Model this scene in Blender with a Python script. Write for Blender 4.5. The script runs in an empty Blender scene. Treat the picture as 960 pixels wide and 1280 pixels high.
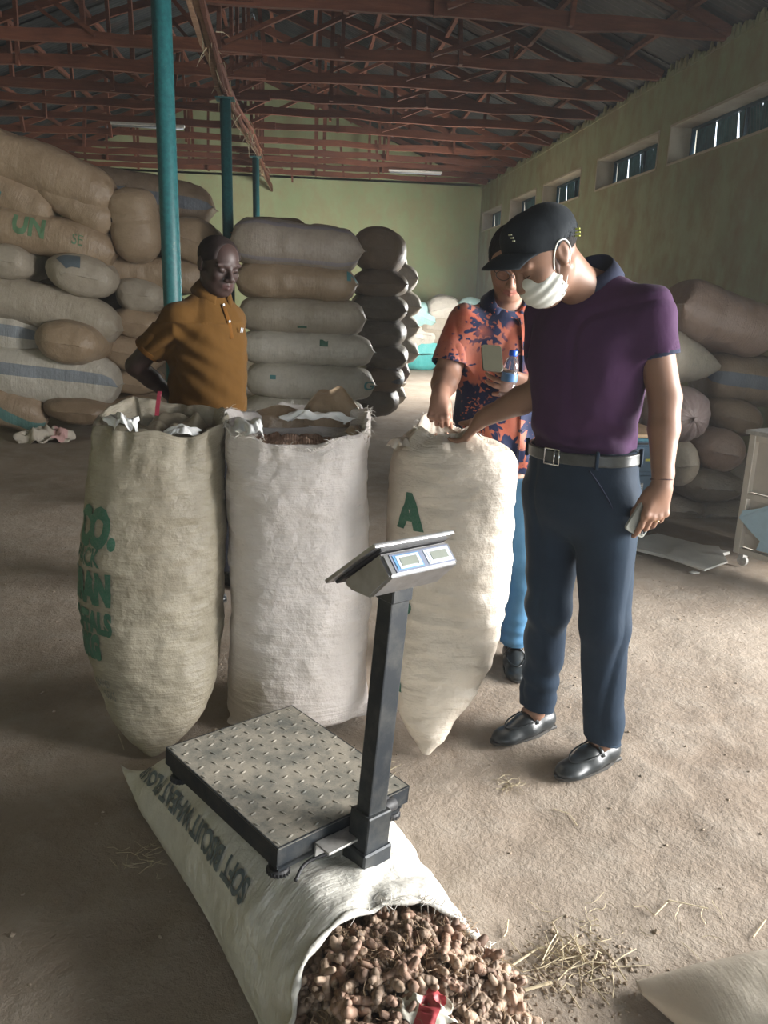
import bpy, bmesh, math, random
import numpy as np
from mathutils import Vector, Matrix, Euler
random.seed(7); RNG = np.random.default_rng(7)
PI = math.pi
scene = bpy.context.scene
COL = scene.collection

# ------------------------------------------------------------------ camera
# world: +Y runs down the length of the warehouse, +X towards the windowed wall, Z up, metres
CAM_H = 1.5
cam_d = bpy.data.cameras.new('camera'); cam = bpy.data.objects.new('camera', cam_d); COL.objects.link(cam)
CAM_R = np.array([[0.99504431, -0.00321438, -0.09938048], [-0.09512013, 0.26037935, -0.96080943], [0.02896503, 0.96550104, 0.25878324]])
_m = Matrix([list(r) for r in CAM_R]).to_4x4(); _m.translation = (0, 0, CAM_H)
cam.matrix_world = _m
cam_d.sensor_fit = 'VERTICAL'; cam_d.sensor_height = 36.0; cam_d.lens = 36.0 * 1000.0 / 1280.0
cam_d.clip_start = 0.05; cam_d.clip_end = 200
scene.camera = cam

# ------------------------------------------------------------------ world, daylight, exposure
w = bpy.data.worlds.new('world'); scene.world = w; w.use_nodes = True
_bg = w.node_tree.nodes['Background']; _bg.inputs[0].default_value = (0.80, 0.90, 1.0, 1); _bg.inputs[1].default_value = 4.0
def area(name, loc, target, sx, sy, power, color, spread=PI):
    d = bpy.data.lights.new(name, 'AREA'); d.shape = 'RECTANGLE'; d.size = sx; d.size_y = sy; d.energy = power; d.color = color
    d.spread = spread
    o = bpy.data.objects.new(name, d); COL.objects.link(o); o.location = loc
    o.rotation_euler = (Vector(target) - Vector(loc)).to_track_quat('-Z', 'Y').to_euler()
    return o
# daylight falling in through the wide loading door in the right wall, the far side door and the front gate
DAY = (1.0, 0.97, 0.93)
area('daylight_loading_door', (6.5, 1.45, 1.75), (0.1, 2.5, 0.6), 4.2, 2.4, 1650, DAY)
area('daylight_far_door', (4.5, 13.9, 1.6), (1.5, 14.6, 0.3), 2.8, 2.2, 800, DAY)
area('daylight_front_gate', (1.6, -4.6, 1.9), (0.2, 4.0, 0.9), 3.2, 2.8, 24, (0.93, 0.97, 1.0))
scene.view_settings.view_transform = 'Standard'; scene.view_settings.look = 'None'
scene.view_settings.exposure = 0.0; scene.view_settings.gamma = 1.0; scene.view_settings.use_curve_mapping = False
scene.cycles.use_denoising = True
scene.cycles.max_bounces = 8; scene.cycles.diffuse_bounces = 5; scene.cycles.glossy_bounces = 3
scene.cycles.transmission_bounces = 6; scene.cycles.sample_clamp_indirect = 6.0

# ------------------------------------------------------------------ helpers
def P(u, v, x=None, y=None, z=None):
    """point of the room seen at pixel u,v of the 960x1280 photograph on the plane x=, y= or z="""
    d = CAM_R @ np.array([(u - 480) / 1000.0, -(v - 640) / 1000.0, -1.0])
    if x is not None: t = x / d[0]
    elif y is not None: t = y / d[1]
    else: t = (z - CAM_H) / d[2]
    return Vector((t * d[0], t * d[1], CAM_H + t * d[2]))
V = Vector
def tag(o, label=None, cat=None, group=None, kind=None):
    if label: o['label'] = label
    if cat: o['category'] = cat
    if group: o['group'] = group
    if kind: o['kind'] = kind
    return o
def empty(name, loc=(0, 0, 0), rot=(0, 0, 0)):
    o = bpy.data.objects.new(name, None); COL.objects.link(o); o.location = loc; o.rotation_euler = rot
    o.empty_display_size = 0.1
    return o
def link(name, me, mats=None, parent=None, smooth=True):
    o = bpy.data.objects.new(name, me); COL.objects.link(o)
    if mats is not None:
        for m in (mats if isinstance(mats, (list, tuple)) else [mats]): me.materials.append(m)
    if smooth and len(me.polygons): me.polygons.foreach_set('use_smooth', np.ones(len(me.polygons), bool))
    if parent is not None: o.parent = parent
    return o
def mesh_from(name, verts, faces):
    me = bpy.data.meshes.new(name)
    verts = np.asarray(verts, np.float32)
    if isinstance(faces, np.ndarray):
        n, k = faces.shape
        me.vertices.add(len(verts)); me.vertices.foreach_set('co', verts.ravel())
        me.loops.add(n * k); me.loops.foreach_set('vertex_index', faces.astype(np.int32).ravel())
        me.polygons.add(n); me.polygons.foreach_set('loop_start', np.arange(0, n * k, k, dtype=np.int32))
        me.update(calc_edges=True); me.validate()
    else:
        me.from_pydata(verts.tolist(), [], faces); me.update()
    return me
def finish(bm, name, mat, parent=None, smooth=False):
    me = bpy.data.meshes.new(name); bmesh.ops.recalc_face_normals(bm, faces=bm.faces); bm.to_mesh(me); bm.free()
    return link(name, me, mat, parent, smooth)
def auto(o, ang=35):
    """smooth shading with sharp creases"""
    me = o.data; bm = bmesh.new(); bm.from_mesh(me)
    for f in bm.faces: f.smooth = True
    a = math.radians(ang)
    for e in bm.edges: e.smooth = not (len(e.link_faces) == 2 and e.calc_face_angle(0) > a)
    bm.to_mesh(me); bm.free(); return o
def frame_mat(ax, az, o=(0, 0, 0)):
    """matrix whose X runs along ax and Z roughly along az"""
    x = V(ax).normalized(); z = V(az); y = z.cross(x).normalized(); z = x.cross(y)
    return Matrix(((x.x, y.x, z.x, o[0]), (x.y, y.y, z.y, o[1]), (x.z, y.z, z.z, o[2]), (0, 0, 0, 1)))
def bm_box(bm, c, s, M=None, bev=0.0, seg=1):
    r = bmesh.ops.create_cube(bm, size=1.0)
    vs = r['verts']
    bmesh.ops.scale(bm, vec=s, verts=vs); bmesh.ops.translate(bm, vec=c, verts=vs)
    if M is not None: bmesh.ops.transform(bm, matrix=M, verts=vs)
    if bev:
        es = list({e for v in vs for e in v.link_edges})
        r = bmesh.ops.bevel(bm, geom=es, offset=bev, segments=seg, affect='EDGES', profile=0.6)
        vs = [v for v in r['verts']]
    return vs
def bm_bar(bm, a, b, w, h, up=(0, 0, 1), bev=0.0, jit=0.0, rnd=None):
    """rectangular bar from a to b; jit > 0 makes a rough sawn pole"""
    a, b = V(a), V(b); L = (b - a).length
    M = frame_mat(b - a, up, a)
    if jit == 0: return bm_box(bm, (L / 2, 0, 0), (L, w, h), M, bev)
    rnd = rnd or random; n = max(2, int(L / 0.45)); rings = []
    for i in range(n + 1):
        x = L * i / n; dy, dz = rnd.uniform(-jit, jit), rnd.uniform(-jit, jit); k = rnd.uniform(.85, 1.1)
        if i in (0, n): dy = dz = 0
        rings.append([bm.verts.new(M @ V((x, dy + sy * w / 2 * k, dz + sz * h / 2 * k))) for sy, sz in ((-1, -1), (1, -1), (1, 1), (-1, 1))])
    for r0, r1 in zip(rings, rings[1:]):
        for k in range(4): bm.faces.new((r0[k], r0[(k + 1) % 4], r1[(k + 1) % 4], r1[k]))
    bm.faces.new(rings[0]); bm.faces.new(rings[-1][::-1])
def bm_tube(bm, pts, rad, seg=8, cap=True, flat=1.0, up=(0, 0, 1)):
    pts = [V(p) for p in pts]; n = len(pts)
    rads = rad if isinstance(rad, (list, tuple)) else [rad] * n
    rings = []; prev = None
    for i, p in enumerate(pts):
        t = (pts[min(i + 1, n - 1)] - pts[max(i - 1, 0)])
        if t.length < 1e-9: t = V((0, 0, 1))
        t.normalize()
        if prev is None:
            u = V(up)
            if abs(u.dot(t)) > .95: u = V((1, 0, 0))
            s = t.cross(u).normalized()
        else: s = (prev - t * prev.dot(t)).normalized()
        prev = s; q = t.cross(s)
        rings.append([bm.verts.new(p + (s * math.cos(a) + q * math.sin(a) * flat) * rads[i]) for a in [2 * PI * k / seg for k in range(seg)]])
    for r0, r1 in zip(rings, rings[1:]):
        for k in range(seg): bm.faces.new((r0[k], r0[(k + 1) % seg], r1[(k + 1) % seg], r1[k]))
    if cap: bm.faces.new(rings[0][::-1]); bm.faces.new(rings[-1])
def bm_lathe(bm, prof, seg=24, M=None):
    rings = []
    for r, z in prof:
        rings.append([bm.verts.new((M or Matrix()) @ V((r * math.cos(2 * PI * k / seg), r * math.sin(2 * PI * k / seg), z))) for k in range(seg)])
    for r0, r1 in zip(rings, rings[1:]):
        for k in range(seg): bm.faces.new((r0[k], r0[(k + 1) % seg], r1[(k + 1) % seg], r1[k]))
    bm.faces.new(rings[0][::-1]); bm.faces.new(rings[-1])
def box_obj(name, c, s, mat, parent=None, M=None, bev=0.0):
    bm = bmesh.new(); bm_box(bm, c, s, M, bev); return finish(bm, name, mat, parent)
def tube_obj(name, pts, rad, mat, parent=None, seg=8, **k):
    bm = bmesh.new(); bm_tube(bm, pts, rad, seg, **k); return finish(bm, name, mat, parent, True)
def bez(pts, n=12):
    """smooth polyline through control points (catmull-rom)"""
    pts = [V(p) for p in pts]; out = []
    q = [2 * pts[0] - pts[1]] + pts + [2 * pts[-1] - pts[-2]]
    for i in range(len(pts) - 1):
        p0, p1, p2, p3 = q[i:i + 4]
        for k in range(n):
            t = k / n
            out.append(.5 * ((2 * p1) + (p2 - p0) * t + (2 * p0 - 5 * p1 + 4 * p2 - p3) * t * t + (3 * p1 - p0 - 3 * p2 + p3) * t ** 3))
    out.append(pts[-1]); return out

# value noise on arrays of points
_LAT = RNG.random((32, 32, 32)).astype(np.float32)
def vnoise(p, s=1.0, seed=0):
    q = np.asarray(p, np.float32) * s + seed * 7.31
    i = np.floor(q).astype(np.int64); f = q - i; f = f * f * (3 - 2 * f)
    i0 = i % 32; i1 = (i + 1) % 32
    def L(a, b, c): return _LAT[a, b, c]
    x0, y0, z0 = i0[..., 0], i0[..., 1], i0[..., 2]; x1, y1, z1 = i1[..., 0], i1[..., 1], i1[..., 2]
    fx, fy, fz = f[..., 0], f[..., 1], f[..., 2]
    a = L(x0, y0, z0) * (1 - fx) + L(x1, y0, z0) * fx; b = L(x0, y1, z0) * (1 - fx) + L(x1, y1, z0) * fx
    c = L(x0, y0, z1) * (1 - fx) + L(x1, y0, z1) * fx; d = L(x0, y1, z1) * (1 - fx) + L(x1, y1, z1) * fx
    return ((a * (1 - fy) + b * fy) * (1 - fz) + (c * (1 - fy) + d * fy) * fz) * 2 - 1
def fbm(p, s=1.0, seed=0, oct=3):
    r = 0; a = 1.0
    for k in range(oct): r = r + a * vnoise(p, s * 2 ** k, seed + k * 3); a *= .5
    return r

# ------------------------------------------------------------------ signed-distance sculpting, turned into one continuous surface
def axis_coords(lo, hi, h, fine=()):
    """spacing h, or hf inside each (a, b, hf) band"""
    xs = [lo]
    while xs[-1] < hi:
        s = h
        for a, b, hf in fine:
            if a <= xs[-1] <= b: s = min(s, hf)
        xs.append(xs[-1] + s)
    return np.array(xs, np.float32)
class Field:
    def __init__(s, lo, hi, h, fx=(), fy=(), fz=()):
        s.c = [axis_coords(lo[i], hi[i], h if np.isscalar(h) else h[i], f) for i, f in enumerate((fx, fy, fz))]
        s.F = np.full([len(c) for c in s.c], 1.0, np.float32)
    def box(s, lo, hi, m):
        sl = []
        for i in range(3):
            a = max(0, np.searchsorted(s.c[i], lo[i] - m) - 2); b = min(len(s.c[i]), np.searchsorted(s.c[i], hi[i] + m) + 2)
            sl.append(slice(a, b))
        X = s.c[0][sl[0]][:, None, None]; Y = s.c[1][sl[1]][None, :, None]; Z = s.c[2][sl[2]][None, None, :]
        return tuple(sl), X, Y, Z
    def put(s, sl, d, k, op='u'):
        F = s.F[sl]
        if op == 'u':
            h = np.maximum(k - np.abs(F - d), 0); s.F[sl] = np.minimum(F, d) - h * h / (4 * k)
        elif op == 's':
            d = -d; h = np.maximum(k - np.abs(F - d), 0); s.F[sl] = np.maximum(F, d) + h * h / (4 * k)
        elif op == 'i':
            h = np.maximum(k - np.abs(F - d), 0); s.F[sl] = np.maximum(F, d) + h * h / (4 * k)
    def cap(s, a, b, ra, rb=None, k=.02, op='u', flat=None):
        """tapered capsule; flat=(dir, factor) squeezes it along dir"""
        rb = ra if rb is None else rb; a = np.array(a, np.float32); b = np.array(b, np.float32)
        r = max(ra, rb); sl, X, Y, Z = s.box(np.minimum(a, b) - r, np.maximum(a, b) + r, k + .01)
        ba = b - a; L2 = float(ba @ ba) + 1e-12
        px, py, pz = X - a[0], Y - a[1], Z - a[2]
        t = np.clip((px * ba[0] + py * ba[1] + pz * ba[2]) / L2, 0, 1)
        dx, dy, dz = px - t * ba[0], py - t * ba[1], pz - t * ba[2]
        q = dx * dx + dy * dy + dz * dz
        if flat is not None:
            n = np.array(flat[0], float); n /= np.linalg.norm(n); dd = dx * n[0] + dy * n[1] + dz * n[2]
            q = q + dd * dd * (1 / flat[1] ** 2 - 1)
        s.put(sl, np.sqrt(q) - (ra + (rb - ra) * t), k, op)
    def chain(s, pts, rads, k=.02, op='u'):
        for i in range(len(pts) - 1): s.cap(pts[i], pts[i + 1], rads[i], rads[i + 1], k, op)
    def ell(s, c, r, R=None, k=.02, op='u'):
        c = np.array(c, np.float32); m = max(r); sl, X, Y, Z = s.box(c - m, c + m, k + .01)
        px, py, pz = X - c[0], Y - c[1], Z - c[2]
        if R is not None:
            R = np.array(R, float)  # columns are the ellipsoid's axes
            px, py, pz = (px * R[0, j] + py * R[1, j] + pz * R[2, j] for j in range(3))
        q = np.sqrt((px / r[0]) ** 2 + (py / r[1]) ** 2 + (pz / r[2]) ** 2)
        g = np.sqrt((px / r[0] ** 2) ** 2 + (py / r[1] ** 2) ** 2 + (pz / r[2] ** 2) ** 2) + 1e-9
        s.put(sl, q * (q - 1) / g, k, op)
    def loft(s, secs, k=.02, op='u', p=2.0, grow=0.0, z0=None, z1=None):
        """horizontal sections (z, cx, cy, rx, ry, angle); rx along the angle direction"""
        secs = sorted(secs); S = np.array(secs, float); m = max(S[:, 3].max(), S[:, 4].max()) + abs(grow)
        zl = S[0, 0] if z0 is None else z0; zh = S[-1, 0] if z1 is None else z1
        sl, X, Y, Z = s.box((S[:, 1].min() - m, S[:, 2].min() - m, zl), (S[:, 1].max() + m, S[:, 2].max() + m, zh), k + .01)
        z = Z.ravel(); cub = lambda c: np.interp(z, S[:, 0], c)
        def sm(c):
            zz = np.linspace(S[0, 0], S[-1, 0], 200); v = np.interp(zz, S[:, 0], c); kk = np.hanning(15); kk /= kk.sum()
            v = np.convolve(np.pad(v, 7, mode='edge'), kk, 'valid'); return np.interp(z, zz, v)
        cx, cy, rx, ry, an = (sm(S[:, j])[None, None, :] for j in range(1, 6))
        rx = rx + grow; ry = ry + grow
        dx, dy = X - cx, Y - cy; ca, sa = np.cos(an), np.sin(an)
        u = (dx * ca + dy * sa) / rx; v = (-dx * sa + dy * ca) / ry
        q = (np.abs(u) ** p + np.abs(v) ** p) ** (1 / p); g = np.sqrt((u / rx) ** 2 + (v / ry) ** 2) / np.maximum(q, 1e-6) + 1e-6
        d = (q - 1) / g
        d = np.maximum(d, np.maximum(zl - Z, Z - zh))
        s.put(sl, d.astype(np.float32), k, op)
    def half(s, pt, n, k=.004, lo=None, hi=None):
        """cut away everything on the side n points to, optionally only inside a box"""
        n = np.array(n, float); n /= np.linalg.norm(n)
        lo = [c[0] for c in s.c] if lo is None else lo; hi = [c[-1] for c in s.c] if hi is None else hi
        sl, X, Y, Z = s.box(lo, hi, 0)
        s.put(sl, ((X - pt[0]) * n[0] + (Y - pt[1]) * n[1] + (Z - pt[2]) * n[2]).astype(np.float32), k, 'i')
    def mesh(s, name, disp=None, smooth=1):
        F = s.F; nx, ny, nz = F.shape; sg = F < 0
        cnt = np.zeros((nx - 1, ny - 1, nz - 1), np.uint8)
        for a in (0, 1):
            for b in (0, 1):
                for c in (0, 1): cnt += sg[a:nx - 1 + a, b:ny - 1 + b, c:nz - 1 + c]
        I, J, K = np.nonzero((cnt > 0) & (cnt < 8))
        idx = np.full(cnt.shape, -1, np.int32); idx[I, J, K] = np.arange(len(I))
        corner = {}
        for a in (0, 1):
            for b in (0, 1):
                for c in (0, 1): corner[a, b, c] = F[I + a, J + b, K + c]
        acc = np.zeros((len(I), 3)); num = np.zeros(len(I))
        for ax in range(3):
            o = [i for i in range(3) if i != ax]
            for p in (0, 1):
                for q in (0, 1):
                    k0 = [0, 0, 0]; k0[o[0]] = p; k0[o[1]] = q; k1 = list(k0); k1[ax] = 1
                    f0, f1 = corner[tuple(k0)], corner[tuple(k1)]; m = (f0 < 0) != (f1 < 0)
                    t = np.where(m, f0 / np.where(m, f0 - f1, 1), 0)
                    pt = np.array([k0] * len(I), float) if len(I) else np.zeros((0, 3)); pt[:, ax] = t
                    acc += pt * m[:, None]; num += m
        loc = acc / num[:, None]
        vs = np.empty((len(I), 3))
        for a, G in enumerate((I, J, K)):
            c = s.c[a]; vs[:, a] = c[G] + loc[:, a] * (c[G + 1] - c[G])
        quads = []
        for ax in range(3):
            o = [(1, 2), (2, 0), (0, 1)][ax]
            A = [slice(None)] * 3; B = [slice(None)] * 3; A[ax] = slice(0, -1); B[ax] = slice(1, None)
            sa, sb = sg[tuple(A)], sg[tuple(B)]
            for flip, m in ((False, sa & ~sb), (True, ~sa & sb)):
                G = list(np.nonzero(m)); ok = (G[o[0]] > 0) & (G[o[1]] > 0) & (G[o[0]] < F.shape[o[0]] - 1) & (G[o[1]] < F.shape[o[1]] - 1)
                G = [g[ok] for g in G]; q = []
                for d0, d1 in ((-1, -1), (0, -1), (0, 0), (-1, 0)):
                    H = [g.copy() for g in G]; H[o[0]] += d0; H[o[1]] += d1; q.append(idx[H[0], H[1], H[2]])
                q = np.stack(q, 1); quads.append(q[:, ::-1] if flip else q)
        fs = np.concatenate(quads); fs = fs[(fs >= 0).all(1)]
        e = np.concatenate([fs[:, [0, 1]], fs[:, [1, 2]], fs[:, [2, 3]], fs[:, [3, 0]]])
        for _ in range(smooth):
            n_ = np.zeros(len(vs)); a_ = np.zeros_like(vs)
            for j in range(3): a_[:, j] = np.bincount(e[:, 0], vs[e[:, 1], j], len(vs))
            n_ = np.bincount(e[:, 0], minlength=len(vs)); vs = vs + .5 * (a_ / np.maximum(n_, 1)[:, None] - vs) * (n_ > 0)[:, None]
        if disp is not None:
            nr = np.cross(vs[fs[:, 2]] - vs[fs[:, 0]], vs[fs[:, 3]] - vs[fs[:, 1]]); N = np.zeros_like(vs)
            for c in range(4):
                for j in range(3): N[:, j] += np.bincount(fs[:, c], nr[:, j], len(vs))
            N /= np.linalg.norm(N, axis=1)[:, None] + 1e-12
            vs = vs + N * disp(vs, N)[:, None]
        return mesh_from(name, vs, fs)

# ------------------------------------------------------------------ materials
class NT:
    def __init__(s, name):
        s.m = bpy.data.materials.new(name); s.m.use_nodes = True; s.t = s.m.node_tree; s.n = s.t.nodes; s.l = s.t.links
        s.b = s.n['Principled BSDF']; s.tc = s.n.new('ShaderNodeTexCoord'); s.co = s.tc.outputs['Object']
    def node(s, t, **k):
        n = s.n.new(t)
        for a, v in k.items(): setattr(n, a, v)
        return n
    def put(s, n, **ins):
        for a, v in ins.items():
            a = a.replace('_', ' ')
            if hasattr(v, 'node'): s.l.new(v, n.inputs[a])
            else: n.inputs[a].default_value = v
        return n
    def map(s, scale=(1, 1, 1), loc=(0, 0, 0), rot=(0, 0, 0), src=None):
        m = s.node('ShaderNodeMapping'); s.l.new(src or s.co, m.inputs[0]); m.inputs['Scale'].default_value = scale
        m.inputs['Location'].default_value = loc; m.inputs['Rotation'].default_value = rot; return m.outputs[0]
    def noise(s, sc=5, det=3, rough=.55, src=None, dist=0.0):
        n = s.node('ShaderNodeTexNoise'); s.l.new(src or s.co, n.inputs['Vector']); s.put(n, Scale=sc, Detail=det, Roughness=rough, Distortion=dist); return n.outputs[0]
    def wave(s, sc=5, dist=0, src=None, dir='X', kind='BANDS', det=2):
        n = s.node('ShaderNodeTexWave', bands_direction=dir, wave_type=kind); s.l.new(src or s.co, n.inputs['Vector']); s.put(n, Scale=sc, Distortion=dist, Detail=det); return n.outputs[1]
    def vor(s, sc=5, src=None, feat='F1', out=0, rnd=1.0):
        n = s.node('ShaderNodeTexVoronoi', feature=feat); s.l.new(src or s.co, n.inputs['Vector']); s.put(n, Scale=sc, Randomness=rnd); return n.outputs[out]
    def ramp(s, fac, stops, mode='LINEAR'):
        n = s.node('ShaderNodeValToRGB'); s.l.new(fac, n.inputs[0]); e = n.color_ramp.elements; n.color_ramp.interpolation = mode
        while len(e) < len(stops): e.new(.5)
        for i, (p, c) in enumerate(stops):
            e[i].position = p; e[i].color = (c, c, c, 1) if np.isscalar(c) else tuple(c) + (1,)
        return n.outputs[0]
    def mix(s, f, a, b, mode='MIX'):
        n = s.node('ShaderNodeMix', data_type='RGBA', blend_type=mode)
        for i, v in ((0, f), (6, a), (7, b)):
            if hasattr(v, 'node'): s.l.new(v, n.inputs[i])
            else: n.inputs[i].default_value = v if np.isscalar(v) and i == 0 else ((v, v, v, 1) if np.isscalar(v) else tuple(v) + (1,))
        return n.outputs[2]
    def math(s, op, a, b=0.0, c=None):
        n = s.node('ShaderNodeMath', operation=op)
        for i, v in enumerate((a, b) if c is None else (a, b, c)):
            if hasattr(v, 'node'): s.l.new(v, n.inputs[i])
            else: n.inputs[i].default_value = v
        return n.outputs[0]
    def sep(s, src=None):
        n = s.node('ShaderNodeSeparateXYZ'); s.l.new(src or s.co, n.inputs[0]); return n.outputs
    def bump(s, h, strength=.3, dist=.01, prev=None):
        n = s.node('ShaderNodeBump'); s.l.new(h, n.inputs['Height']); s.put(n, Strength=strength, Distance=dist)
        if prev: s.l.new(prev, n.inputs['Normal'])
        return n.outputs[0]
    def done(s, color=None, rough=.6, metal=0.0, normal=None, **k):
        b = s.b
        if color is not None:
            if hasattr(color, 'node'): s.l.new(color, b.inputs['Base Color'])
            else: b.inputs['Base Color'].default_value = tuple(color) + (1,)
        if hasattr(rough, 'node'): s.l.new(rough, b.inputs['Roughness'])
        else: b.inputs['Roughness'].default_value = rough
        b.inputs['Metallic'].default_value = metal
        if normal is not None: s.l.new(normal, b.inputs['Normal'])
        for a, v in k.items():
            a = a.replace('_', ' ')
            if hasattr(v, 'node'): s.l.new(v, b.inputs[a])
            else: b.inputs[a].default_value = v
        return s.m
def plain(name, c, rough=.6, metal=0.0, var=.12, sc=20, bump=0.0, **k):
    t = NT(name); n = t.noise(sc, 3)
    col = t.mix(t.ramp(n, [(.3, 0.0), (.7, 1.0)]), [x * (1 - var) for x in c], [min(1, x * (1 + var)) for x in c])
    return t.done(col, rough, metal, t.bump(n, bump, .005) if bump else None, **k)

M = {}
def mat_floor():
    t = NT('packed_earth'); big = t.noise(.7, 5, .6); mid = t.noise(5, 6, .65); fine = t.noise(60, 4, .7); grit = t.noise(220, 2, .6)
    c = t.mix(t.ramp(big, [(.35, 0), (.65, 1)]), (.245, .19, .142), (.355, .295, .235))
    c = t.mix(t.math('MULTIPLY', t.ramp(mid, [(.45, 0), (.75, 1)]), .55), c, (.42, .37, .31))
    c = t.mix(t.math('MULTIPLY', t.ramp(fine, [(.55, 0), (.8, 1)]), .35), c, (.13, .095, .07))
    n1 = t.bump(mid, .5, .03); n2 = t.bump(fine, .45, .008, n1); n3 = t.bump(grit, .35, .003, n2)
    return t.done(c, .92, 0, n3)
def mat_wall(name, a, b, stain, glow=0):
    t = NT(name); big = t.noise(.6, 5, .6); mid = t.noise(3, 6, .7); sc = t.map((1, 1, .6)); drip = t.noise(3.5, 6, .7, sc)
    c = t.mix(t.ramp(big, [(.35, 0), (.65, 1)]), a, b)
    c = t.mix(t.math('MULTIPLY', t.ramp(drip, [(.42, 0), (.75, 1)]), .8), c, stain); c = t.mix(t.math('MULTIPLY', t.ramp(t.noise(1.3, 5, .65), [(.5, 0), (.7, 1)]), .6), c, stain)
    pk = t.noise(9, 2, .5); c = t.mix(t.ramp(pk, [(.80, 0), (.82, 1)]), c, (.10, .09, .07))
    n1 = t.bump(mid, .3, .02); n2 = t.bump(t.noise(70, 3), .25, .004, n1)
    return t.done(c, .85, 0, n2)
M['floor'] = mat_floor()
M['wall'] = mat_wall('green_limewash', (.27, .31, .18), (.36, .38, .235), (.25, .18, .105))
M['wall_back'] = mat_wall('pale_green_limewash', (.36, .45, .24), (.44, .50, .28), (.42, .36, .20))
M['reveal'] = mat_wall('cream_reveal', (.46, .42, .32), (.52, .48, .38), (.35, .28, .2))
def mat_wood(name, a, b, sc=1.0):
    t = NT(name); co = t.map((3 * sc, 30 * sc, 30 * sc)); n = t.noise(1.0, 5, .65, co, .4); m = t.noise(1.3, 3)
    info = t.node('ShaderNodeObjectInfo')
    c = t.mix(t.ramp(n, [(.3, 0), (.7, 1)]), a, b); c = t.mix(t.math('MULTIPLY', t.ramp(m, [(.4, 0), (.7, 1)]), .5), c, [x * .45 for x in a])
    v = t.math('MULTIPLY_ADD', info.outputs['Random'], .5, .75); c = t.mix(1.0, c, v, 'MULTIPLY')
    return t.done(c, .8, 0, t.bump(n, .5, .01))
M['wood'] = mat_wood('red_brown_timber', (.120, .038, .020), (.21, .074, .036))
M['wood_pale'] = mat_wood('pale_split_timber', (.30, .17, .10), (.48, .30, .19))
def mat_sheet():
    t = NT('weathered_iron_sheet'); n = t.noise(4, 5, .6); m = t.noise(1.1, 3)
    c = t.mix(t.ramp(n, [(.35, 0), (.7, 1)]), (.026, .032, .034), (.058, .068, .070)); c = t.mix(t.ramp(m, [(.55, 0), (.7, 1)]), c, (.09, .05, .035))
    return t.done(c, .6, .35, t.bump(n, .2, .01))
M['sheet'] = mat_sheet()
t = NT('teal_pole_paint'); n = t.noise(40, 4, .7); c = t.mix(t.ramp(n, [(.35, 0), (.7, 1)]), (.010, .078, .086), (.020, .135, .14)); c = t.mix(t.ramp(t.noise(14, 5, .7), [(.66, 0), (.7, 1)]), c, (.10, .16, .15))
M['teal'] = t.done(c, .5, .0, t.bump(n, .2, .003))
M['shutter'] = plain('blue_shutter_paint', (.07, .20, .27), .45, .4, .25, 12)
M['shutter_dark'] = plain('dark_blue_bar', (.03, .08, .11), .5, .4)

def mat_sack(name, base, tint, dirt=.35, weave=1.0, stripes=(), gloss=.42, axis=1, mottle=.6, ghost=0.0, wr=.55):
    """woven polypropylene. Generated UVs: u around the girth, v along the length. stripes: (u centre, half width, colour)"""
    t = NT(name); uv = t.tc.outputs['UV']; x, y, z = t.sep(uv)
    n = t.noise(3.2, 5, .6); f = t.noise(26, 4, .65)
    c = t.mix(t.ramp(n, [(.3, 0), (.7, 1)]), base, tint)
    c = t.mix(t.math('MULTIPLY', t.ramp(f, [(.42, 0), (.75, 1)]), mottle), c, [v * .72 for v in tint])
    c = t.mix(t.math('MULTIPLY', t.ramp(t.noise(1.9, 4, .7), [(.52, 0), (.72, 1)]), dirt), c, (base[0] * .5, base[1] * .42, base[2] * .34))
    for u0, hw, col in stripes:
        d = t.math('ABSOLUTE', t.math('SUBTRACT', x, u0)); msk = t.math('LESS_THAN', d, hw)
        c = t.mix(t.math('MULTIPLY', msk, .8), c, col)
    mp = t.map((260 * weave, 190 * weave, 1), src=uv)
    wv = t.math('ADD', t.wave(1.0, 0, mp, 'X'), t.wave(1.0, 0, mp, 'Y'))
    b1 = t.bump(t.noise(9, 5, .6, t.map((1, 1, 1), src=t.co)), wr, .03)
    ring = t.noise(1.0, 3, .6, t.map((9, 62, 1), src=uv)); b1 = t.bump(ring, wr * .9, .012, b1)
    b2 = t.bump(f, .25, .006, b1); b3 = t.bump(wv, .18, .0015, b2)
    return t.done(c, gloss, 0, b3, Specular_IOR_Level=.5)
GREYB = (.17, .21, .26); TEALB = (.06, .22, .22); DARKB = (.06, .08, .09)
M['sk_white'] = mat_sack('sack_offwhite', (0.552, 0.513, 0.447), (0.607, 0.567, 0.49), .15, stripes=())
M['sk_white_str'] = mat_sack('sack_offwhite_striped', (0.515, 0.477, 0.413), (0.57, 0.531, 0.456), .25, stripes=((.47, .028, GREYB),))
M['sk_grey'] = mat_sack('sack_grey', (0.37, 0.319, 0.25), (0.44, 0.386, 0.304), .3)
M['sk_grey_str'] = mat_sack('sack_grey_striped', (0.37, 0.311, 0.257), (0.422, 0.361, 0.296), .3, stripes=((.36, .022, (.26, .24, .28)), (.60, .018, (.30, .28, .31))))
M['sk_tan'] = mat_sack('sack_tan', (0.326, 0.235, 0.152), (0.405, 0.302, 0.203), .4, gloss=.35)
M['sk_tan_str'] = mat_sack('sack_tan_striped', (0.317, 0.231, 0.156), (0.387, 0.29, 0.203), .4, stripes=((.52, .035, TEALB),), gloss=.35)
M['sk_brown'] = mat_sack('sack_brown', (0.22, 0.155, 0.101), (0.29, 0.21, 0.14), .5, gloss=.4)
M['sk_brown_str'] = mat_sack('sack_brown_striped', (0.211, 0.155, 0.105), (0.273, 0.202, 0.14), .5, stripes=((.5, .03, (.10, .13, .17)),), gloss=.4)
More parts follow.
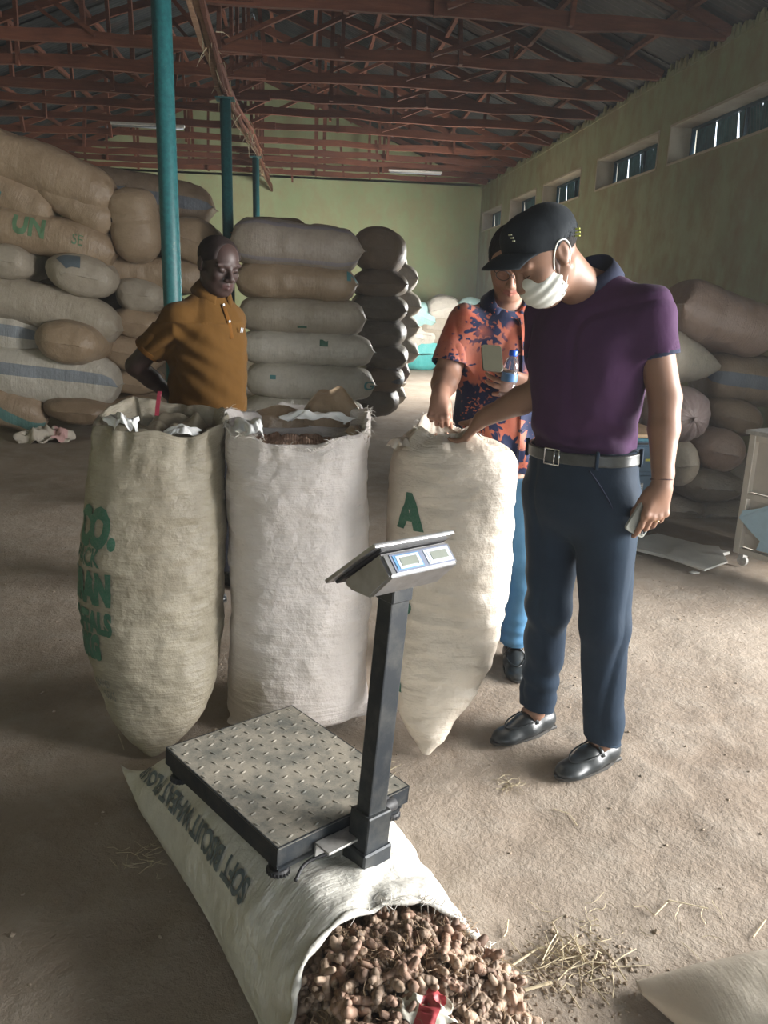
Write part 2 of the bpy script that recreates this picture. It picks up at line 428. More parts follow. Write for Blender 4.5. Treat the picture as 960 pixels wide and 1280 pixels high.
M['sk_dark'] = mat_sack('sack_dark_grey', (0.158, 0.13, 0.098), (0.22, 0.181, 0.136), .5, gloss=.4)
M['sk_mauve'] = mat_sack('sack_mauve', (0.299, 0.227, 0.218), (0.37, 0.286, 0.265), .3, gloss=.35)
M['sk_rose'] = mat_sack('sack_rose_brown', (0.299, 0.21, 0.164), (0.37, 0.26, 0.203), .4, gloss=.35)
M['sk_f1'] = mat_sack('sack_beige_translucent', (.30, .265, .195), (.375, .33, .25), .6, wr=.5, mottle=.8)
M['sk_f2'] = mat_sack('sack_clean_white', (.72, .66, .62), (.76, .70, .67), .05, mottle=.2, wr=.6)
M['sk_f3'] = mat_sack('sack_cream', (.64, .56, .46), (.68, .60, .50), .18, mottle=.3, wr=.5)
M['sk_f4'] = mat_sack('sack_laid_white', (.62, .60, .54), (.68, .66, .60), .50, mottle=.45, wr=.45)
M['sk_limp'] = mat_sack('sack_limp_cream', (.56, .50, .41), (.62, .55, .46), .25, mottle=.2, wr=.15)
M['sk_blue'] = mat_sack('sack_pale_turquoise', (.30, .60, .58), (.55, .72, .70), .2)
M['sk_teal'] = mat_sack('sack_deep_turquoise', (.05, .38, .38), (.12, .50, .48), .2)
M['frayed'] = plain('frayed_sack_edge', (.80, .76, .70), .6, 0, .1, 30)
M['ink_green'] = None
def mat_ink(name, c, holes=.5):
    t = NT(name); n = t.noise(180, 3, .7); c2 = t.mix(t.ramp(n, [(.35, 0), (.65, 1)]), c, [x * .7 + .07 for x in c])
    return t.done(c2, .5)
M['ink_green'] = mat_ink('green_ink', (.012, .115, .06)); M['ink_blue'] = mat_ink('slate_ink', (.07, .10, .12)); M['ink_teal'] = mat_ink('teal_ink', (.05, .24, .25))
M['ink_grey'] = mat_ink('worn_grey_ink', (.15, .15, .14)); M['ink_lgreen'] = mat_ink('faded_green_ink', (.10, .22, .10))
M['red_stripe'] = plain('red_tie', (.45, .05, .09), .6)
# metals and plastics
t = NT('diamond_plate_paint'); dn = t.noise(9, 6, .7); c = t.mix(t.ramp(dn, [(.35, 0), (.6, 1)]), (.13, .135, .12), (.36, .325, .265)); c = t.mix(t.ramp(t.noise(70, 3, .6), [(.60, 0), (.75, 1)]), c, (.05, .07, .07))
M['plate'] = t.done(c, .55, .1, t.bump(t.noise(60, 4), .15, .002))
t = NT('charcoal_paint'); n = t.noise(12, 5, .7); c = t.mix(t.ramp(n, [(.45, 0), (.75, 1)]), (.015, .020, .026), (.065, .066, .062))
M['char'] = t.done(c, .42, .25, t.bump(t.noise(90, 3), .1, .001))
t = NT('brushed_steel'); mp = t.map((2, 200, 2)); n = t.noise(1, 3, .6, mp); g = t.noise(18, 4, .6); c = t.mix(t.ramp(g, [(.4, 0), (.75, 1)]), (.52, .52, .53), (.34, .33, .33))
M['steel'] = t.done(c, .3, .85, t.bump(n, .06, .001))
M['chrome'] = plain('polished_metal', (.7, .7, .7), .2, .95, .05)
M['lcd'] = plain('lcd_glass', (.22, .24, .21), .15, 0, .05); M['panel_white'] = plain('panel_white', (.42, .46, .50), .4, 0, .05)
M['panel_blue'] = plain('panel_blue', (.06, .16, .34), .4, 0, .1); M['panel_grey'] = plain('panel_grey', (.17, .19, .25), .35, 0, .08); M['panel_blue2'] = plain('panel_sky_blue', (.10, .24, .44), .35, 0, .08); M['rubber'] = plain('black_rubber', (.02, .02, .022), .6)
M['alu'] = plain('dull_aluminium', (.45, .44, .42), .45, .5, .2, 40)
M['glass'] = NT('clear_plastic').done((.85, .92, 1.0), .05, 0, None, Transmission_Weight=.95, IOR=1.33)
M['bluecap'] = plain('blue_plastic', (.01, .10, .60), .35, 0, .05)
M['paint_blue'] = plain('steel_blue_enamel', (.075, .135, .20), .4, .1, .12, 8); M['grey_frame'] = plain('cream_grey_enamel', (.56, .52, .45), .5, .1, .1, 9)
M['grey_panel'] = plain('beige_grey_panel', (.50, .46, .40), .6, 0, .1, 7); M['paper_blue'] = plain('pale_blue_sheet', (.42, .60, .72), .5, 0, .05)
M['board_white'] = plain('dusty_white_board', (.62, .60, .55), .7, 0, .1, 6); M['ply'] = plain('plywood', (.52, .36, .22), .7, 0, .15, 9)
M['yellow'] = plain('yellow_label', (.65, .6, .08), .5, 0, .05); M['dark'] = plain('near_black', (.015, .016, .018), .6)
M['straw'] = plain('dry_straw', (.50, .42, .28), .8, 0, .2, 40); M['root'] = plain('root_hair', (.34, .24, .15), .85, 0, .25, 60)
M['root_dark'] = plain('dark_root', (.13, .085, .055), .9, 0, .2, 50)
def mat_rhizome(name, a, b):
    t = NT(name); x, y, z = t.sep(); w_ = t.wave(34, 3.0, None, 'X'); n = t.noise(38, 4, .6)
    info = t.node('ShaderNodeObjectInfo')
    c = t.mix(t.ramp(n, [(.35, 0), (.7, 1)]), a, b); c = t.mix(t.math('MULTIPLY', w_, .35), c, [v * .5 for v in a])
    c = t.mix(1.0, c, t.math('MULTIPLY_ADD', info.outputs['Random'], .7, .65), 'MULTIPLY')
    return t.done(c, .7, 0, t.bump(w_, .4, .004))
M['rhiz'] = mat_rhizome('turmeric_skin', (.28, .195, .135), (.42, .31, .225))
M['rhiz2'] = mat_rhizome('turmeric_skin_reddish', (.26, .16, .11), (.39, .26, .19))
M['clod'] = plain('earth_clod', (.30, .24, .18), .95, 0, .25, 30, .3)
# skin, hair, cloth
def mat_skin(name, c, red, gloss=.5, freckle=.1):
    t = NT(name); n = t.noise(7, 4, .6); f = t.noise(120, 3, .6)
    col = t.mix(t.ramp(n, [(.35, 0), (.7, 1)]), c, red); col = t.mix(t.math('MULTIPLY', t.ramp(f, [(.5, 0), (.8, 1)]), .25), col, [v * .8 for v in c])
    return t.done(col, gloss, 0, t.bump(f, .12, .0012), Subsurface_Weight=.06, Subsurface_Radius=(.012, .005, .003), Specular_IOR_Level=.4)
M['skin_p'] = mat_skin('light_brown_skin', (.215, .118, .076), (.25, .132, .086))
M['skin_t'] = mat_skin('warm_brown_skin', (.30, .165, .115), (.35, .19, .13))
M['skin_o'] = mat_skin('dark_brown_skin', (.034, .019, .016), (.050, .027, .023), .52)
M['lip_o'] = mat_skin('dark_lip', (.055, .025, .023), (.07, .032, .03), .45); M['lip_t'] = mat_skin('lip', (.28, .11, .085), (.32, .13, .10), .5)
M['hair'] = plain('black_hair', (.012, .010, .009), .8, 0, .3, 90, .15, Specular_IOR_Level=.15); M['hair_o'] = plain('shaved_hair', (.017, .011, .010), .75, 0, .2, 60, Specular_IOR_Level=.2); M['stubble'] = plain('stubble', (.13, .075, .055), .6, 0, .25, 120)
M['eye_w'] = plain('eye_white', (.6, .56, .52), .2, 0, .02); M['iris'] = plain('dark_iris', (.02, .012, .01), .15, 0, .05)
M['nail'] = plain('finger_nail', (.55, .33, .27), .3, 0, .05)
def mat_cloth(name, c, c2=None, rough=.85, sc=260, fold=.25, sheen=.03):
    t = NT(name); n = t.noise(4, 4, .6); k = t.noise(sc, 2, .5); c2 = c2 or [v * 1.25 for v in c]
    col = t.mix(t.ramp(n, [(.35, 0), (.7, 1)]), c, c2)
    b1 = t.bump(t.noise(7, 4, .6, t.map((1, 1, .6))), fold, .02); b2 = t.bump(k, .2, .001, b1)
    return t.done(col, rough, 0, b2, Sheen_Weight=sheen, Specular_IOR_Level=.12)
M['purple'] = mat_cloth('deep_purple_pique', (.042, .016, .048), (.058, .024, .064))
M['navy_trim'] = mat_cloth('navy_rib', (.020, .024, .045)); M['trouser'] = mat_cloth('navy_trouser', (.010, .020, .036), (.016, .030, .050), .7, 300, .15)
M['polo_o'] = mat_cloth('ochre_pique', (.082, .039, .008), (.102, .049, .011)); M['polo_seam'] = mat_cloth('ochre_rib', (.11, .046, .008))
M['denim'] = mat_cloth('blue_denim', (.05, .16, .30), (.12, .26, .42)); M['cap'] = mat_cloth('black_cap_cotton', (.010, .013, .016), (.016, .020, .024), .8)
M['mask'] = mat_cloth('white_mask_cloth', (.66, .66, .60), (.70, .70, .65), .9, 400, .1); M['dark_pants'] = mat_cloth('dark_trouser', (.02, .02, .025))
M['leather'] = plain('black_leather', (.022, .026, .028), .36, 0, .3, 25, .08); M['belt'] = plain('worn_black_leather', (.045, .048, .045), .38, 0, .4, 18, .1)
M['sole'] = plain('shoe_sole', (.03, .028, .025), .6); M['thread'] = plain('dark_red_thread', (.05, .02, .02), .8); M['gold'] = plain('gold_ring', (.7, .45, .2), .25, .9)
M['phone_g'] = plain('grey_phone_case', (.30, .31, .28), .45, 0, .05); M['phone_o'] = plain('olive_phone_case', (.065, .062, .042), .35, 0, .06)
M['shirt_in'] = M['sole']; M['embro'] = plain('green_yellow_thread', (.45, .50, .08), .7); M['embro2'] = plain('cream_thread', (.55, .55, .40), .7)
def mat_tiedye():
    t = NT('tie_dyed_cotton'); co = t.map((1, 1, 1), loc=(.13, .02, .05))
    nz = t.node('ShaderNodeTexNoise'); t.l.new(co, nz.inputs['Vector']); t.put(nz, Scale=45.0, Detail=3.0)
    # radial bursts: distance from scattered centres, with spiky edges stretched outwards
    v = t.node('ShaderNodeTexVoronoi'); t.l.new(t.map((1, .25, 1.1), src=co), v.inputs['Vector']); t.put(v, Scale=6.0, Randomness=.7)
    d = v.outputs['Distance']
    dv = t.node('ShaderNodeVectorMath', operation='SUBTRACT'); t.l.new(t.map((1, .25, 1.1), src=co), dv.inputs[0])
    sp_ = t.node('ShaderNodeVectorMath', operation='SCALE'); t.l.new(v.outputs['Position'], sp_.inputs[0]); sp_.inputs['Scale'].default_value = 1.0; t.l.new(sp_.outputs[0], dv.inputs[1])
    dn = t.node('ShaderNodeVectorMath', operation='NORMALIZE'); t.l.new(dv.outputs[0], dn.inputs[0])
    dc_ = t.node('ShaderNodeVectorMath', operation='MULTIPLY_ADD'); t.l.new(v.outputs['Color'], dc_.inputs[0]); dc_.inputs[1].default_value = (9, 9, 9); t.l.new(dn.outputs[0], dc_.inputs[2])
    ray_n = t.noise(5.0, 1, .5, dc_.outputs[0])
    spike0 = t.math('MULTIPLY', t.math('SUBTRACT', ray_n, .5), .85)
    spike = t.math('MULTIPLY', t.math('SUBTRACT', t.noise(60, 2, .5, t.map((1, 1, .30), src=co)), .5), .55)
    r = t.math('ADD', t.math('ADD', d, spike0), t.math('MULTIPLY', spike, .10))
    navy = t.ramp(r, [(.18, 0), (.22, 1), (.55, 1), (.60, 0)])
    pick = t.ramp(t.noise(5.5, 1, .5, co), [(.36, 0), (.42, 1)])
    big = t.noise(5, 3, .6); c = t.mix(t.ramp(big, [(.35, 0), (.65, 1)]), (.38, .070, .034), (.33, .12, .085))
    c = t.mix(t.math('MULTIPLY', t.ramp(nz.outputs[0], [(.5, 0), (.75, 1)]), .35), c, (.50, .16, .07))
    c = t.mix(t.math('MULTIPLY', navy, pick), c, (.008, .015, .055))
    return t.done(c, .75, 0, t.bump(t.noise(6, 4, .6), .3, .02), Sheen_Weight=.2, Specular_IOR_Level=.2)
M['tiedye'] = mat_tiedye()

# ================================================================== THE ROOM
WX, LX, BY, FY, EZ = 4.0, -5.75, 19.2, -5.6, 4.0
RX, RZ = -0.87, 5.95                                     # ridge
def roof_z(x): return EZ + .06 + (RZ - EZ) * ((WX - x) / (WX - RX) if x > RX else (x - LX) / (RX - LX))
# floor: packed earth, uneven
def floor_h(x, y):
    p = np.stack([x, y, 0 * x], -1)
    return .018 * fbm(p, .8, 3, 3) + .006 * vnoise(p, 4, 5) - .012
xs = np.concatenate([np.arange(LX - .2, -1.5, .12), np.arange(-1.5, 2.6, .03), np.arange(2.6, WX + .4, .12)])
ys = np.concatenate([np.arange(FY - .2, .6, .15), np.arange(.6, 4.2, .03), np.arange(4.2, BY + .3, .12)])
X, Y = np.meshgrid(xs, ys, indexing='ij'); Z = floor_h(X, Y)
pp = np.stack([X, Y, 0 * X], -1); near = np.exp(-((X - .6) ** 2 + (Y - 2.2) ** 2) / 3.0)
Z = Z + near * (.0035 * vnoise(pp, 14, 9) + .003 * np.abs(vnoise(pp, 6, 2)) + .002 * vnoise(pp, 30, 4))
nx, ny = X.shape; I = np.arange(nx * ny).reshape(nx, ny)
fl = link('floor', mesh_from('floor', np.stack([X, Y, Z], -1).reshape(-1, 3), np.stack([I[:-1, :-1], I[1:, :-1], I[1:, 1:], I[:-1, 1:]], -1).reshape(-1, 4)), M['floor'])
tag(fl, kind='structure')
def fz(x, y): return float(floor_h(np.array([float(x)]), np.array([float(y)]))[0])

def wall_with_holes(name, a0, a1, z1, holes, place, mat, thick=.3):
    """place(a, z, t) -> xyz ; holes (a0, a1, z0, z1)"""
    A = sorted({a0, a1} | {h[0] for h in holes} | {h[1] for h in holes}); Zs = sorted({-.3, z1} | {h[2] for h in holes} | {h[3] for h in holes})
    bm = bmesh.new()
    for i in range(len(A) - 1):
        for j in range(len(Zs) - 1):
            ca, cz = (A[i] + A[i + 1]) / 2, (Zs[j] + Zs[j + 1]) / 2
            if any(h[0] < ca < h[1] and h[2] < cz < h[3] for h in holes): continue
            v = [bm.verts.new(place(a, z, t)) for t in (0, thick) for a, z in ((A[i], Zs[j]), (A[i + 1], Zs[j]), (A[i + 1], Zs[j + 1]), (A[i], Zs[j + 1]))]
            for f in ((0, 1, 2, 3), (7, 6, 5, 4), (0, 4, 5, 1), (1, 5, 6, 2), (2, 6, 7, 3), (3, 7, 4, 0)): bm.faces.new([v[k] for k in f])
    bmesh.ops.remove_doubles(bm, verts=bm.verts, dist=1e-5)
    return tag(finish(bm, name, mat), kind='structure')
WIN = [(6.95, 9.25), (9.53, 11.55), (12.2, 14.15), (14.55, 16.4), (17.1, 18.95)]
DOOR_A = (-.7, 3.35, -.3, 2.9); DOOR_B = (12.55, 15.4, -.3, 2.2)
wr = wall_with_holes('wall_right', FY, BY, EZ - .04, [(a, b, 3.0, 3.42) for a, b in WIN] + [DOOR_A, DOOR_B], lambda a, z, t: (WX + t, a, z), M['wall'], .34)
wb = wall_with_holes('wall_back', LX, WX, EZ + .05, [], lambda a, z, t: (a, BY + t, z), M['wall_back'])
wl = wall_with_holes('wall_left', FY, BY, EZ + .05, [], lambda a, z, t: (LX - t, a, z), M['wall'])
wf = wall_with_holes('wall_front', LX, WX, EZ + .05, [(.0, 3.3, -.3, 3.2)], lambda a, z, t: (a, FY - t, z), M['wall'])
for yy, nm in ((BY, 'wall_back'), (FY - .3, 'wall_front')):       # gables
    bm = bmesh.new(); tri = [(LX, EZ), (WX, EZ), (RX, RZ + .05)]
    a = [bm.verts.new((x, yy, z)) for x, z in tri]; b = [bm.verts.new((x, yy + .3, z)) for x, z in tri]
    bm.faces.new(a); bm.faces.new(b[::-1])
    for i in range(3): bm.faces.new((a[i], a[(i + 1) % 3], b[(i + 1) % 3], b[i]))
    g = finish(bm, 'gable', M['wall_back'] if nm == 'wall_back' else M['wall'], wb if nm == 'wall_back' else wf)
# ragged plaster along the top of the windowed wall
rr = random.Random(5); bm = bmesh.new(); y = 5.0
while y < BY:
    dy = rr.uniform(.03, .13); h = rr.uniform(.01, .11); x = WX - .012
    q = [(y, EZ - .07), (y + dy, EZ - .07), (y + dy * rr.uniform(.6, 1), EZ - .04 + h * rr.uniform(.2, 1)), (y + dy * rr.uniform(.1, .5), EZ - .04 + h)]
    a = [bm.verts.new((x, yy, zz)) for yy, zz in q]; b = [bm.verts.new((x + .03, yy, zz)) for yy, zz in q]
    bm.faces.new(a[::-1]); bm.faces.new(b)
    for i in range(4): bm.faces.new((a[i], a[(i + 1) % 4], b[(i + 1) % 4], b[i]))
    y += dy
tag(finish(bm, 'plaster_edge', M['wall'], wr), kind='stuff')
# high windows with hanging blue iron shutters
for i, (a, b) in enumerate(WIN):
    wn = empty('window_%d' % (i + 1), (WX, (a + b) / 2, 3.0)); tag(wn, kind='structure')
    wn_M = Matrix.Translation(-V(wn.location))
    bm = bmesh.new(); T = .34
    for c, s in (((WX + T / 2, a + .012, 3.21), (T + .012, .024, .42)), ((WX + T / 2, b - .012, 3.21), (T + .012, .024, .42)),
                 ((WX + T / 2, (a + b) / 2, 3.012), (T + .012, b - a, .024)), ((WX + T / 2, (a + b) / 2, 3.408), (T + .012, b - a, .024))): bm_box(bm, c, s, wn_M)
    finish(bm, 'window_reveal', M['reveal'], wn)
    bm = bmesh.new(); xo = WX + .25
    for c, s in (((xo, (a + b) / 2, 3.385), (.04, b - a - .05, .03)), ((xo, (a + b) / 2, 3.04), (.04, b - a - .05, .03)), ((xo, a + .04, 3.21), (.04, .03, .34)), ((xo, b - .04, 3.21), (.04, .03, .34)), ((xo, (a + b) / 2, 3.21), (.035, .03, .34))): bm_box(bm, c, s, wn_M)
    finish(bm, 'window_frame', M['shutter_dark'], wn)
    n = 5; L = (b - a - .1) / n
    for k in range(n):
        y0 = a + .05 + L * (k + .5); th = rr.uniform(-.03, .03) + (.07 if k % 2 else -.07); bm = bmesh.new(); m = 8; wd = L * .955
        ring = []
        for q in range(m * 3 + 1):
            yy = -wd / 2 + wd * q / (m * 3); xx = .008 * math.sin(2 * PI * q / 3)
            ring.append([(xx, yy, 0), (xx, yy, -.34), (xx + .003, yy, 0), (xx + .003, yy, -.34)])
        vs = [[bm.verts.new(p) for p in r] for r in ring]
        for r0, r1 in zip(vs, vs[1:]):
            bm.faces.new((r0[0], r0[1], r1[1], r1[0])); bm.faces.new((r0[2], r1[2], r1[3], r0[3]))
        sh = finish(bm, 'shutter', M['shutter'], wn, True)
        sh.location = V((WX + .275, y0, 3.39)) - V(wn.location); sh.rotation_euler = (th, rr.uniform(-.12, .02), 0)
# roof of corrugated iron on sawn trusses
ce = tag(empty('ceiling', (0, 0, EZ)), kind='structure')
def sheet_mesh(sx0, sx1):
    bm = bmesh.new(); n = 44; wd = 1.04; vs = []
    for i in range(n + 1):
        y = -wd / 2 + wd * i / n; dz = .011 * math.sin(2 * PI * y / .085)
        vs.append([bm.verts.new((x, y, roof_z(x) + dz)) for x in (sx0, (sx0 + sx1) / 2, sx1)])
    for r0, r1 in zip(vs, vs[1:]):
        for k in range(2): bm.faces.new((r0[k], r0[k + 1], r1[k + 1], r1[k]))
    me = bpy.data.meshes.new('roof_sheet'); bm.to_mesh(me); bm.free()
    me.polygons.foreach_set('use_smooth', np.ones(len(me.polygons), bool)); me.materials.append(M['sheet']); return me
spans = [sheet_mesh(WX + .45, 1.45), sheet_mesh(1.55, RX), sheet_mesh(RX, -3.3), sheet_mesh(-3.2, LX - .4)]
y = FY - .3; k = 0
while y < BY + .6:
    for j, me in enumerate(spans):
        o = bpy.data.objects.new('roof_sheet', me); COL.objects.link(o); o.parent = ce
        o.location = (0, y + .5, -EZ + (.012 if (k + j) % 2 else 0) + (.02 if j in (1, 2) else 0) + rr.uniform(0, .006)); o.rotation_euler = (0, 0, rr.uniform(-.004, .004))
    y += .96; k += 1
for x in (3.55, 2.7, 1.85, 1.0, .15, -.55, -1.3, -2.1, -2.95, -3.8, -4.6, -5.4):
    bm = bmesh.new(); bm_bar(bm, (x, FY, roof_z(x) - .06 - EZ), (x, BY, roof_z(x) - .06 - EZ), .05, .06, jit=.012, rnd=rr); finish(bm, 'purlin', M['wood'], ce)
TY = [2.4, 5.0, 6.6, 8.16, 9.66, 10.69, 11.75, 12.78, 13.85, 15.1, 16.15, 17.0, 17.75, 18.65]
NTH = ['nearest', 'second', 'third', 'fourth', 'fifth', 'sixth', 'seventh', 'eighth', 'ninth', 'tenth', 'eleventh', 'twelfth', 'thirteenth', 'fourteenth']
for i, yy in enumerate(TY):
    t = empty('roof_truss', (RX, yy, EZ)); d = len(TY) - i
    tag(t, 'red-brown sawn timber roof truss, %s counted from the far green wall' % ('closest' if d == 1 else NTH[d - 1]), 'roof truss', 'timber roof trusses')
    L = lambda x, z, y=0: (x - RX, y, z - EZ)
    j = lambda s: rr.uniform(-s, s)
    bw = .14 if i < 4 else (.12 if i < 7 else .10)
    bm = bmesh.new(); z0 = EZ + .05 + j(.02)
    bm_bar(bm, L(LX, z0), L(RX + .4, z0 + j(.02)), .055, bw, jit=.018, rnd=rr); bm_bar(bm, L(RX - .4, z0 + .02, .05), L(WX, EZ + .03, .05), .055, bw, jit=.018, rnd=rr)
    finish(bm, 'tie_beam', M['wood'], t)
    for s, xe in ((1, WX), (-1, LX)):
        bm = bmesh.new(); bm_bar(bm, L(RX, RZ - .12, -.03), L(xe, EZ + .03, -.03), .05, .10, jit=.012, rnd=rr); finish(bm, 'rafter', M['wood'], t)
    def post(name, x0, z0_, x1, z1_, w_=.06, yo=-.05, m='wood'):
        bm = bmesh.new(); bm_bar(bm, L(x0, z0_, yo), L(x1, z1_, yo + j(.05)), .045, w_, up=(0, 1, 0), jit=.008, rnd=rr); finish(bm, name, M[m], t)
    post('king_post', RX + j(.05), EZ, RX, RZ - .05, .08)
    for xq in ((2.6, 1.3, .3, -2.1, -3.4, -4.6) if i % 2 else (1.6, .4, -2.4, -3.9)):
        x0 = xq + j(.12); post('queen_post', x0 + j(.06), EZ - abs(j(.03)), x0, roof_z(x0) - .08, .065, .08 if rr.random() < .5 else -.05)
    for xa, xb in () if i > 8 else (((RX, 1.3), (RX, -2.1), (1.3, 2.6)) if i % 2 else ((1.3, 2.6), (-2.1, -3.4), (RX, 1.3))):
        post('brace', xa + j(.1), EZ + .05, xb + j(.1), roof_z(xb) - .1, .05, -.09)
    if rr.random() < .6:                                  # loose stubs nailed on below
        xq = rr.uniform(-2.5, 2.2); post('stub', xq, EZ - rr.uniform(.05, .16), xq + j(.1), EZ + .5, .04, .1)
# teal steel poles and the splintered timber plate they carry
for (yp, ztop, s) in ((5.5, 3.98, 'nearest'), (9.6, 3.52, 'middle'), (15.2, 3.80, 'farthest')):
    t = empty('support_pole', (RX + .01, yp, fz(RX, yp))); dz = t.location.z
    tag(t, {'nearest': 'thick teal painted steel roof pole just behind the man in the ochre shirt', 'middle': 'dark teal steel pole rising behind the tall sack stack', 'farthest': 'thin-looking teal steel pole closest to the far green wall'}[s], 'pole', 'teal roof poles')
    bm = bmesh.new(); bm_tube(bm, [(0, 0, 0), (.004, 0, 1.5), (0, 0, ztop - dz)], .06, 20); finish(bm, 'shaft', M['teal'], t, True)
    bm = bmesh.new(); bm_box(bm, (0, 0, ztop - dz - .006), (.2, .2, .012)); finish(bm, 'head_plate', M['teal'], t)
    bm = bmesh.new(); bm_box(bm, (0, 0, .008), (.24, .24, .016)); finish(bm, 'base_plate', M['teal'], t)
pl = empty('timber_plate', (RX, 9.6, 3.55)); tag(pl, 'splintered pale timber beam running lengthwise over the teal poles', 'beam')
path = [(RX + .05, 3.2, 4.2), (RX + .02, 5.5, 4.0), (RX, 7.4, 3.76), (RX, 9.6, 3.58), (RX + .03, 12.3, 3.70), (RX + .05, 15.2, 3.86), (RX + .06, 17.2, 3.80), (RX + .12, 18.9, 3.72)]
for k in range(7):
    r2 = random.Random(40 + k); a = r2.uniform(0, 1.6) if k > 2 else 0; e = r2.uniform(4.4, 6.5) if k > 2 else 7
    pts = [p for q, p in enumerate(path) if a <= q <= e]
    bm = bmesh.new(); ox, oz = r2.uniform(-.07, .07), r2.uniform(.02, .11)
    pr = [V(p) - V(pl.location) + V((ox + r2.uniform(-.02, .02), 0, oz + r2.uniform(-.02, .02))) for p in pts]
    for p0, p1 in zip(pr, pr[1:]): bm_bar(bm, p0 - (p1 - p0).normalized() * .1, p1 + (p1 - p0).normalized() * r2.uniform(.05, .3), r2.uniform(.025, .05), r2.uniform(.04, .075), jit=.012, rnd=r2)
    finish(bm, 'split_board', M['wood_pale'] if k % 2 else M['wood'], pl)
bm = bmesh.new(); r2 = random.Random(9)
for k in range(90):
    q = r2.uniform(2.3, 6.2); i0 = int(q); p = V(path[i0]).lerp(V(path[i0 + 1]), q - i0) - V(pl.location) + V((r2.uniform(-.08, .08), 0, r2.uniform(-.02, .1)))
    d = V((r2.uniform(-.12, .12), r2.uniform(-.2, .1), r2.uniform(-.22, .03))); bm_tube(bm, [p, p + d * .5 + V((0, 0, .02)), p + d], [.006, .004, .001], 4)
tag(finish(bm, 'splinters', M['straw'], pl), kind='stuff')
# dead fluorescent battens under the trusses
for (u0, v0, u1, v1, yy, lab) in ((486, 204, 553, 208, 17.0, 'dusty white fluorescent batten under the trusses above the far wall'), (140, 188, 232, 189, 13.6, 'dusty fluorescent batten under the trusses over the left sack pile')):
    a = P(u0, v0, y=yy); b = P(u1, v1, y=yy); zc = EZ - .06; t = empty('tube_lamp', ((a.x + b.x) / 2, yy, zc)); tag(t, lab, 'lamp')
    h = (b.x - a.x) / 2; bm = bmesh.new(); bm_box(bm, (0, 0, 0), (2 * h, .06, .04), bev=.006); finish(bm, 'housing', M['board_white'], t)
    bm = bmesh.new(); bm_tube(bm, [(-h * .96, 0, -.035), (h * .96, 0, -.035)], .014, 10); finish(bm, 'tube', M['panel_white'], t, True)

# ================================================================== SACKS
def surf_mesh(name, f, n, m, cap0=False, cap1=False, s0=0.0, s1=1.0):
    """closed-in-theta surface f(s, th) -> xyz with UVs (girth, length)"""
    s = np.linspace(s0, s1, n + 1); th = np.arange(m) / m * 2 * PI
    S, T = np.meshgrid(s, th, indexing='ij'); vs = f(S, T).reshape(-1, 3)
    I = np.arange((n + 1) * m).reshape(n + 1, m); J = np.roll(I, -1, 1)
    fs = np.stack([I[:-1], J[:-1], J[1:], I[1:]], -1).reshape(-1, 4)
    me = bpy.data.meshes.new(name); me.vertices.add(len(vs)); me.vertices.foreach_set('co', vs.astype(np.float32).ravel())
    nf = len(fs); me.loops.add(nf * 4); me.loops.foreach_set('vertex_index', fs.astype(np.int32).ravel())
    me.polygons.add(nf); me.polygons.foreach_set('loop_start', np.arange(0, nf * 4, 4, dtype=np.int32)); me.update(calc_edges=True)
    uv = me.uv_layers.new(name='uv'); jj, ii = np.meshgrid(np.arange(m), np.arange(n)); a = jj / m; b = ii / n
    U = np.stack([np.stack([a, b], -1), np.stack([a + 1 / m, b], -1), np.stack([a + 1 / m, b + 1 / n], -1), np.stack([a, b + 1 / n], -1)], 2)
    uv.data.foreach_set('uv', U.reshape(-1, 4, 2).astype(np.float32).ravel())
    return me
def text_bm(txt, size, bold=.0, seg=.012, extrude=0):
    cu = bpy.data.curves.new('t', 'FONT'); cu.body = txt; cu.size = size; cu.offset = bold; cu.resolution_u = 3; cu.align_x = 'LEFT'
    o = bpy.data.objects.new('t', cu); COL.objects.link(o); dg = bpy.context.evaluated_depsgraph_get(); dg.update()
    me = bpy.data.meshes.new_from_object(o.evaluated_get(dg)); bpy.data.objects.remove(o); bpy.data.curves.remove(cu)
    bm = bmesh.new(); bm.from_mesh(me); bpy.data.meshes.remove(me)
    bmesh.ops.remove_doubles(bm, verts=bm.verts, dist=1e-5); bmesh.ops.triangulate(bm, faces=bm.faces)
    for _ in range(5):
        es = [e for e in bm.edges if e.calc_length() > seg]
        if not es: break
        bmesh.ops.subdivide_edges(bm, edges=es, cuts=1); bmesh.ops.triangulate(bm, faces=bm.faces)
    return bm
def print_on(name, txt, f, place, mat, parent, size=.1, bold=.0, off=.003, bm=None, outward=None, seg=.012, sx=1.0):
    """lay lettering on a surface: place(a, b) -> (s, th)"""
    bm = bm or text_bm(txt, size, bold, seg)
    co = np.array([v.co[:] for v in bm.verts]); s, th = place(co[:, 0] * sx, co[:, 1]); e = 1e-3
    p = f(s, th); n = np.cross(f(s + e, th) - p, f(s, th + e) - p); n /= np.linalg.norm(n, axis=1)[:, None] + 1e-12
    if outward is None:
        c = f(np.full(1, .5), np.zeros(1)) + f(np.full(1, .5), np.full(1, PI)); sgn = np.sign(((p - c / 2) * n).sum(1).mean())
    else: sgn = np.sign((n @ np.array(outward)).mean())
    p = p + n * off * sgn
    for v, q in zip(bm.verts, p): v.co = q
    me = bpy.data.meshes.new(name); bm.to_mesh(me); bm.free()
    return link(name, me, mat, parent, False)
def rect_bm(w, h, seg=.02):
    bm = bmesh.new(); nx, ny = max(1, int(w / seg)), max(1, int(h / seg)); bmesh.ops.create_grid(bm, x_segments=nx, y_segments=ny, size=.5)
    for v in bm.verts: v.co.x = (v.co.x + .5) * w; v.co.y = (v.co.y + .5) * h
    return bm
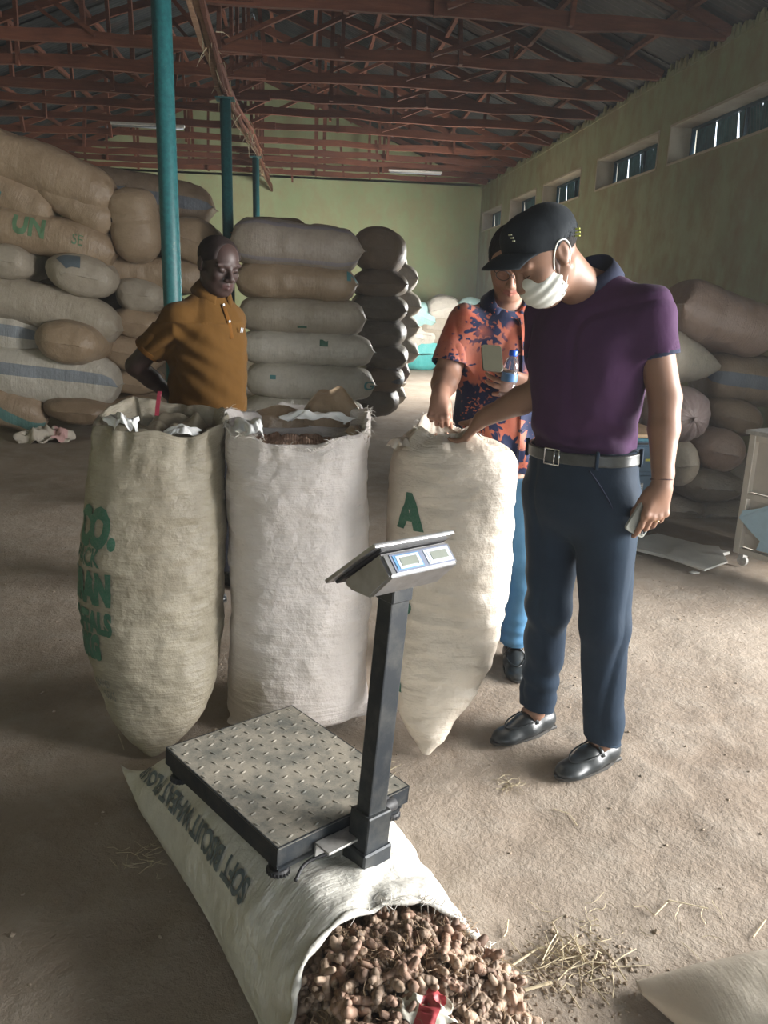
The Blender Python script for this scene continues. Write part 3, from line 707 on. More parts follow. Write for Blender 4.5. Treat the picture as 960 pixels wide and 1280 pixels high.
def sack_f(L, W, T, seed=0, kind='seam', bend=0.0, ear=.05, wr=.012, twist=0.0, sag=.0, lump=.018, k0=None, k1=None, pq=2.5):
    """filled sack along X, width Y, thickness Z. kind of each end: seam, soft (rounded with a short seam) or tied"""
    kinds = (k0 or kind, k1 or kind)
    def f(s, th):
        s = np.asarray(s, float); th = np.asarray(th, float); x = 2 * s - 1; ax = np.abs(x); near0 = x < 0
        def pick(fn): return np.where(near0, fn(kinds[0]), fn(kinds[1]))
        def tt(k):
            if k == 'seam': return np.maximum(1 - ax ** 7.0, 0) ** .55
            if k == 'soft': return np.maximum(1 - ax ** 7, 0) ** .50
            if k == 'cone': return np.maximum(1 - ax ** 2.0, 0) ** 1.1 + .02
            return np.maximum(1 - ax ** 3.2, 0) ** .6 * (1 - .0 * ax) + .04
        def ww(k):
            if k == 'seam': return 1 - .16 * ax ** 3 + .10 * ax ** 16
            if k == 'soft': return np.maximum(1 - .55 * ax ** 6, 0)
            if k == 'cone': return np.maximum(1 - ax ** 2.0, 0) ** 1.1 + .02
            return np.maximum(1 - ax ** 3.2, 0) ** .6 + .04
        t_, w_ = pick(tt), pick(ww)
        c, sn = np.cos(th), np.sin(th); q = 2 / pq
        yy = np.sign(c) * np.abs(c) ** q * W / 2 * w_; zz = np.sign(sn) * np.abs(sn) ** q * T / 2 * t_
        xx = x * L / 2 + np.sign(x) * ear * (yy / (W / 2)) ** 2 * ax ** 10
        end = np.exp(-(1 - ax) / .13)
        r = 1 + end * wr * 9 * np.sin(th * 7 + seed * 2 + 2 * np.sin(th * 2 + seed)) * (1 - .6 * end)
        zz = zz * r
        if kinds[0] == 'tied':
            g = 1 + np.where(near0, 1, 0) * .16 * np.exp(-(1 - ax) / .22) * (np.abs(np.sin(th * 9 + 1.5 * np.sin(th * 2 + seed))) - .5); yy = yy * g; zz = zz * g
        a = twist * x; yy, zz = yy * np.cos(a) - zz * np.sin(a), yy * np.sin(a) + zz * np.cos(a)
        zz = zz - bend * x * x + sag * x
        p = np.stack([xx, yy, zz], -1); d = lump * fbm(p, 3.2, seed, 2) + .008 * vnoise(p * np.array([1.6, .8, .8]), 11, seed) - .008 * np.maximum(0, 1 - np.abs(vnoise(p * np.array([1, .5, .5]), 7, seed + 3)) * 5) + .02 * end * vnoise(p, 11, seed + 5)
        n = np.stack([0 * c, c * (T / W), sn], -1); n /= np.linalg.norm(n, axis=-1)[..., None] + 1e-9
        return p + n * (d * (1 - .6 * ax ** 4))[..., None]
    return f
def make_sack(label, mat, L, W, T, M_, seed=0, group=None, n=30, m=36, name='sack', marks=(), cat='sack', **k):
    f = sack_f(L, W, T, seed, **k); me = surf_mesh(name, f, n, m); o = link(name, me, mat)
    o.matrix_world = M_; tag(o, label, cat, group)
    for mk in marks:
        kind, s_c, th_c, w_, h_, mm, txt, bold = mk
        if kind == 'band':
            bm = rect_bm(w_, h_); pl_ = lambda a, b: (s_c + (a - w_ / 2) / L, th_c + b / (T / 2 + W / 2) * 2)
            print_on('stripe_band', None, f, pl_, M[mm], o, bm=bm, off=.004)
        else:
            pl_ = lambda a, b: (s_c + a / L, th_c - b / ((T + W) / 4))
            print_on('printing', txt, f, pl_, M[mm], o, size=h_, bold=bold, off=.005, seg=.03)
    # stitched hem along flat ends
    for e_, sgn in ((0, -1), (1, 1)):
        kk = (k.get('k0') or k.get('kind', 'seam')) if e_ == 0 else (k.get('k1') or k.get('kind', 'seam'))
        if kk in ('tied', 'cone'): continue
        ths = np.linspace(0, PI, 19); lo = f(np.full(19, float(e_)), ths); hi = f(np.full(19, float(e_)), -ths); c = (lo + hi) / 2
        bm = bmesh.new(); pv = None; r_ = random.Random(seed + e_)
        for i in range(19):
            p = V(c[i]); h = .012 + r_.uniform(-.005, .006)
            q = [bm.verts.new(p + V((-sgn * .012, 0, .004))), bm.verts.new(p + V((sgn * h, 0, .003 + r_.uniform(-.004, .004)))), bm.verts.new(p + V((sgn * h, 0, -.003))), bm.verts.new(p + V((-sgn * .012, 0, -.004)))]
            if pv:
                for a in range(4): bm.faces.new((pv[a], pv[(a + 1) % 4], q[(a + 1) % 4], q[a]))
            pv = q
        finish(bm, 'hem', mat, o, True)
    if 'tied' in (k.get('kind'), k.get('k0')):
        p = f(np.zeros(1), np.zeros(1))[0]; bm = bmesh.new(); bm_lathe(bm, [(.012, -.01), (.016, .01), (.022, .03), (.012, .034)], 10, Matrix.Translation((-L / 2, 0, -k.get('bend', 0) - k.get('sag', 0))) @ Matrix.Rotation(-PI / 2, 4, 'Y'))
        finish(bm, 'gathered_neck', mat, o, True)
    return o
def zc(p): return float(-(CAM_R.T @ (np.array(p) - np.array([0, 0, CAM_H])))[2])
def sack_x(label, mat, u, v, lp, tp, yy, ang=0, depth=.5, yaw=0, seed=0, **k):
    """lengthwise sack seen from its side: pixel centre, length and thickness, at room depth yy"""
    c = P(u, v, y=yy); s = zc(c) / 1000; T_ = tp * s * 1.03
    Mx = Matrix.Translation(c + V((0, depth / 2, 0))) @ Matrix.Rotation(math.radians(ang + 1.5), 4, 'Y') @ Matrix.Rotation(math.radians(yaw), 4, 'Z')
    return make_sack(label, M[mat], lp * s, depth, T_, Mx, seed, **k)
def sack_end(label, mat, u, v, wp, tp, yy, ang=0, length=1.1, tilt=0, yaw=0, seed=0, **k):
    """sack pointing at the viewer, its end face in view"""
    c = P(u, v, y=yy); s = zc(c) / 1000
    Mx = Matrix.Translation(c + V((0, length / 2, 0))) @ Matrix.Rotation(math.radians(ang + 1.5), 4, 'Y') @ Matrix.Rotation(math.radians(90 + yaw), 4, 'Z') @ Matrix.Rotation(math.radians(tilt), 4, 'Y')
    k.setdefault('kind', 'soft'); k.setdefault('pq', 2.15)
    return make_sack(label, M[mat], length, wp * s * 1.02, tp * s * 1.04, Mx, seed, **k)
GL = 'sacks in the left pile'
sack_x('long tan sack on the very top of the left pile, sloping down', 'sk_tan', 30, 203, 222, 62, 8.9, 15, .52, seed=1, group=GL, bend=.06, kind='soft')
sack_x('greyish tan sack with a short blue-green band under the top sack', 'sk_tan', 2, 240, 118, 56, 8.95, 26, .5, seed=2, group=GL, kind='seam', ear=.02, marks=(('band', .46, PI, .07, .16, 'ink_teal', None, 0),))
sack_x('slender plain brown sack slanting down, wedged under the top sack', 'sk_tan', 89, 252, 104, 46, 8.95, 32, .45, seed=3, group=GL, kind='soft')
sack_x('long tan sack with faded green letters UN on its side', 'sk_tan', 42, 290, 190, 54, 8.9, 9, .52, seed=4, group=GL, kind='soft', bend=.04, marks=(('t', .36, PI + .1, 0, .22, 'ink_lgreen', 'UN', .01), ('t', .74, PI + .05, 0, .12, 'ink_lgreen', 'SE', .0)))
sack_end('small rounded sack end with puckered knot, above the smooth grey roll', 'sk_grey', 4, 326, 60, 46, 8.8, 8, seed=5, group=GL)
sack_end('bulging oval grey-tan sack end with a curved blue-grey band on its right side', 'sk_grey', 91, 343, 86, 54, 8.75, 10, 1.0, yaw=10, seed=6, group=GL, marks=(('band', .06, .55, .10, .26, 'ink_blue', None, 0),))
sack_x('long smooth greyish roll-like sack with a stitched end in the left pile', 'sk_grey', 52, 384, 186, 54, 8.85, 12, .5, seed=7, group=GL, kind='seam', bend=.05, ear=.0)
sack_x('white sack with grey-blue stripe, just over the widest striped sack', 'sk_white_str', -12, 418, 112, 66, 8.95, 6, .5, seed=8, group=GL, kind='soft')
sack_end('round tan sack end printed with a small oval stamp and faint words', 'sk_tan', 80, 430, 84, 55, 8.6, 6, 1.0, seed=9, group=GL, marks=())
sack_x('big pale sack with a long grey-blue stripe, widest at the base of the left pile', 'sk_white_str', 52, 474, 178, 68, 8.8, 4, .55, seed=10, group=GL, kind='seam', ear=.03)
sack_x('tan floor-level sack with a slanting turquoise stripe at the left edge', 'sk_tan_str', -2, 512, 106, 50, 8.75, 12, .5, seed=11, group=GL, kind='soft', twist=.5)
sack_end('flattened brown sack with a frayed lower seam resting on the floor beside the crumpled rag', 'sk_brown', 93, 516, 88, 36, 8.7, 2, 1.0, seed=12, group=GL)
G2 = 'sacks in the column behind the nearest teal pole'
sack_x('wide brown sack with two thin grey stripes topping the column behind the teal pole', 'sk_brown_str', 168, 243, 190, 56, 9.7, 5, .52, seed=13, group=G2, kind='seam', ear=.02)
sack_x('sack hanging to a point with a short black band, left of the teal pole', 'sk_tan', 163, 281, 92, 62, 8.95, 80, .55, seed=14, group=G2, k0='soft', k1='tied', marks=(('band', .40, PI + .75, .05, .12, 'dark', None, 0),))
sack_end('tan sack end behind the ochre-shirted man\'s head, right of the teal pole', 'sk_tan', 240, 301, 74, 56, 9.3, 16, 1.0, seed=15, group=G2)
sack_x('long tan sack pinched at its left tip, passing behind the teal pole at head height', 'sk_tan', 188, 341, 134, 42, 9.3, 4, .5, seed=16, group=G2, kind='soft')
sack_end('smooth egg-shaped tan sack end touching the teal pole, above shoulder level', 'sk_grey', 170, 369, 64, 46, 9.2, 4, 1.0, seed=17, group=G2)
sack_end('shiny tan sack end below the egg-shaped one, left of the ochre sleeve', 'sk_tan', 166, 404, 66, 38, 9.2, 5, 1.0, seed=18, group=G2)
sack_end('tan sack with a twisted little ear at its left tip, left of the man\'s elbow', 'sk_tan', 158, 443, 76, 44, 9.2, 12, 1.0, seed=19, group=G2)
sack_end('small pointed tan sack end just under the man\'s elbow', 'sk_tan', 164, 481, 56, 30, 9.2, 4, 1.0, seed=20, group=G2)
sack_end('lowest tan sack of the column, peeking out over the green-printed sack', 'sk_tan', 160, 512, 70, 34, 9.2, -6, 1.0, seed=21, group=G2)
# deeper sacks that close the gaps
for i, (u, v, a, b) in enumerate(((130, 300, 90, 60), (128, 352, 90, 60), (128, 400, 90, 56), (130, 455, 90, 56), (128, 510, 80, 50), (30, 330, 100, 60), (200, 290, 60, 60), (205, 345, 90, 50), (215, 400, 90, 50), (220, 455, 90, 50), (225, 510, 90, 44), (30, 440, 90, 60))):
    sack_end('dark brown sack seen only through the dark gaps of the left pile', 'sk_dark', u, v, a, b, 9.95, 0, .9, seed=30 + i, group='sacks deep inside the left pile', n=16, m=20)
# centre stack, long sides towards the viewer
GC = 'whitish long sacks of the tall centre stack'
sack_x('top whitish sack of the centre stack with grey-mauve stripes and a hanging flat end', 'sk_grey_str', 370, 306, 166, 60, 8.7, 0, .6, seed=50, group=GC, k0='soft', k1='seam', ear=.04, lump=.02, sag=-.02)
sack_x('speckled brown long sack with teal mark, second from the centre stack top', 'sk_tan', 370, 352, 156, 47, 8.72, 0, .6, seed=51, group=GC, kind='soft', marks=(('t', .90, PI - .2, 0, .22, 'ink_teal', 'N', .01),))
sack_x('plain off-white long sack, third from the top of the centre stack', 'sk_grey', 378, 396, 164, 46, 8.7, 0, .6, seed=52, group=GC, kind='soft', marks=(('band', .50, PI + .42, .10, .035, 'ink_green', None, 0),))
sack_x('off-white long sack with a small green printed square, fourth from the top', 'sk_white', 384, 438, 172, 45, 8.68, 0, .6, seed=53, group=GC, kind='soft', marks=(('band', .62, PI - .55, .09, .09, 'ink_green', None, 0), ('t', .605, PI - .50, 0, .11, 'sk_white', 'O', .004)))
sack_x('off-white long sack with a teal letter G at its end, fifth from top', 'sk_white', 388, 480, 166, 46, 8.66, 0, .6, seed=54, group=GC, kind='soft', marks=(('t', .90, PI + .22, 0, .16, 'ink_teal', 'G', .004), ('band', .22, PI - .3, .06, .05, 'ink_teal', None, 0)))
sack_x('lowest whitish sack of the centre stack, almost hidden behind the open white sack', 'sk_white', 380, 523, 160, 46, 8.66, 0, .6, seed=55, group=GC, kind='soft')
sack_x('small brown corner of a sack poking up behind the top of the centre stack', 'sk_brown', 340, 292, 90, 44, 9.5, -2, .6, seed=56, group='sacks behind the centre stack', kind='seam', ear=.05)
GR = 'brown sacks of the darker column right of the centre stack'
for i, (u, v, a, b, an, mt, kd, lb) in enumerate((
        (480, 311, 70, 56, 4, 'sk_brown', 'soft', 'large dark brown sack at the top right of the centre stack'),
        (480, 355, 76, 38, -2, 'sk_brown_str', 'seam', 'brown sack with a dark blue band, second from the top of the brown column'),
        (480, 386, 74, 40, 3, 'sk_dark', 'seam', 'dark brown sack folded over to the right, third in the brown column'),
        (482, 418, 62, 38, -3, 'sk_dark', 'soft', 'rounded blackish-brown sack, fourth in the brown column'),
        (486, 448, 60, 34, 3, 'sk_dark', 'seam', 'brown sack with a pointed right corner, fifth in the brown column'),
        (480, 477, 62, 34, -1, 'sk_brown_str', 'soft', 'brown sack with a faint blue band, second from the floor in the brown column'),
        (474, 505, 60, 38, 0, 'sk_dark', 'soft', 'dark sack resting on the floor at the foot of the brown column'))):
    sack_end(lb, mt, u, v, a, b, 9.6, an, 1.1, yaw=-6, seed=60 + i, group=GR, kind=kd)
GB = 'sunlit pale sacks behind the brown column'
for i, (u, v, a, b, yy, lb) in enumerate((
        (496, 350, 58, 40, 11.0, 'pale sunlit sack poking out behind the second sack of the brown column'),
        (500, 380, 56, 38, 11.0, 'pale sunlit sack poking out behind the third sack of the brown column'),
        (500, 410, 52, 36, 11.0, 'glaring white sack behind the fourth sack of the brown column'),
        (498, 438, 56, 34, 11.0, 'glaring white sack behind the fifth sack of the brown column'),
        (492, 466, 44, 34, 11.0, 'pinkish sack low behind the brown column'),
        (484, 330, 56, 46, 12.3, 'pale sack high behind the brown column, farther off'),
        (488, 400, 60, 46, 12.3, 'pale sack midway up behind the brown column, farther off'),
        (484, 448, 60, 40, 12.3, 'pale sack low behind the brown column, farther off'),
        (486, 495, 46, 34, 11.0, 'pale sack on the floor behind the lowest brown sack'),
        (482, 478, 54, 34, 12.3, 'pale sack on the floor farther behind the brown column'))):
    sack_end(lb, 'sk_white' if i != 4 else 'sk_mauve', u, v, a, b, yy, (-8, 6, -5, 8, 0, 5, -6, 3, 0, 0)[i], 1.0, seed=80 + i, group=GB, kind='seam', ear=.08)
# far bags against the back wall
GF = 'bags heaped against the far green wall'
for i, (u, v, a, b, mt, an, kd, lb) in enumerate((
        (530, 443, 58, 30, 'sk_teal', -6, 'soft', 'bright turquoise bag lying on the floor by the far wall'),
        (512, 420, 36, 34, 'sk_white', 10, 'seam', 'white bag at the left of the far heap, next to the brown column'),
        (545, 412, 46, 32, 'sk_grey', 0, 'soft', 'grey bag in the middle of the far heap'),
        (527, 396, 36, 26, 'sk_blue', 18, 'seam', 'pale turquoise crumpled bag on top of the far heap'),
        (556, 386, 38, 24, 'sk_white', -14, 'seam', 'whitish bag crowning the far heap beside the tie-dye sleeve'),
        (590, 436, 60, 40, 'sk_white', 0, 'soft', 'whitish bag of the far heap half hidden by the tie-dye shirt'),
        (600, 398, 56, 34, 'sk_blue', 4, 'soft', 'turquoise bag of the far heap behind the tie-dye shoulder'),
        (560, 446, 50, 26, 'sk_grey', 0, 'soft', 'grey bag lying on the floor behind the turquoise one at the far wall'),
        (530, 418, 40, 24, 'sk_white', 6, 'soft', 'small white bag between the turquoise bags of the far heap'),
        (575, 412, 44, 26, 'sk_grey', -5, 'soft', 'grey bag of the far heap close to the tie-dye sleeve'))):
    sack_end(lb, mt, u, v, a * 1.1, b * 1.3, 17.3, an, 1.0, seed=100 + i, group=GF, kind=kd, lump=.05)
# pile against the windowed wall, right
GW = 'sacks piled under the high windows at the right'
sack_x('big brown striped sack on top of the right-hand pile', 'sk_rose', 922, 402, 140, 80, 5.6, 14, .6, seed=120, group=GW, kind='seam', ear=.02, lump=.03)
sack_x('pale sack with a sharp tip pointing right, under the big brown one', 'sk_grey', 838, 447, 200, 74, 5.5, 7, .6, seed=121, group=GW, k0='soft', k1='cone')
sack_x('brown sack with a dark band, cut by the right edge below the big brown one', 'sk_brown_str', 948, 478, 110, 64, 5.7, 4, .6, seed=122, group=GW, kind='soft')
sack_end('mauve bag gathered into radiating folds, beside the bare forearm', 'sk_mauve', 868, 524, 78, 70, 5.25, 0, .8, seed=123, group=GW, kind='tied', wr=.03, n=60, m=90)
sack_end('mauve sack showing between the purple shirt and the bare arm', 'sk_mauve', 800, 498, 70, 80, 5.6, 0, .8, seed=124, group=GW, kind='soft')
sack_end('dark rosy-brown sack right of the gathered mauve bag', 'sk_brown', 930, 525, 80, 46, 5.6, 12, .8, seed=125, group=GW)
sack_end('brown sack with sheen above the grey trolley cabinet\'s left side', 'sk_rose', 908, 568, 76, 56, 5.4, 8, .8, seed=126, group=GW)
sack_end('grey sack tucked under the gathered mauve bag', 'sk_grey', 858, 583, 56, 60, 5.3, -6, .8, seed=127, group=GW)
sack_end('dark brown sack low in the pile beside the trolley cabinet', 'sk_dark', 898, 612, 96, 44, 5.35, 3, .8, seed=128, group=GW)
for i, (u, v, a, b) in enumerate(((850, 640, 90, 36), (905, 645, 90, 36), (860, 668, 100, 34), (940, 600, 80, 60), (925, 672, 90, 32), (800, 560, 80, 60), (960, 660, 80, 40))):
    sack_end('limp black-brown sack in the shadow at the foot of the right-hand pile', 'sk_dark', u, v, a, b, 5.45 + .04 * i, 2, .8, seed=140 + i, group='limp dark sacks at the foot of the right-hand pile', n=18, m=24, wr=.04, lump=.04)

# ================================================================== PEOPLE
def nrm(a): a = np.array(a, float); return a / np.linalg.norm(a)
def basis(f, l):
    """head / body frame: forward, left, up as columns"""
    f = nrm(f); l = np.array(l, float); l = nrm(l - f * (l @ f)); return np.stack([f, l, np.cross(f, l)], 1)
def head_field(F, c, R, s=1.0, lips=1.0, nose=1.0, wide=1.0):
    c = np.array(c, float); at = lambda x, y, z: c + R @ (np.array([x, y * wide, z]) * s)
    E = lambda p, r, k=.012, op='u', RR=None: F.ell(at(*p), [q * s for q in r], R if RR is None else RR, k * s, op)
    C = lambda a, b, ra, rb, k=.01, op='u': F.cap(at(*a), at(*b), ra * s, rb * s, k * s, op)
    E((-.012, 0, .036), (.100, .077, .086)); E((.03, 0, -.03), (.064, .061, .085), .03)
    E((.02, 0, .03), (.078, .070, .075), .02)
    for q in (-1, 1):
        C((-.005, .056 * q, -.045), (.055, .026 * q, -.098), .018, .016, .025)
        E((.058, .040 * q, -.028), (.028, .024, .026), .02)
        E((.098, .031 * q, .006), (.014, .020, .012), .010, 's')
        E((.080, .031 * q, .003), (.0135, .0165, .0115), .004)
        C((.088, .014 * q, .024), (.080, .050 * q, .024), .009, .008, .012)
        E((.106, .012 * q * nose, -.036), (.011, .008 * nose, .008), .006)
    C((.094, 0, .012), (.114, 0, -.028), .0075, .0115 * nose, .010); E((.112, 0, -.033), (.012, .011 * nose, .010), .006)
    E((.062, 0, -.103), (.030, .032, .022), .02)
    E((.085, 0, -.062), (.020, .030, .022), .014)
    for q in (-1, 1):
        C((.103, 0, -.0615), (.089, .022 * q, -.065), .0055 * lips, .003, .004); C((.1005, 0, -.0735), (.089, .021 * q, -.068), .0070 * lips, .003, .004)
    C((.106, .018, -.0675), (.106, -.018, -.0675), .0022, .0022, .003, 's')
    for q in (-1, 1):                                      # ears
        er = R @ np.array([[.96, 0, -.28], [0, 1, 0], [.28, 0, .96]])
        E((-.012, .078 * q, -.002), (.019, .008, .031), .006, 'u', er); E((-.006, .088 * q, .004), (.010, .007, .019), .004, 's', er)
        E((-.002, .078 * q, -.028), (.008, .006, .008), .006)
def finger(F, base, d, n, L, r, curl, k=.004):
    """three phalanges bending from d towards n"""
    p = np.array(base, float); a = 0; prev = p; out = [p]
    for frac, cu, (ra, rb) in zip((.45, .30, .25), curl, ((r, r * .93), (r * .93, r * .85), (r * .85, r * .74))):
        a += cu; v = d * math.cos(a) + n * math.sin(a); q = prev + v * L * frac
        F.cap(prev, q, ra, rb, k); prev = q; out.append(q)
    return out
def hand(F, w, d, n, side, s=1.0, curls=None, spread=.07, thumb=None, k=.006):
    """w wrist, d towards the knuckles, n out of the palm, side: +1 when the thumb lies on d x n"""
    w = np.array(w, float); d = nrm(d); n = nrm(np.array(n) - d * (np.array(n) @ d)); t = np.cross(d, n) * side
    curls = curls or [(.5, .6, .4)] * 4; tips = []
    F.cap(w - d * .03 * s, w + d * .02 * s, .026 * s, .027 * s, .015, flat=(n, .78))
    for i, (o, kd, L, r) in enumerate(((.030, .083, .074, .0092), (.010, .088, .082, .0096), (-.010, .084, .076, .0090), (-.029, .076, .060, .0080))):
        kn = w + d * kd * s + t * o * s
        F.cap(w + d * .012 * s + t * o * .55 * s, kn, .0165 * s, .0120 * s, .012)
        F.ell(kn - n * .003 * s, (.0118 * s,) * 3, None, .006)
        dd = nrm(d + t * (o / .03) * spread)
        tips.append(finger(F, kn, dd, n, L * s, r * s, curls[i]))
    F.ell(w + d * .035 * s + t * .022 * s + n * .010 * s, (.020 * s, .017 * s, .016 * s), None, .012)
    th = thumb or (.6, .35, .25)                           # outward, towards palm, then bends
    b = w + d * .022 * s + t * .028 * s + n * .008 * s
    v = nrm(d * (1 - th[0] * .4) + t * th[0] + n * th[1]); m = b + v * .038 * s
    F.cap(b, m, .0145 * s, .0112 * s, .010); v2 = nrm(v + d * .35 + n * th[2]); e = m + v2 * .032 * s; F.cap(m, e, .0110 * s, .0098 * s, .004)
    v3 = nrm(v2 + n * th[2]); e2 = e + v3 * .024 * s; F.cap(e, e2, .0098 * s, .0078 * s, .004)
    return tips, e2, t
def slots(me, mats, fn):
    for m in mats: me.materials.append(m)
    n = len(me.polygons); c = np.empty(n * 3, np.float32); me.polygons.foreach_get('center', c); me.polygons.foreach_set('material_index', fn(c.reshape(-1, 3)).astype(np.int32))
def place_skin(name, F, mats, parent, fn=None, disp=None, smooth=1):
    me = F.mesh(name, disp, smooth); o = link(name, me, None, parent)
    if fn is None: me.materials.append(mats)
    else: slots(me, mats, fn)
    return o
def folds(a=.004, seed=0, st=(1, 1, .35), sc=7, extra=None):
    def g(v, N):
        q = v * np.array(st); r = a * fbm(q, sc, seed, 3) - a * 1.1 * np.maximum(0, 1 - np.abs(vnoise(q, sc * .8, seed + 9)) * 4.5)
        return r + (extra(v, N) if extra else 0)
    return g
def collar(c, R, rx, ry, h, flare, mat, parent, gap=.5, th=.004, drop=.02, name='collar', back=.012):
    """folded shirt collar: an open ring round the neck, columns of R = forward, left, up; gap = half opening angle in front"""
    c = np.array(c, float); n = 40; bm = bmesh.new(); pv = None
    for i in range(n + 1):
        a = gap + (2 * PI - 2 * gap) * i / n; ca, sa = math.cos(a), math.sin(a); fr = max(0, ca) ** 2; bk = max(0, -ca)
        e = abs(i / n * 2 - 1) ** 8
        prof = [(0, -.5 * h), (.000, h + back * bk), (.006, h + .003 + back * bk), (.010 + flare * .5, h * .35 + back * bk), (.012 + flare, -h * .35 - drop * fr - .012 * e), (.009 + flare, -h * .38 - drop * fr - .012 * e), (.006, h * .2), (-th, -.5 * h)]
        ring = [bm.verts.new(c + R @ np.array([(rx + o) * ca, (ry + o) * sa, z - .9 * drop * max(0, ca)])) for o, z in prof]
        if pv:
            m = len(ring)
            for k in range(m): bm.faces.new((pv[k], pv[(k + 1) % m], ring[(k + 1) % m], ring[k]))
        else: bm.faces.new(ring)
        pv = ring
    bm.faces.new(pv[::-1]); return finish(bm, name, mat, parent, True)
def shoe(parent, heel, toe, bit=True, L=None, name='shoe', s=1.0):
    """loafer standing on the floor from heel to toe"""
    heel, toe = V(heel), V(toe); d = (toe - heel); d.z = 0; Ls = L or d.length; d.normalize(); l = V((-d.y, d.x, 0)); zf = heel.z
    F = Field((-.05, -.08, -.005), (Ls + .05, .08, .16), .0035)
    k = Ls / .29
    F.ell((.055 * k, 0, .038), (.052, .036, .045), None, .02); F.cap((.05 * k, 0, .045), (.14 * k, 0, .040), .040, .042, .03, flat=((0, 0, 1), .95))
    F.cap((.14 * k, .002, .030), (.225 * k, .0, .018), .046, .042, .03, flat=((0, 0, 1), .62)); F.ell((.225 * k, 0, .018), (.062 * k, .043, .026), None, .02)
    F.cap((.14 * k, 0, .052), (.20 * k, 0, .035), .026, .022, .03)
    F.half((0, 0, .004), (0, 0, -1)); F.half((.03 * k, 0, .086), (-.25, 0, 1), .004)
    F.cap((.035 * k, 0, .105), (.105 * k, 0, .085), .030, .030, .006, 's'); F.cap((.045 * k, 0, .07), (.09 * k, 0, .065), .026, .024, .006, 's')
    mt = Matrix(((d.x, l.x, 0, heel.x), (d.y, l.y, 0, heel.y), (0, 0, 1, zf), (0, 0, 0, 1)))
    me = F.mesh('upper'); me.transform(mt); o = link(name, me, M['leather'], parent)
    bm = bmesh.new(); pts = []
    for i in range(28):
        a = 2 * PI * i / 28; x = math.cos(a); y = math.sin(a)
        px_ = Ls * (.5 + .52 * np.sign(x) * abs(x) ** .8); wd = .049 if px_ > Ls * .5 else .036 + .013 * px_ / (Ls * .5); pts.append((px_, y * wd * (1 if abs(x) < .8 else 1)))
    for z0, z1, q in ((0, .012, 1.0),):
        a = [bm.verts.new((x, y * q, z0 + (.006 if x > .1 * k else 0))) for x, y in pts]; b = [bm.verts.new((x, y * q, z1 + .003)) for x, y in pts]
        bm.faces.new(a[::-1]); bm.faces.new(b)
        for i in range(28): bm.faces.new((a[i], a[(i + 1) % 28], b[(i + 1) % 28], b[i]))
    bm_box(bm, (.04 * k, 0, .007), (.075 * k, .066, .014), bev=.004)
    bmesh.ops.transform(bm, matrix=mt, verts=bm.verts); finish(bm, 'sole', M['sole'], o)
    bm = bmesh.new(); bm_tube(bm, [(.120 * k, y, .0985 - 20 * y * y) for y in np.linspace(-.045, .045, 11)], .008, 8, flat=.45); bmesh.ops.transform(bm, matrix=mt, verts=bm.verts); finish(bm, 'strap', M['leather'], o, True)
    if bit:
        bm = bmesh.new()
        for q in (-1, 1): bm_tube(bm, [(.120 * k + .009 * math.cos(a), q * .014 + .009 * math.sin(a), .1035) for a in np.linspace(0, 2 * PI, 13)], .0017, 6)
        bm_tube(bm, [(.12 * k, -.008, .1045), (.12 * k, .008, .1045)], .002, 6); bmesh.ops.transform(bm, matrix=mt, verts=bm.verts); finish(bm, 'metal_bit', M['chrome'], o, True)
    bm = bmesh.new(); bm_tube(bm, bez([(.130 * k, -.041, .068), (.18 * k, -.036, .061), (.215 * k, -.022, .056), (.232 * k, 0, .053), (.215 * k, .022, .056), (.18 * k, .036, .061), (.130 * k, .041, .068)], 4), .0028, 6); bmesh.ops.transform(bm, matrix=mt, verts=bm.verts); finish(bm, 'apron_seam', M['leather'], o, True)
    return o
def hair_shell(c, R, parent, mat, cuts, grow=.003, s=1.0, wide=1.0, name='hair', noise=.0015, h=.004, extra=None):
    F = Field(np.array(c) - .17, np.array(c) + .17, h)
    at = lambda x, y, z: np.array(c) + R @ (np.array([x, y * wide, z]) * s)
    F.ell(at(-.012, 0, .036), [(q + grow) * s for q in (.100, .077 * wide, .086)], R, .012); F.ell(at(.02, 0, .03), [(q + grow) * s for q in (.078, .070 * wide, .075)], R, .02)
    if extra: extra(F, at)
    for p, n in cuts: F.half(at(*p), R @ np.array(n, float), .006)
    F.ell(at(.008, 0, .0), [.080, .071 * wide, .055], R, .01, 's')
    return place_skin(name, F, mat, parent, disp=lambda v, N: noise * vnoise(v, 160, 1), smooth=1)

# ------------------------------------------------------------------ man in the purple polo shirt, cap and mask
pp_ = tag(empty('person', (.87, 2.40, 0)), 'tall man in purple polo shirt, black cap and white mask reaching into the cream sack', 'person')
pp_.name = 'person'
O0 = np.array([.87, 2.40, 0.0])
def under(o, root):
    """keep world-space geometry while parenting under a root placed elsewhere"""
    o.matrix_parent_inverse = Matrix.Identity(4); o.data.transform(Matrix.Translation(-root.location)); return o
def adopt(root):
    for o in root.children: o.data.transform(Matrix.Translation(-root.location)); [c.data.transform(Matrix.Translation(-root.location)) for c in o.children]
LAT = math.atan2(-.8, .6)
SEC_P = [(.93, .868, 2.385, .178, .140), (1.06, .862, 2.38, .165, .138), (1.16, .856, 2.38, .168, .144), (1.30, .856, 2.385, .186, .146), (1.42, .862, 2.392, .200, .138), (1.495, .864, 2.405, .188, .112), (1.55, .862, 2.412, .125, .082), (1.59, .855, 2.41, .070, .062)]
SP = [q + (LAT,) for q in SEC_P]
hc = np.array([.672, 2.300, 1.630]); HR = basis((-.76, -.14, -.66), (.20, -.975, -.02)); HC = basis((-.93, -.20, -.12), (.20, -.975, -.02))
Ls_, Rs_ = np.array([.970, 2.255, 1.480]), np.array([.758, 2.525, 1.475])
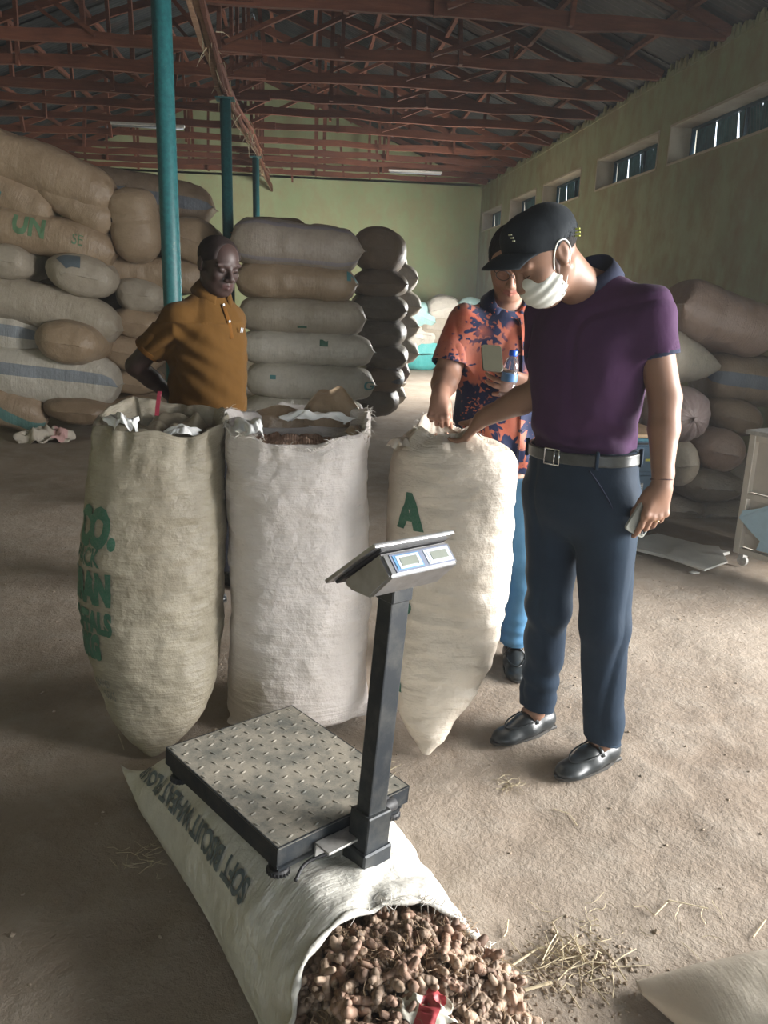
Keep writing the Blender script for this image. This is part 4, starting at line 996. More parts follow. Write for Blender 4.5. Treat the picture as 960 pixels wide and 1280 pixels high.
Le_, Lw_ = np.array([1.030, 2.215, 1.245]), np.array([1.026, 2.160, 1.000])
Re_, Rw_ = np.array([.742, 2.455, 1.235]), np.array([.588, 2.605, 1.120])
hipL, hipR = np.array([.925, 2.305, .90]), np.array([.810, 2.460, .90])
kneeL, kneeR = np.array([.945, 2.270, .52]), np.array([.815, 2.430, .52])
ankL, ankR = np.array([1.010, 2.335, .10]), np.array([.840, 2.545, .10])
F = Field((.35, 1.98, .05), (1.2, 2.75, 1.80), .0048, fz=((.84, 1.06, .0034), (1.50, 1.80, .0028)), fx=((.55, .80, .0034),), fy=((2.08, 2.38, .0034),))
F.loft([q[:3] + (q[3] - .026, q[4] - .026) + q[5:] for q in SP], .02)
F.cap((.855, 2.405, 1.50), hc + HR @ np.array([-.025, 0, -.045]), .062, .056, .035); F.cap((.84, 2.385, 1.54), hc + HR @ np.array([.01, 0, -.075]), .045, .045, .03)
head_field(F, hc, HR, 1.02)
F.chain([Ls_, Le_], [.054, .046], .03); F.cap(Le_, Le_ * .65 + Lw_ * .35, .045, .044, .012); F.cap(Le_ * .65 + Lw_ * .35, Lw_, .044, .027, .012)
F.chain([Rs_, Re_], [.054, .047], .03); F.cap(Re_, Re_ * .65 + Rw_ * .35, .047, .045, .012); F.cap(Re_ * .65 + Rw_ * .35, Rw_, .045, .028, .012)
for a, b, c in ((hipL, kneeL, ankL), (hipR, kneeR, ankR)): F.chain([a, b], [.080, .055], .03); F.chain([b, c], [.055, .040], .02)
hl, _, _t = hand(F, Lw_, (-.10, .03, -1), (-.20, .97, .1), -1, 1.08, [(.12, .25, .2), (.28, .50, .35), (.36, .60, .4), (.42, .65, .4)], .08, (.10, .55, .10))
hand(F, Rw_, (-.50, .38, -.78), (-.55, .35, -.4), 1, 1.02, [(.4, .5, .4)] * 4)
body = place_skin('body', F, M['skin_p'], pp_)
# polo shirt
F = Field((.55, 2.05, .95), (1.16, 2.75, 1.64), .0050)
sl = lambda a, b, t: a + (b - a) * t
F.cap(Ls_, sl(Ls_, Le_, .56), .063, .063, .06); F.cap(Rs_, sl(Rs_, Re_, .56), .063, .062, .06); F.cap((.88, 2.375, 1.535), Ls_ + [0, 0, .01], .050, .056, .05); F.cap((.84, 2.43, 1.535), Rs_ + [0, 0, .01], .050, .056, .05)
F.half(sl(Ls_, Le_, .50), Le_ - Ls_, .003)

F.cap(sl(Ls_, Le_, .30), sl(Ls_, Le_, .7), .055, .058, .004, 's'); F.cap(sl(Rs_, Re_, .42), sl(Rs_, Re_, .8), .053, .056, .004, 's')
F.loft([q if q[0] > 1.1 else q[:3] + (q[3] - .004, q[4] - .004) + q[5:] for q in SP], .045, z0=1.040)
F.cap((.84, 2.39, 1.575), (.81, 2.36, 1.68), .060, .075, .006, 's')
def blouse(v, N):  # soft diagonal drag lines over the waist
    q = v[:, 2] + .5 * (v[:, 0] - .8); w_ = np.clip((1.25 - v[:, 2]) / .2, 0, 1) * np.clip((v[:, 2] - 1.0) / .04, 0, 1)
    return .010 * w_ * np.sin(q * 75 + 4 * vnoise(v, 8, 3)) * np.clip(vnoise(v, 6, 8) + .5, 0, 1)
place_skin('polo_shirt', F, M['purple'], pp_, disp=folds(.0065, 3, (1, 1, .6), 8, blouse))
for a, b, t0, ra in ((Ls_, Le_, .485, .0645), (Rs_, Re_, .585, .0640)):
    F = Field(sl(a, b, t0) - .1, sl(a, b, t0) + .1, .004); F.cap(sl(a, b, t0 - .2), sl(a, b, t0 + .3), ra, ra - .0005, .003); F.half(sl(a, b, t0 + .045), b - a, .002); F.half(sl(a, b, t0 - .03), a - b, .002); F.cap(sl(a, b, t0 - .3), sl(a, b, t0 + .4), ra - .006, ra - .007, .002, 's')
    place_skin('sleeve_cuff', F, M['navy_trim'], pp_)
CR = basis((-.72, -.54, -.42), (.6, -.8, 0)); collar((.838, 2.392, 1.572), CR, .066, .066, .030, .020, M['navy_trim'], pp_, .55, drop=.014)
# trousers and belt
F = Field((.62, 2.12, .06), (1.14, 2.68, 1.09), (.0055, .0055, .007))
F.loft([(.79, .868, 2.385, .085, .050, LAT), (.85, .868, 2.385, .150, .105, LAT)] + [q[:3] + (q[3] + .006, q[4] + .006) + q[5:] for q in SP if q[0] < 1.2], .03, z1=1.075)
F.ell((.867, 2.383, .90), (.176, .138, .13), np.array([[math.cos(LAT), -math.sin(LAT), 0], [math.sin(LAT), math.cos(LAT), 0], [0, 0, 1]]), .03)
for h_, kn, an, nm in ((hipL, kneeL, ankL, 'l'), (hipR, kneeR, ankR, 'r')):
    F.cap(h_, kn, .104, .075, .035); F.cap(kn, an + [0, 0, .02], .073, .064, .03); F.cap(an + [0, 0, .02], an + [0, 0, -.10], .063, .066, .02)
F.half((1.0, 2.3, .075), (-.25, 0, -1), .003, (.90, 2.12, .0), (1.14, 2.43, .2)); F.half((.84, 2.54, .085), (-.2, 0, -1), .003, (.70, 2.435, .0), (.93, 2.68, .2))
for an in (ankL, ankR): F.cap(an + [0, 0, -.06], an + [0, 0, .04], .056, .052, .004, 's')
def crease(v, N):
    z = v[:, 2]; w_ = np.clip((.80 - z) / .5, 0, 1); return .009 * w_ * np.sin(z * 55 + 5 * vnoise(v, 5, 2)) * np.clip(vnoise(v, 4, 6) + .3, 0, 1) + .006 * np.exp(-((z - .16) / .07) ** 2) * vnoise(v, 16, 4)
place_skin('trousers', F, M['trouser'], pp_, disp=folds(.005, 5, (1, 1, .3), 8, crease))
def belt_part(name, SS, z0, z1, g0, g1, mat, root, h=.004):
    a = [q for q in SS if q[0] < z1 + .25]; m = max(q[3] for q in a) + .04; cx, cy = a[0][1], a[0][2]
    F = Field((cx - m, cy - m, z0 - .02), (cx + m, cy + m, z1 + .02), (h, h, .003)); F.loft(a, .002, grow=g1, z0=z0, z1=z1); F.loft(a, .002, 's', grow=g0, z0=z0 - .05, z1=z1 + .05)
    return place_skin(name, F, mat, root)
bo = belt_part('belt', SP, 1.038, 1.074, .003, .013, M['belt'], pp_)
fb = np.array([.862, 2.38]) + .155 * np.array([-.8, -.6]); lt = np.array([.6, -.8]); bm = bmesh.new()
q = [V((fb[0] + lt[0] * a, fb[1] + lt[1] * a, z)) for a, z in ((-.030, 1.033), (.022, 1.033), (.022, 1.079), (-.030, 1.079), (-.030, 1.033))]; bm_tube(bm, q, .0028, 8)
bm_tube(bm, [V((fb[0] + lt[0] * .004, fb[1] + lt[1] * .004, z)) for z in (1.035, 1.078)], .0025, 8); finish(bm, 'buckle', M['chrome'], bo, True)
for ang in (-.95, .75, 1.9):
    c = np.array([.862, 2.38]); pr = []
    d = np.array([-.8, -.6]) * math.cos(ang) * .152 + lt * math.sin(ang) * .181; bm = bmesh.new()
    bm_bar(bm, (c[0] + d[0], c[1] + d[1], 1.030), (c[0] + d[0], c[1] + d[1], 1.086), .010, .012, up=(d[0], d[1], 0), bev=.002); finish(bm, 'belt_loop', M['trouser'], pp_)
pk = [V((.862 + (-.8 * math.cos(a) * .157 + lt[0] * math.sin(a) * .192), 2.38 + (-.6 * math.cos(a) * .157 + lt[1] * math.sin(a) * .192), z)) for a, z in ((.62, 1.03), (.80, .99), (1.0, .94), (1.12, .90))]
tube_obj('pocket_seam', bez(pk, 5), .0025, M['navy_trim'], pp_, 6)
# loafers
for hq, tq in (((1.078, 2.372), (.848, 2.248)), ((.918, 2.590), (.680, 2.468))):
    z = fz((hq[0] + tq[0]) / 2, (hq[1] + tq[1]) / 2) + .001; shoe(pp_, (hq[0], hq[1], z), (tq[0], tq[1], z), L=.285)
for an in (ankL, ankR):
    bm = bmesh.new(); bm_tube(bm, [V(an) + V((0, 0, .03)), V(an) + V((-.01, -.004, -.03)), V(an) + V((-.03, -.012, -.045))], [.040, .041, .038], 14); finish(bm, 'sock', M['skin_p'], pp_, True)
# cap, worn a little tipped back
hcc = hc + HR @ np.array([.0, 0, .045]) - HC @ np.array([0, 0, .045])
at = lambda x, y, z: hcc + HC @ (np.array([x, y, z]) * 1.02); HR_ = HR; HR = HC
F = Field(hc - .19, hc + .19, .0036)
F.ell(hc + HR_ @ np.array([-.012, 0, .040]), (.109, .086, .092), HR_, .02); F.ell(at(.045, 0, .052), (.060, .072, .056), HR, .03)
F.half(at(0, 0, .014), HR @ np.array([-.06, 0, -1.0]), .004); F.ell(hc + HR_ @ np.array([-.012, 0, .030]), (.104, .081, .092), HR_, .004, 's')
F.ell(at(-.118, 0, .036), (.03, .026, .026), HR, .004, 's')
cap = place_skin('cap', F, M['cap'], pp_, disp=lambda v, N: .0016 * vnoise(v, 30, 2))
bm = bmesh.new(); n = 18; top = []; bot = []
for i in range(n + 1):
    a = -1.25 + 2.5 * i / n; row = []
    for t_ in np.linspace(0, 1, 7):
        ex = .066 * t_ * math.cos(a * .55) ** .6; x = .088 * math.cos(a) + ex + .010; y = .082 * math.sin(a) * (1 - .04 * t_); z = .020 - .014 * t_ - .7 * y * y - .02 * t_ * t_
        row.append((x, y, z))
    top.append([bm.verts.new(at(*p)) for p in row]); bot.append([bm.verts.new(at(p[0], p[1], p[2] - .005)) for p in row])
for G, fl_ in ((top, 1), (bot, 0)):
    for i in range(n):
        for j in range(6): f_ = (G[i][j], G[i + 1][j], G[i + 1][j + 1], G[i][j + 1]); bm.faces.new(f_)
for i in range(n): bm.faces.new((top[i][6], top[i + 1][6], bot[i + 1][6], bot[i][6]))
for i in (0, n):
    for j in range(6): bm.faces.new((top[i][j], top[i][j + 1], bot[i][j + 1], bot[i][j]))
finish(bm, 'cap_brim', M['cap'], cap, True)
def on_crown(f_, l_, u_):
    d_ = HC @ nrm([f_, l_, u_]); q_ = HR_.T @ d_; t_ = 1 / np.linalg.norm(q_ / np.array([.109, .086, .092])); return hc + HR_ @ np.array([-.012, 0, .040]) + d_ * (t_ + .001)
bm = bmesh.new()  # embroidery on the front panel and the back strap
for k_, (x, y, z, w_) in enumerate(((.098, .034, .066, .016), (.096, .038, .058, .022), (.094, .045, .050, .012))): bm_box(bm, (0, 0, 0), (.003, w_, .004), Matrix.Translation(at(x, y, z)) @ Matrix([list(r) for r in HR]).to_4x4())
finish(bm, 'embroidery', M['embro2'], cap)
bm = bmesh.new()
for k_ in range(3): bm_box(bm, (0, 0, 0), (.018, .003, .004), Matrix.Translation(on_crown(-.80, .66, .02 + .10 * k_)) @ Matrix([list(r) for r in (HR @ np.array([[.62, .78, 0], [-.78, .62, 0], [0, 0, 1]]))]).to_4x4())
finish(bm, 'back_embroidery', M['embro'], cap)
HR = HR_
at = lambda x, y, z: hc + HR @ (np.array([x, y, z]) * 1.02)
# mask with ear loops
F = Field(hc - .17, hc + .17, .0032)
F.ell(at(.044, 0, -.058), (.078, .072, .070), HR, .01); F.half(at(.066, 0, -.008), HR @ np.array([-.25, 0, 1]), .006); F.half(at(.012, 0, -.05), HR @ np.array([-1, 0, .35]), .006)
F.ell(at(.038, 0, -.058), (.075, .067, .070), HR, .003, 's'); F.half(at(.05, 0, -.128), HR @ np.array([.3, 0, -1]), .005)
mk = place_skin('face_mask', F, M['mask'], pp_, disp=lambda v, N: .0022 * np.sin(((v - hc) @ HR)[:, 2] * 230 + ((v - hc) @ HR)[:, 0] * 60) * np.clip(1 - 6 * np.abs(((v - hc) @ HR)[:, 2] + .055) / .4, 0, 1))
for q in (-1, 1):
    pts = [at(.030, .066 * q, -.026), at(.015, .076 * q, .006), at(-.008, .085 * q, .030), at(-.030, .085 * q, .022), at(-.032, .080 * q, -.008), at(-.010, .074 * q, -.04), at(.022, .063 * q, -.080)]
    tube_obj('ear_loop', bez(pts, 6), .0022, M['mask'], mk, 6)
hair_shell(hc, HR, pp_, M['hair'], [((0, 0, .032), (0, 0, 1)), ((-.015, 0, 0), (1, 0, -.25)), ((0, 0, -.020), (0, 0, -1))], .0022, 1.02, name='hair')
for q in (-1, 1):
    F = Field(hc - .17, hc + .17, .0035); F.cap(at(.012, .068 * q, .028), at(.016, .062 * q, -.02), .010, .009, .01); F.cap(at(.016, .062 * q, -.02), at(.03, .052 * q, -.07), .009, .012, .01)
    place_skin('sideburn', F, M['stubble'], pp_)
for q in (-1, 1): tube_obj('eyebrow', [at(.094, .014 * q, .022), at(.092, .030 * q, .026), at(.080, .048 * q, .020)], [.003, .0035, .002], M['hair'], pp_, 6)
for q in (-1, 1): tube_obj('eyelashes', [at(.0955, .020 * q, -.002), at(.0965, .031 * q, -.005), at(.088, .044 * q, -.002)], .0013, M['hair'], pp_, 5)
# wrist thread, ring
def ring_at(name, c, d, r, t_, mat, parent, flat=1.0):
    d = V(d).normalized(); u = d.orthogonal().normalized(); v_ = d.cross(u); tube_obj(name, [V(c) + (u * math.cos(a) + v_ * math.sin(a) * flat) * r for a in np.linspace(0, 2 * PI, 25)], t_, mat, parent, 6)
ring_at('wristband', sl(Le_, Lw_, .93), Lw_ - Le_, .0305, .0022, M['thread'], pp_)
ring_at('finger_ring', (hl[2][0] * .6 + hl[2][1] * .4), hl[2][1] - hl[2][0], .0098, .0016, M['gold'], pp_)
adopt(pp_)
for o in pp_.children:
    for c in o.children: pass
# phone in his lowered hand
def phone(label, M_, mat, w_=.072, h_=.148, t_=.010, cams=True):
    o = empty('phone'); o.matrix_world = M_; tag(o, label, 'phone')
    bm = bmesh.new(); rings = []
    for z_, g_ in ((-.5, .0015), (-.38, 0), (.38, 0), (.5, .0015)):
        ring = []
        for cx_, cy_, a0_ in ((1, 1, 0), (-1, 1, PI / 2), (-1, -1, PI), (1, -1, 1.5 * PI)):
            for q_ in range(6): a_ = a0_ + q_ * PI / 10; ring.append(bm.verts.new((cx_ * (w_ / 2 - .012) + (.012 - g_) * math.cos(a_), cy_ * (h_ / 2 - .012) + (.012 - g_) * math.sin(a_), z_ * t_)))
        rings.append(ring)
    for r0, r1 in zip(rings, rings[1:]):
        for q_ in range(24): bm.faces.new((r0[q_], r0[(q_ + 1) % 24], r1[(q_ + 1) % 24], r1[q_]))
    bm.faces.new(rings[0][::-1]); bm.faces.new(rings[-1])
    finish(bm, 'case', mat, o)
    bm = bmesh.new(); bm_box(bm, (0, 0, -t_ / 2 - .0003), (w_ * .92, h_ * .95, .0008)); finish(bm, 'screen', M['dark'], o)
    if cams:
        bm = bmesh.new(); bm_box(bm, (-w_ * .22, h_ * .32, t_ / 2 + .001), (.034, .036, .003), bev=.001); finish(bm, 'camera_plate', mat, o)
        for x, y in ((-.30, .37), (-.30, .265), (-.12, .318)):
            bm = bmesh.new(); bm_lathe(bm, [(.0072, 0), (.0072, .002), (.005, .0022), (.0045, .001)], 16, Matrix.Translation((w_ * x, h_ * y, t_ / 2 + .0024))); finish(bm, 'camera_lens', M['dark'], o, True)
    return o
pc = P(799, 652, y=2.125)
def mat3(c, x, y):
    x = V(x).normalized(); y = V(y); z = x.cross(y).normalized(); y = z.cross(x); return Matrix(((x.x, y.x, z.x, c[0]), (x.y, y.y, z.y, c[1]), (x.z, y.z, z.z, c[2]), (0, 0, 0, 1)))
phone('grey-cased phone held camera-end down in the lowered hand of the man in purple', mat3(P(808, 640, y=2.178), (-.86, -.16, .48), (-.50, -.05, -.86)), M['phone_g'])

# ------------------------------------------------------------------ man in the tie-dyed shirt
tt = tag(empty('person', (.76, 3.07, 0)), 'man in orange and navy tie-dyed shirt, head bowed, behind the cream sack', 'person')
ang = math.atan2(.25, .97)
SEC_T = [(.84, .765, 3.05, .200, .150), (1.0, .765, 3.05, .192, .145), (1.15, .762, 3.05, .186, .140), (1.32, .760, 3.06, .192, .135), (1.42, .760, 3.07, .190, .115), (1.475, .760, 3.08, .130, .085), (1.52, .757, 3.07, .072, .064)]
ST = [q + (ang,) for q in SEC_T]
th_ = np.array([.748, 2.985, 1.640]); TR = basis((-.18, -.80, -.52), (.97, -.20, .0))
TRs, TLs = np.array([.590, 3.03, 1.425]), np.array([.945, 3.12, 1.43])
TRe, TRw = np.array([.530, 2.985, 1.225]), np.array([.478, 2.815, 1.165])
TLe, TLw = np.array([.950, 2.98, 1.190]), np.array([.800, 2.835, 1.215])
F = Field((.36, 2.62, .06), (1.10, 3.30, 1.80), .0048, fz=((1.06, 1.32, .0034), (1.52, 1.78, .0030)), fx=((.42, .62, .0036),), fy=((2.72, 3.0, .0036),))
F.loft([(q[0], q[1], q[2], q[3] - .028, q[4] - .028, q[5]) for q in ST], .02)
F.cap((.757, 3.07, 1.45), th_ + TR @ np.array([-.02, 0, -.045]), .058, .053, .03)
head_field(F, th_, TR, 1.0, 1.15)
F.cap(TRs, TRe, .052, .050, .03); F.cap(TRe, TRe * .6 + TRw * .4, .050, .048, .012); F.cap(TRe * .6 + TRw * .4, TRw, .047, .030, .012)
F.cap(TLs, TLe, .050, .046, .03); F.cap(TLe, TLw, .045, .028, .012)
hand(F, TRw, (-.12, -.55, -.80), (.30, .80, -.50), 1, .98, [(1.2, 1.35, .7), (1.3, 1.4, .8), (1.35, 1.4, .8), (1.4, 1.4, .8)], .02, (.15, .85, .55))
tl, _, _ = hand(F, TLw, (-.95, -.25, .16), (-.15, .85, .35), 1, 1.02, [(.35, .5, .4), (.4, .55, .4), (.45, .55, .4), (.5, .6, .4)], .12, (.75, .3, .3))
for s_, x in ((-1, .66), (1, .885)): F.chain([(x, 3.06, .86), (x + .01 * s_, 3.04, .48), (x + .01, 3.11, .10)], [.078, .052, .038], .03)
def tm(c):
    q = (c - th_) @ TR; lips = (q[:, 0] > .088) & (np.abs(q[:, 1]) < .024) & (q[:, 2] > -.080) & (q[:, 2] < -.056); return np.where(lips, 1, 0)
place_skin('body', F, [M['skin_t'], M['lip_t']], tt, tm)
F = Field((.40, 2.76, .82), (1.12, 3.30, 1.60), .0052)
F.cap(TRs, sl(TRs, TRe, .86), .066, .078, .06); F.cap(TLs, sl(TLs, TLe, .86), .066, .076, .06); F.half(sl(TRs, TRe, .82), TRe - TRs + [0, -.02, 0], .003, (.40, 2.76, .8), (.72, 3.3, 1.6)); F.half(sl(TLs, TLe, .82), TLe - TLs, .003, (.80, 2.76, .8), (1.12, 3.3, 1.6))
F.cap(sl(TRs, TRe, .6), sl(TRs, TRe, 1.1), .064, .072, .004, 's'); F.cap(sl(TLs, TLe, .6), sl(TLs, TLe, 1.1), .062, .068, .004, 's')
F.loft(ST, .045, z0=.865); F.cap((.752, 3.04, 1.49), (.748, 3.0, 1.62), .056, .085, .006, 's')
place_skin('tie_dye_shirt', F, M['tiedye'], tt, disp=folds(.008, 13, (1, 1, .4), 6, lambda v, N: .008 * np.clip((1.2 - v[:, 2]) / .3, 0, 1) * np.sin(v[:, 0] * 48 + v[:, 1] * 30 + vnoise(v, 6, 2) * 3)))
collar((.752, 3.035, 1.487), basis((.05, -.85, -.5), (.97, .25, 0)), .060, .058, .028, .030, M['tiedye'], tt, .62, drop=.030)
pl_pts = []
for z in np.linspace(1.44, .88, 12):
    ry = np.interp(z, [q[0] for q in ST], [q[4] for q in ST]); cx = np.interp(z, [q[0] for q in ST], [q[1] for q in ST]); cy = np.interp(z, [q[0] for q in ST], [q[2] for q in ST])
    pl_pts.append(V((cx + .25 * (ry + .004), cy - .97 * (ry + .004), z)))
bm = bmesh.new(); bm_tube(bm, pl_pts, .012, 8, flat=.22, up=(1, 0, 0)); finish(bm, 'placket', M['tiedye'], tt, True)
for z in (1.36, 1.25, 1.14, 1.03):
    i = min(range(12), key=lambda k: abs(pl_pts[k].z - z)); bm = bmesh.new(); bm_lathe(bm, [(.006, 0), (.006, .002), (.002, .0015)], 10, Matrix.Translation(pl_pts[i] + V((.001, -.004, 0))) @ Matrix.Rotation(PI / 2, 4, 'X')); finish(bm, 'button', M['dark'], tt)
F = Field((.52, 2.88, .05), (1.04, 3.24, .95), (.006, .006, .009)); F.ell((.765, 3.06, .90), (.19, .135, .09), None, .03)
for s_, x in ((-1, .66), (1, .885)): F.chain([(x, 3.06, .86), (x + .01 * s_, 3.04, .48), (x + .01, 3.10, .06)], [.095, .070, .064], .03)
F.half((0, 0, .085), (0, 0, -1), .003)
place_skin('jeans', F, M['denim'], tt, disp=folds(.005, 21, (1, 1, .6), 8, lambda v, N: .006 * np.clip((.3 - v[:, 2]) / .2, 0, 1) * np.sin(v[:, 2] * 120)))
for x in (.665, .895): shoe(tt, (x + .02, 3.19, fz(x, 3.1) + .001), (x - .02, 2.92, fz(x, 3.1) + .001), bit=False, L=.275)
hair_shell(th_, TR, tt, M['hair'], [((.052, 0, .060), (1, 0, -.55)), ((-.02, 0, -.03), (.35, 0, -1))], .008, 1.0)
at2 = lambda x, y, z: th_ + TR @ np.array([x, y, z])
for q in (-1, 1): tube_obj('eyebrow', [at2(.095, .014 * q, .021), at2(.093, .030 * q, .025), at2(.080, .048 * q, .020)], [.003, .004, .002], M['hair'], tt, 6)
gl = bmesh.new()
for q in (-1, 1):
    bm_tube(gl, [at2(.108 - 3 * (.030 * q + .024 * math.cos(a)) ** 2, .030 * q + .024 * math.cos(a), .004 + .019 * math.sin(a)) for a in np.linspace(0, 2 * PI, 21)], .0013, 6)
    bm_tube(gl, [at2(.099, .054 * q, .010), at2(.07, .072 * q, .012), at2(-.010, .080 * q, .014)], .0014, 6)
bm_tube(gl, [at2(.108, -.007, .008), at2(.110, 0, .010), at2(.108, .007, .008)], .0013, 6); finish(gl, 'spectacles', M['dark'], tt, True)
adopt(tt)
ph = P(612, 446, y=2.80)
phone('olive-backed phone held up in the hand of the man in the tie-dyed shirt', mat3(P(615, 448, y=2.765), (.95, .10, -.06), (-.50, .45, .85)), M['phone_o'], .074, .100, .008, cams=False)
bt = empty('water_bottle'); bc = P(637, 470, y=2.80); bt.location = bc; bt.rotation_euler = (.05, .08, 0); tag(bt, 'small clear plastic water bottle with blue cap in the tie-dyed man\'s hand', 'bottle')
bm = bmesh.new(); pr = [(.026, -.075), (.0285, -.07), (.0285, -.03), (.0265, -.026), (.0285, -.020), (.0285, .012), (.0265, .017), (.028, .024), (.026, .044), (.020, .058), (.0125, .068), (.0125, .074)]; bm_lathe(bm, pr, 24); finish(bm, 'plastic_body', M['glass'], bt, True)
bm = bmesh.new(); bm_lathe(bm, [(.0145, .071), (.0150, .073), (.0150, .088), (.0140, .090)], 20); finish(bm, 'cap', M['bluecap'], bt, True)
bm = bmesh.new(); bm_lathe(bm, [(.0290, -.018), (.0292, -.016), (.0292, .008), (.0290, .010)], 24); finish(bm, 'paper_band', M['panel_blue'], bt, True)

# ------------------------------------------------------------------ man in the ochre polo shirt
oo = tag(empty('person', (-.46, 4.02, 0)), 'man with shaved head in ochre polo shirt, hand behind his back, looking down', 'person')
an_o = math.atan2(.75, .65)
SEC_O = [(.88, -.47, 4.02, .185, .170), (1.0, -.468, 4.01, .192, .185), (1.12, -.465, 4.01, .196, .180), (1.25, -.462, 4.02, .205, .160), (1.36, -.460, 4.03, .208, .135), (1.42, -.458, 4.04, .175, .108), (1.47, -.452, 4.04, .110, .080), (1.52, -.445, 4.03, .068, .062)]
SO = [q + (an_o,) for q in SEC_O]
oh = np.array([-.404, 3.985, 1.628]); OR = basis((.60, -.72, -.34), (.76, .64, .0))
ORs, ORe, ORw = np.array([-.595, 3.885, 1.375]), np.array([-.800, 3.960, 1.150]), np.array([-.665, 4.150, .985])
OLs, OLe, OLw = np.array([-.365, 4.180, 1.37]), np.array([-.40, 4.30, 1.12]), np.array([-.36, 4.24, .88])
F = Field((-.95, 3.68, .06), (-.05, 4.45, 1.82), .0052, fz=((1.52, 1.82, .0032),), fx=((-.54, -.28, .0036),), fy=((3.84, 4.12, .0036),))
F.loft([(q[0], q[1], q[2], q[3] - .028, q[4] - .028, q[5]) for q in SO], .02)
F.cap((-.45, 4.04, 1.45), oh + OR @ np.array([-.025, 0, -.045]), .066, .062, .035)
head_field(F, oh, OR, 1.04, 1.2, 1.3, 1.14); F.ell(oh + OR @ np.array([.03, 0, -.080]) , (.062, .070, .050), OR, .03)
F.chain([ORs, ORe], [.052, .048], .03); F.cap(ORe, ORe * .6 + ORw * .4, .050, .046, .012); F.cap(ORe * .6 + ORw * .4, ORw, .045, .030, .012)
F.chain([OLs, OLe, OLw], [.056, .048, .030], .02)
hand(F, ORw, (.55, .30, -.55), (.55, -.75, .1), -1, 1.05); hand(F, OLw, (.05, -.1, -1), (-.9, -.2, 0), -1, 1.05)
for s_, (x, y) in ((-1, (-.53, 3.95)), (1, (-.40, 4.11))): F.chain([(x, y, .86), (x + .02, y - .02, .48), (x, y + .03, .10)], [.086, .058, .042], .03)
def om(c):
    q = (c - oh) @ OR / 1.04; return np.where((q[:, 0] > .086) & (np.abs(q[:, 1]) < .026) & (q[:, 2] > -.082) & (q[:, 2] < -.055), 1, 0)
place_skin('body', F, [M['skin_o'], M['lip_o']], oo, om)
F = Field((-.90, 3.72, .86), (-.08, 4.42, 1.60), .0052)
e1, e2 = sl(ORs, ORe, .66), sl(OLs, OLe, .66)
F.cap(ORs, sl(ORs, ORe, .74), .066, .076, .06); F.cap(OLs, sl(OLs, OLe, .74), .062, .066, .06); F.cap((-.47, 4.02, 1.45), ORs + [0, 0, .01], .050, .058, .05); F.cap((-.43, 4.08, 1.45), OLs + [0, 0, .01], .050, .056, .05); F.half(e1, ORe - ORs, .003, (-.9, 3.72, .86), (-.5, 4.42, 1.6)); F.half(e2, OLe - OLs, .003, (-.36, 4.1, .86), (-.08, 4.42, 1.6))
F.cap(sl(ORs, ORe, .5), sl(ORs, ORe, .95), .063, .073, .004, 's'); F.cap(sl(OLs, OLe, .5), sl(OLs, OLe, .95), .056, .060, .004, 's')
F.loft(SO, .05, z0=.89); F.cap((-.44, 4.03, 1.50), (-.43, 4.0, 1.62), .062, .085, .006, 's')
def drag(v, N):   # folds running from the armpit down across the belly
    ax_ = np.array([-.60, 3.86, 1.30]); q = v - ax_; lat = q @ np.array([.65, -.1, .0]); d = q[:, 2] + .75 * np.abs(q[:, 0]); r = np.linalg.norm(q, axis=1)
    return .010 * np.exp(-r / .28) * np.sin(d * 62 + 2 * vnoise(v, 6, 1)) * (v[:, 2] < 1.36)
place_skin('polo_shirt', F, M['polo_o'], oo, disp=folds(.006, 33, (1, 1, .6), 7, drag))
F = Field(e1 - .13, e1 + .13, .004); dr = ORe - ORs; F.cap(e1 - dr * .3, e1 + dr * .3, .0745, .0775, .003); F.half(e1 + dr * .012, dr, .002); F.half(e1 - dr * .075, -dr, .002); F.cap(e1 - dr * .4, e1 + dr * .4, .068, .071, .002, 's'); place_skin('sleeve_cuff', F, M['polo_seam'], oo)
CO = basis((.66, -.62, -.42), (.75, .65, 0)); collar((-.435, 4.02, 1.497), CO, .070, .068, .034, .026, M['polo_o'], oo, .50, drop=.026)
pts = []
for z in (1.445, 1.41, 1.37, 1.33, 1.29):
    ry = np.interp(z, [q[0] for q in SO], [q[4] for q in SO]); pts.append(V((-.458 + .75 * (ry + .003), 4.03 - .65 * (ry + .003), z)))
bm = bmesh.new(); bm_tube(bm, pts, .013, 8, flat=.25, up=(.75, -.65, 0)); finish(bm, 'placket', M['polo_seam'], oo, True)
for i in (0, 2): bm = bmesh.new(); bm_lathe(bm, [(.0065, 0), (.0065, .002), (.002, .0016)], 10, frame_mat((.65, .75, 0), (.75, -.65, 0), pts[i] + V((.75, -.65, 0)) * .005)); finish(bm, 'button', M['panel_white'], oo)
lg = V((-.462 + .75 * .150 + .65 * .075, 4.02 - .65 * .150 + .75 * .075, 1.33)); bm = bmesh.new(); fm = frame_mat((.65, .75, 0), (.75, -.65, 0), lg)
for a, b in (((-.008, -.012, 0), (-.002, .012, 0)), ((-.002, .012, 0), (.004, -.012, 0)), ((.004, -.012, 0), (.010, .010, 0))): bm_bar(bm, fm @ V(a), fm @ V(b), .003, .003, up=(.75, -.65, 0))
finish(bm, 'chest_embroidery', M['panel_white'], oo)
F = Field((-.72, 3.78, .05), (-.20, 4.30, .98), (.006, .006, .009)); F.ell((-.468, 4.02, .90), (.19, .17, .09), None, .03)
for s_, (x, y) in ((-1, (-.53, 3.95)), (1, (-.40, 4.11))): F.chain([(x, y, .86), (x + .02, y - .02, .48), (x, y + .03, .06)], [.105, .078, .068], .03)
F.half((0, 0, .07), (0, 0, -1), .003); place_skin('trousers', F, M['dark_pants'], oo, disp=folds(.005, 25))
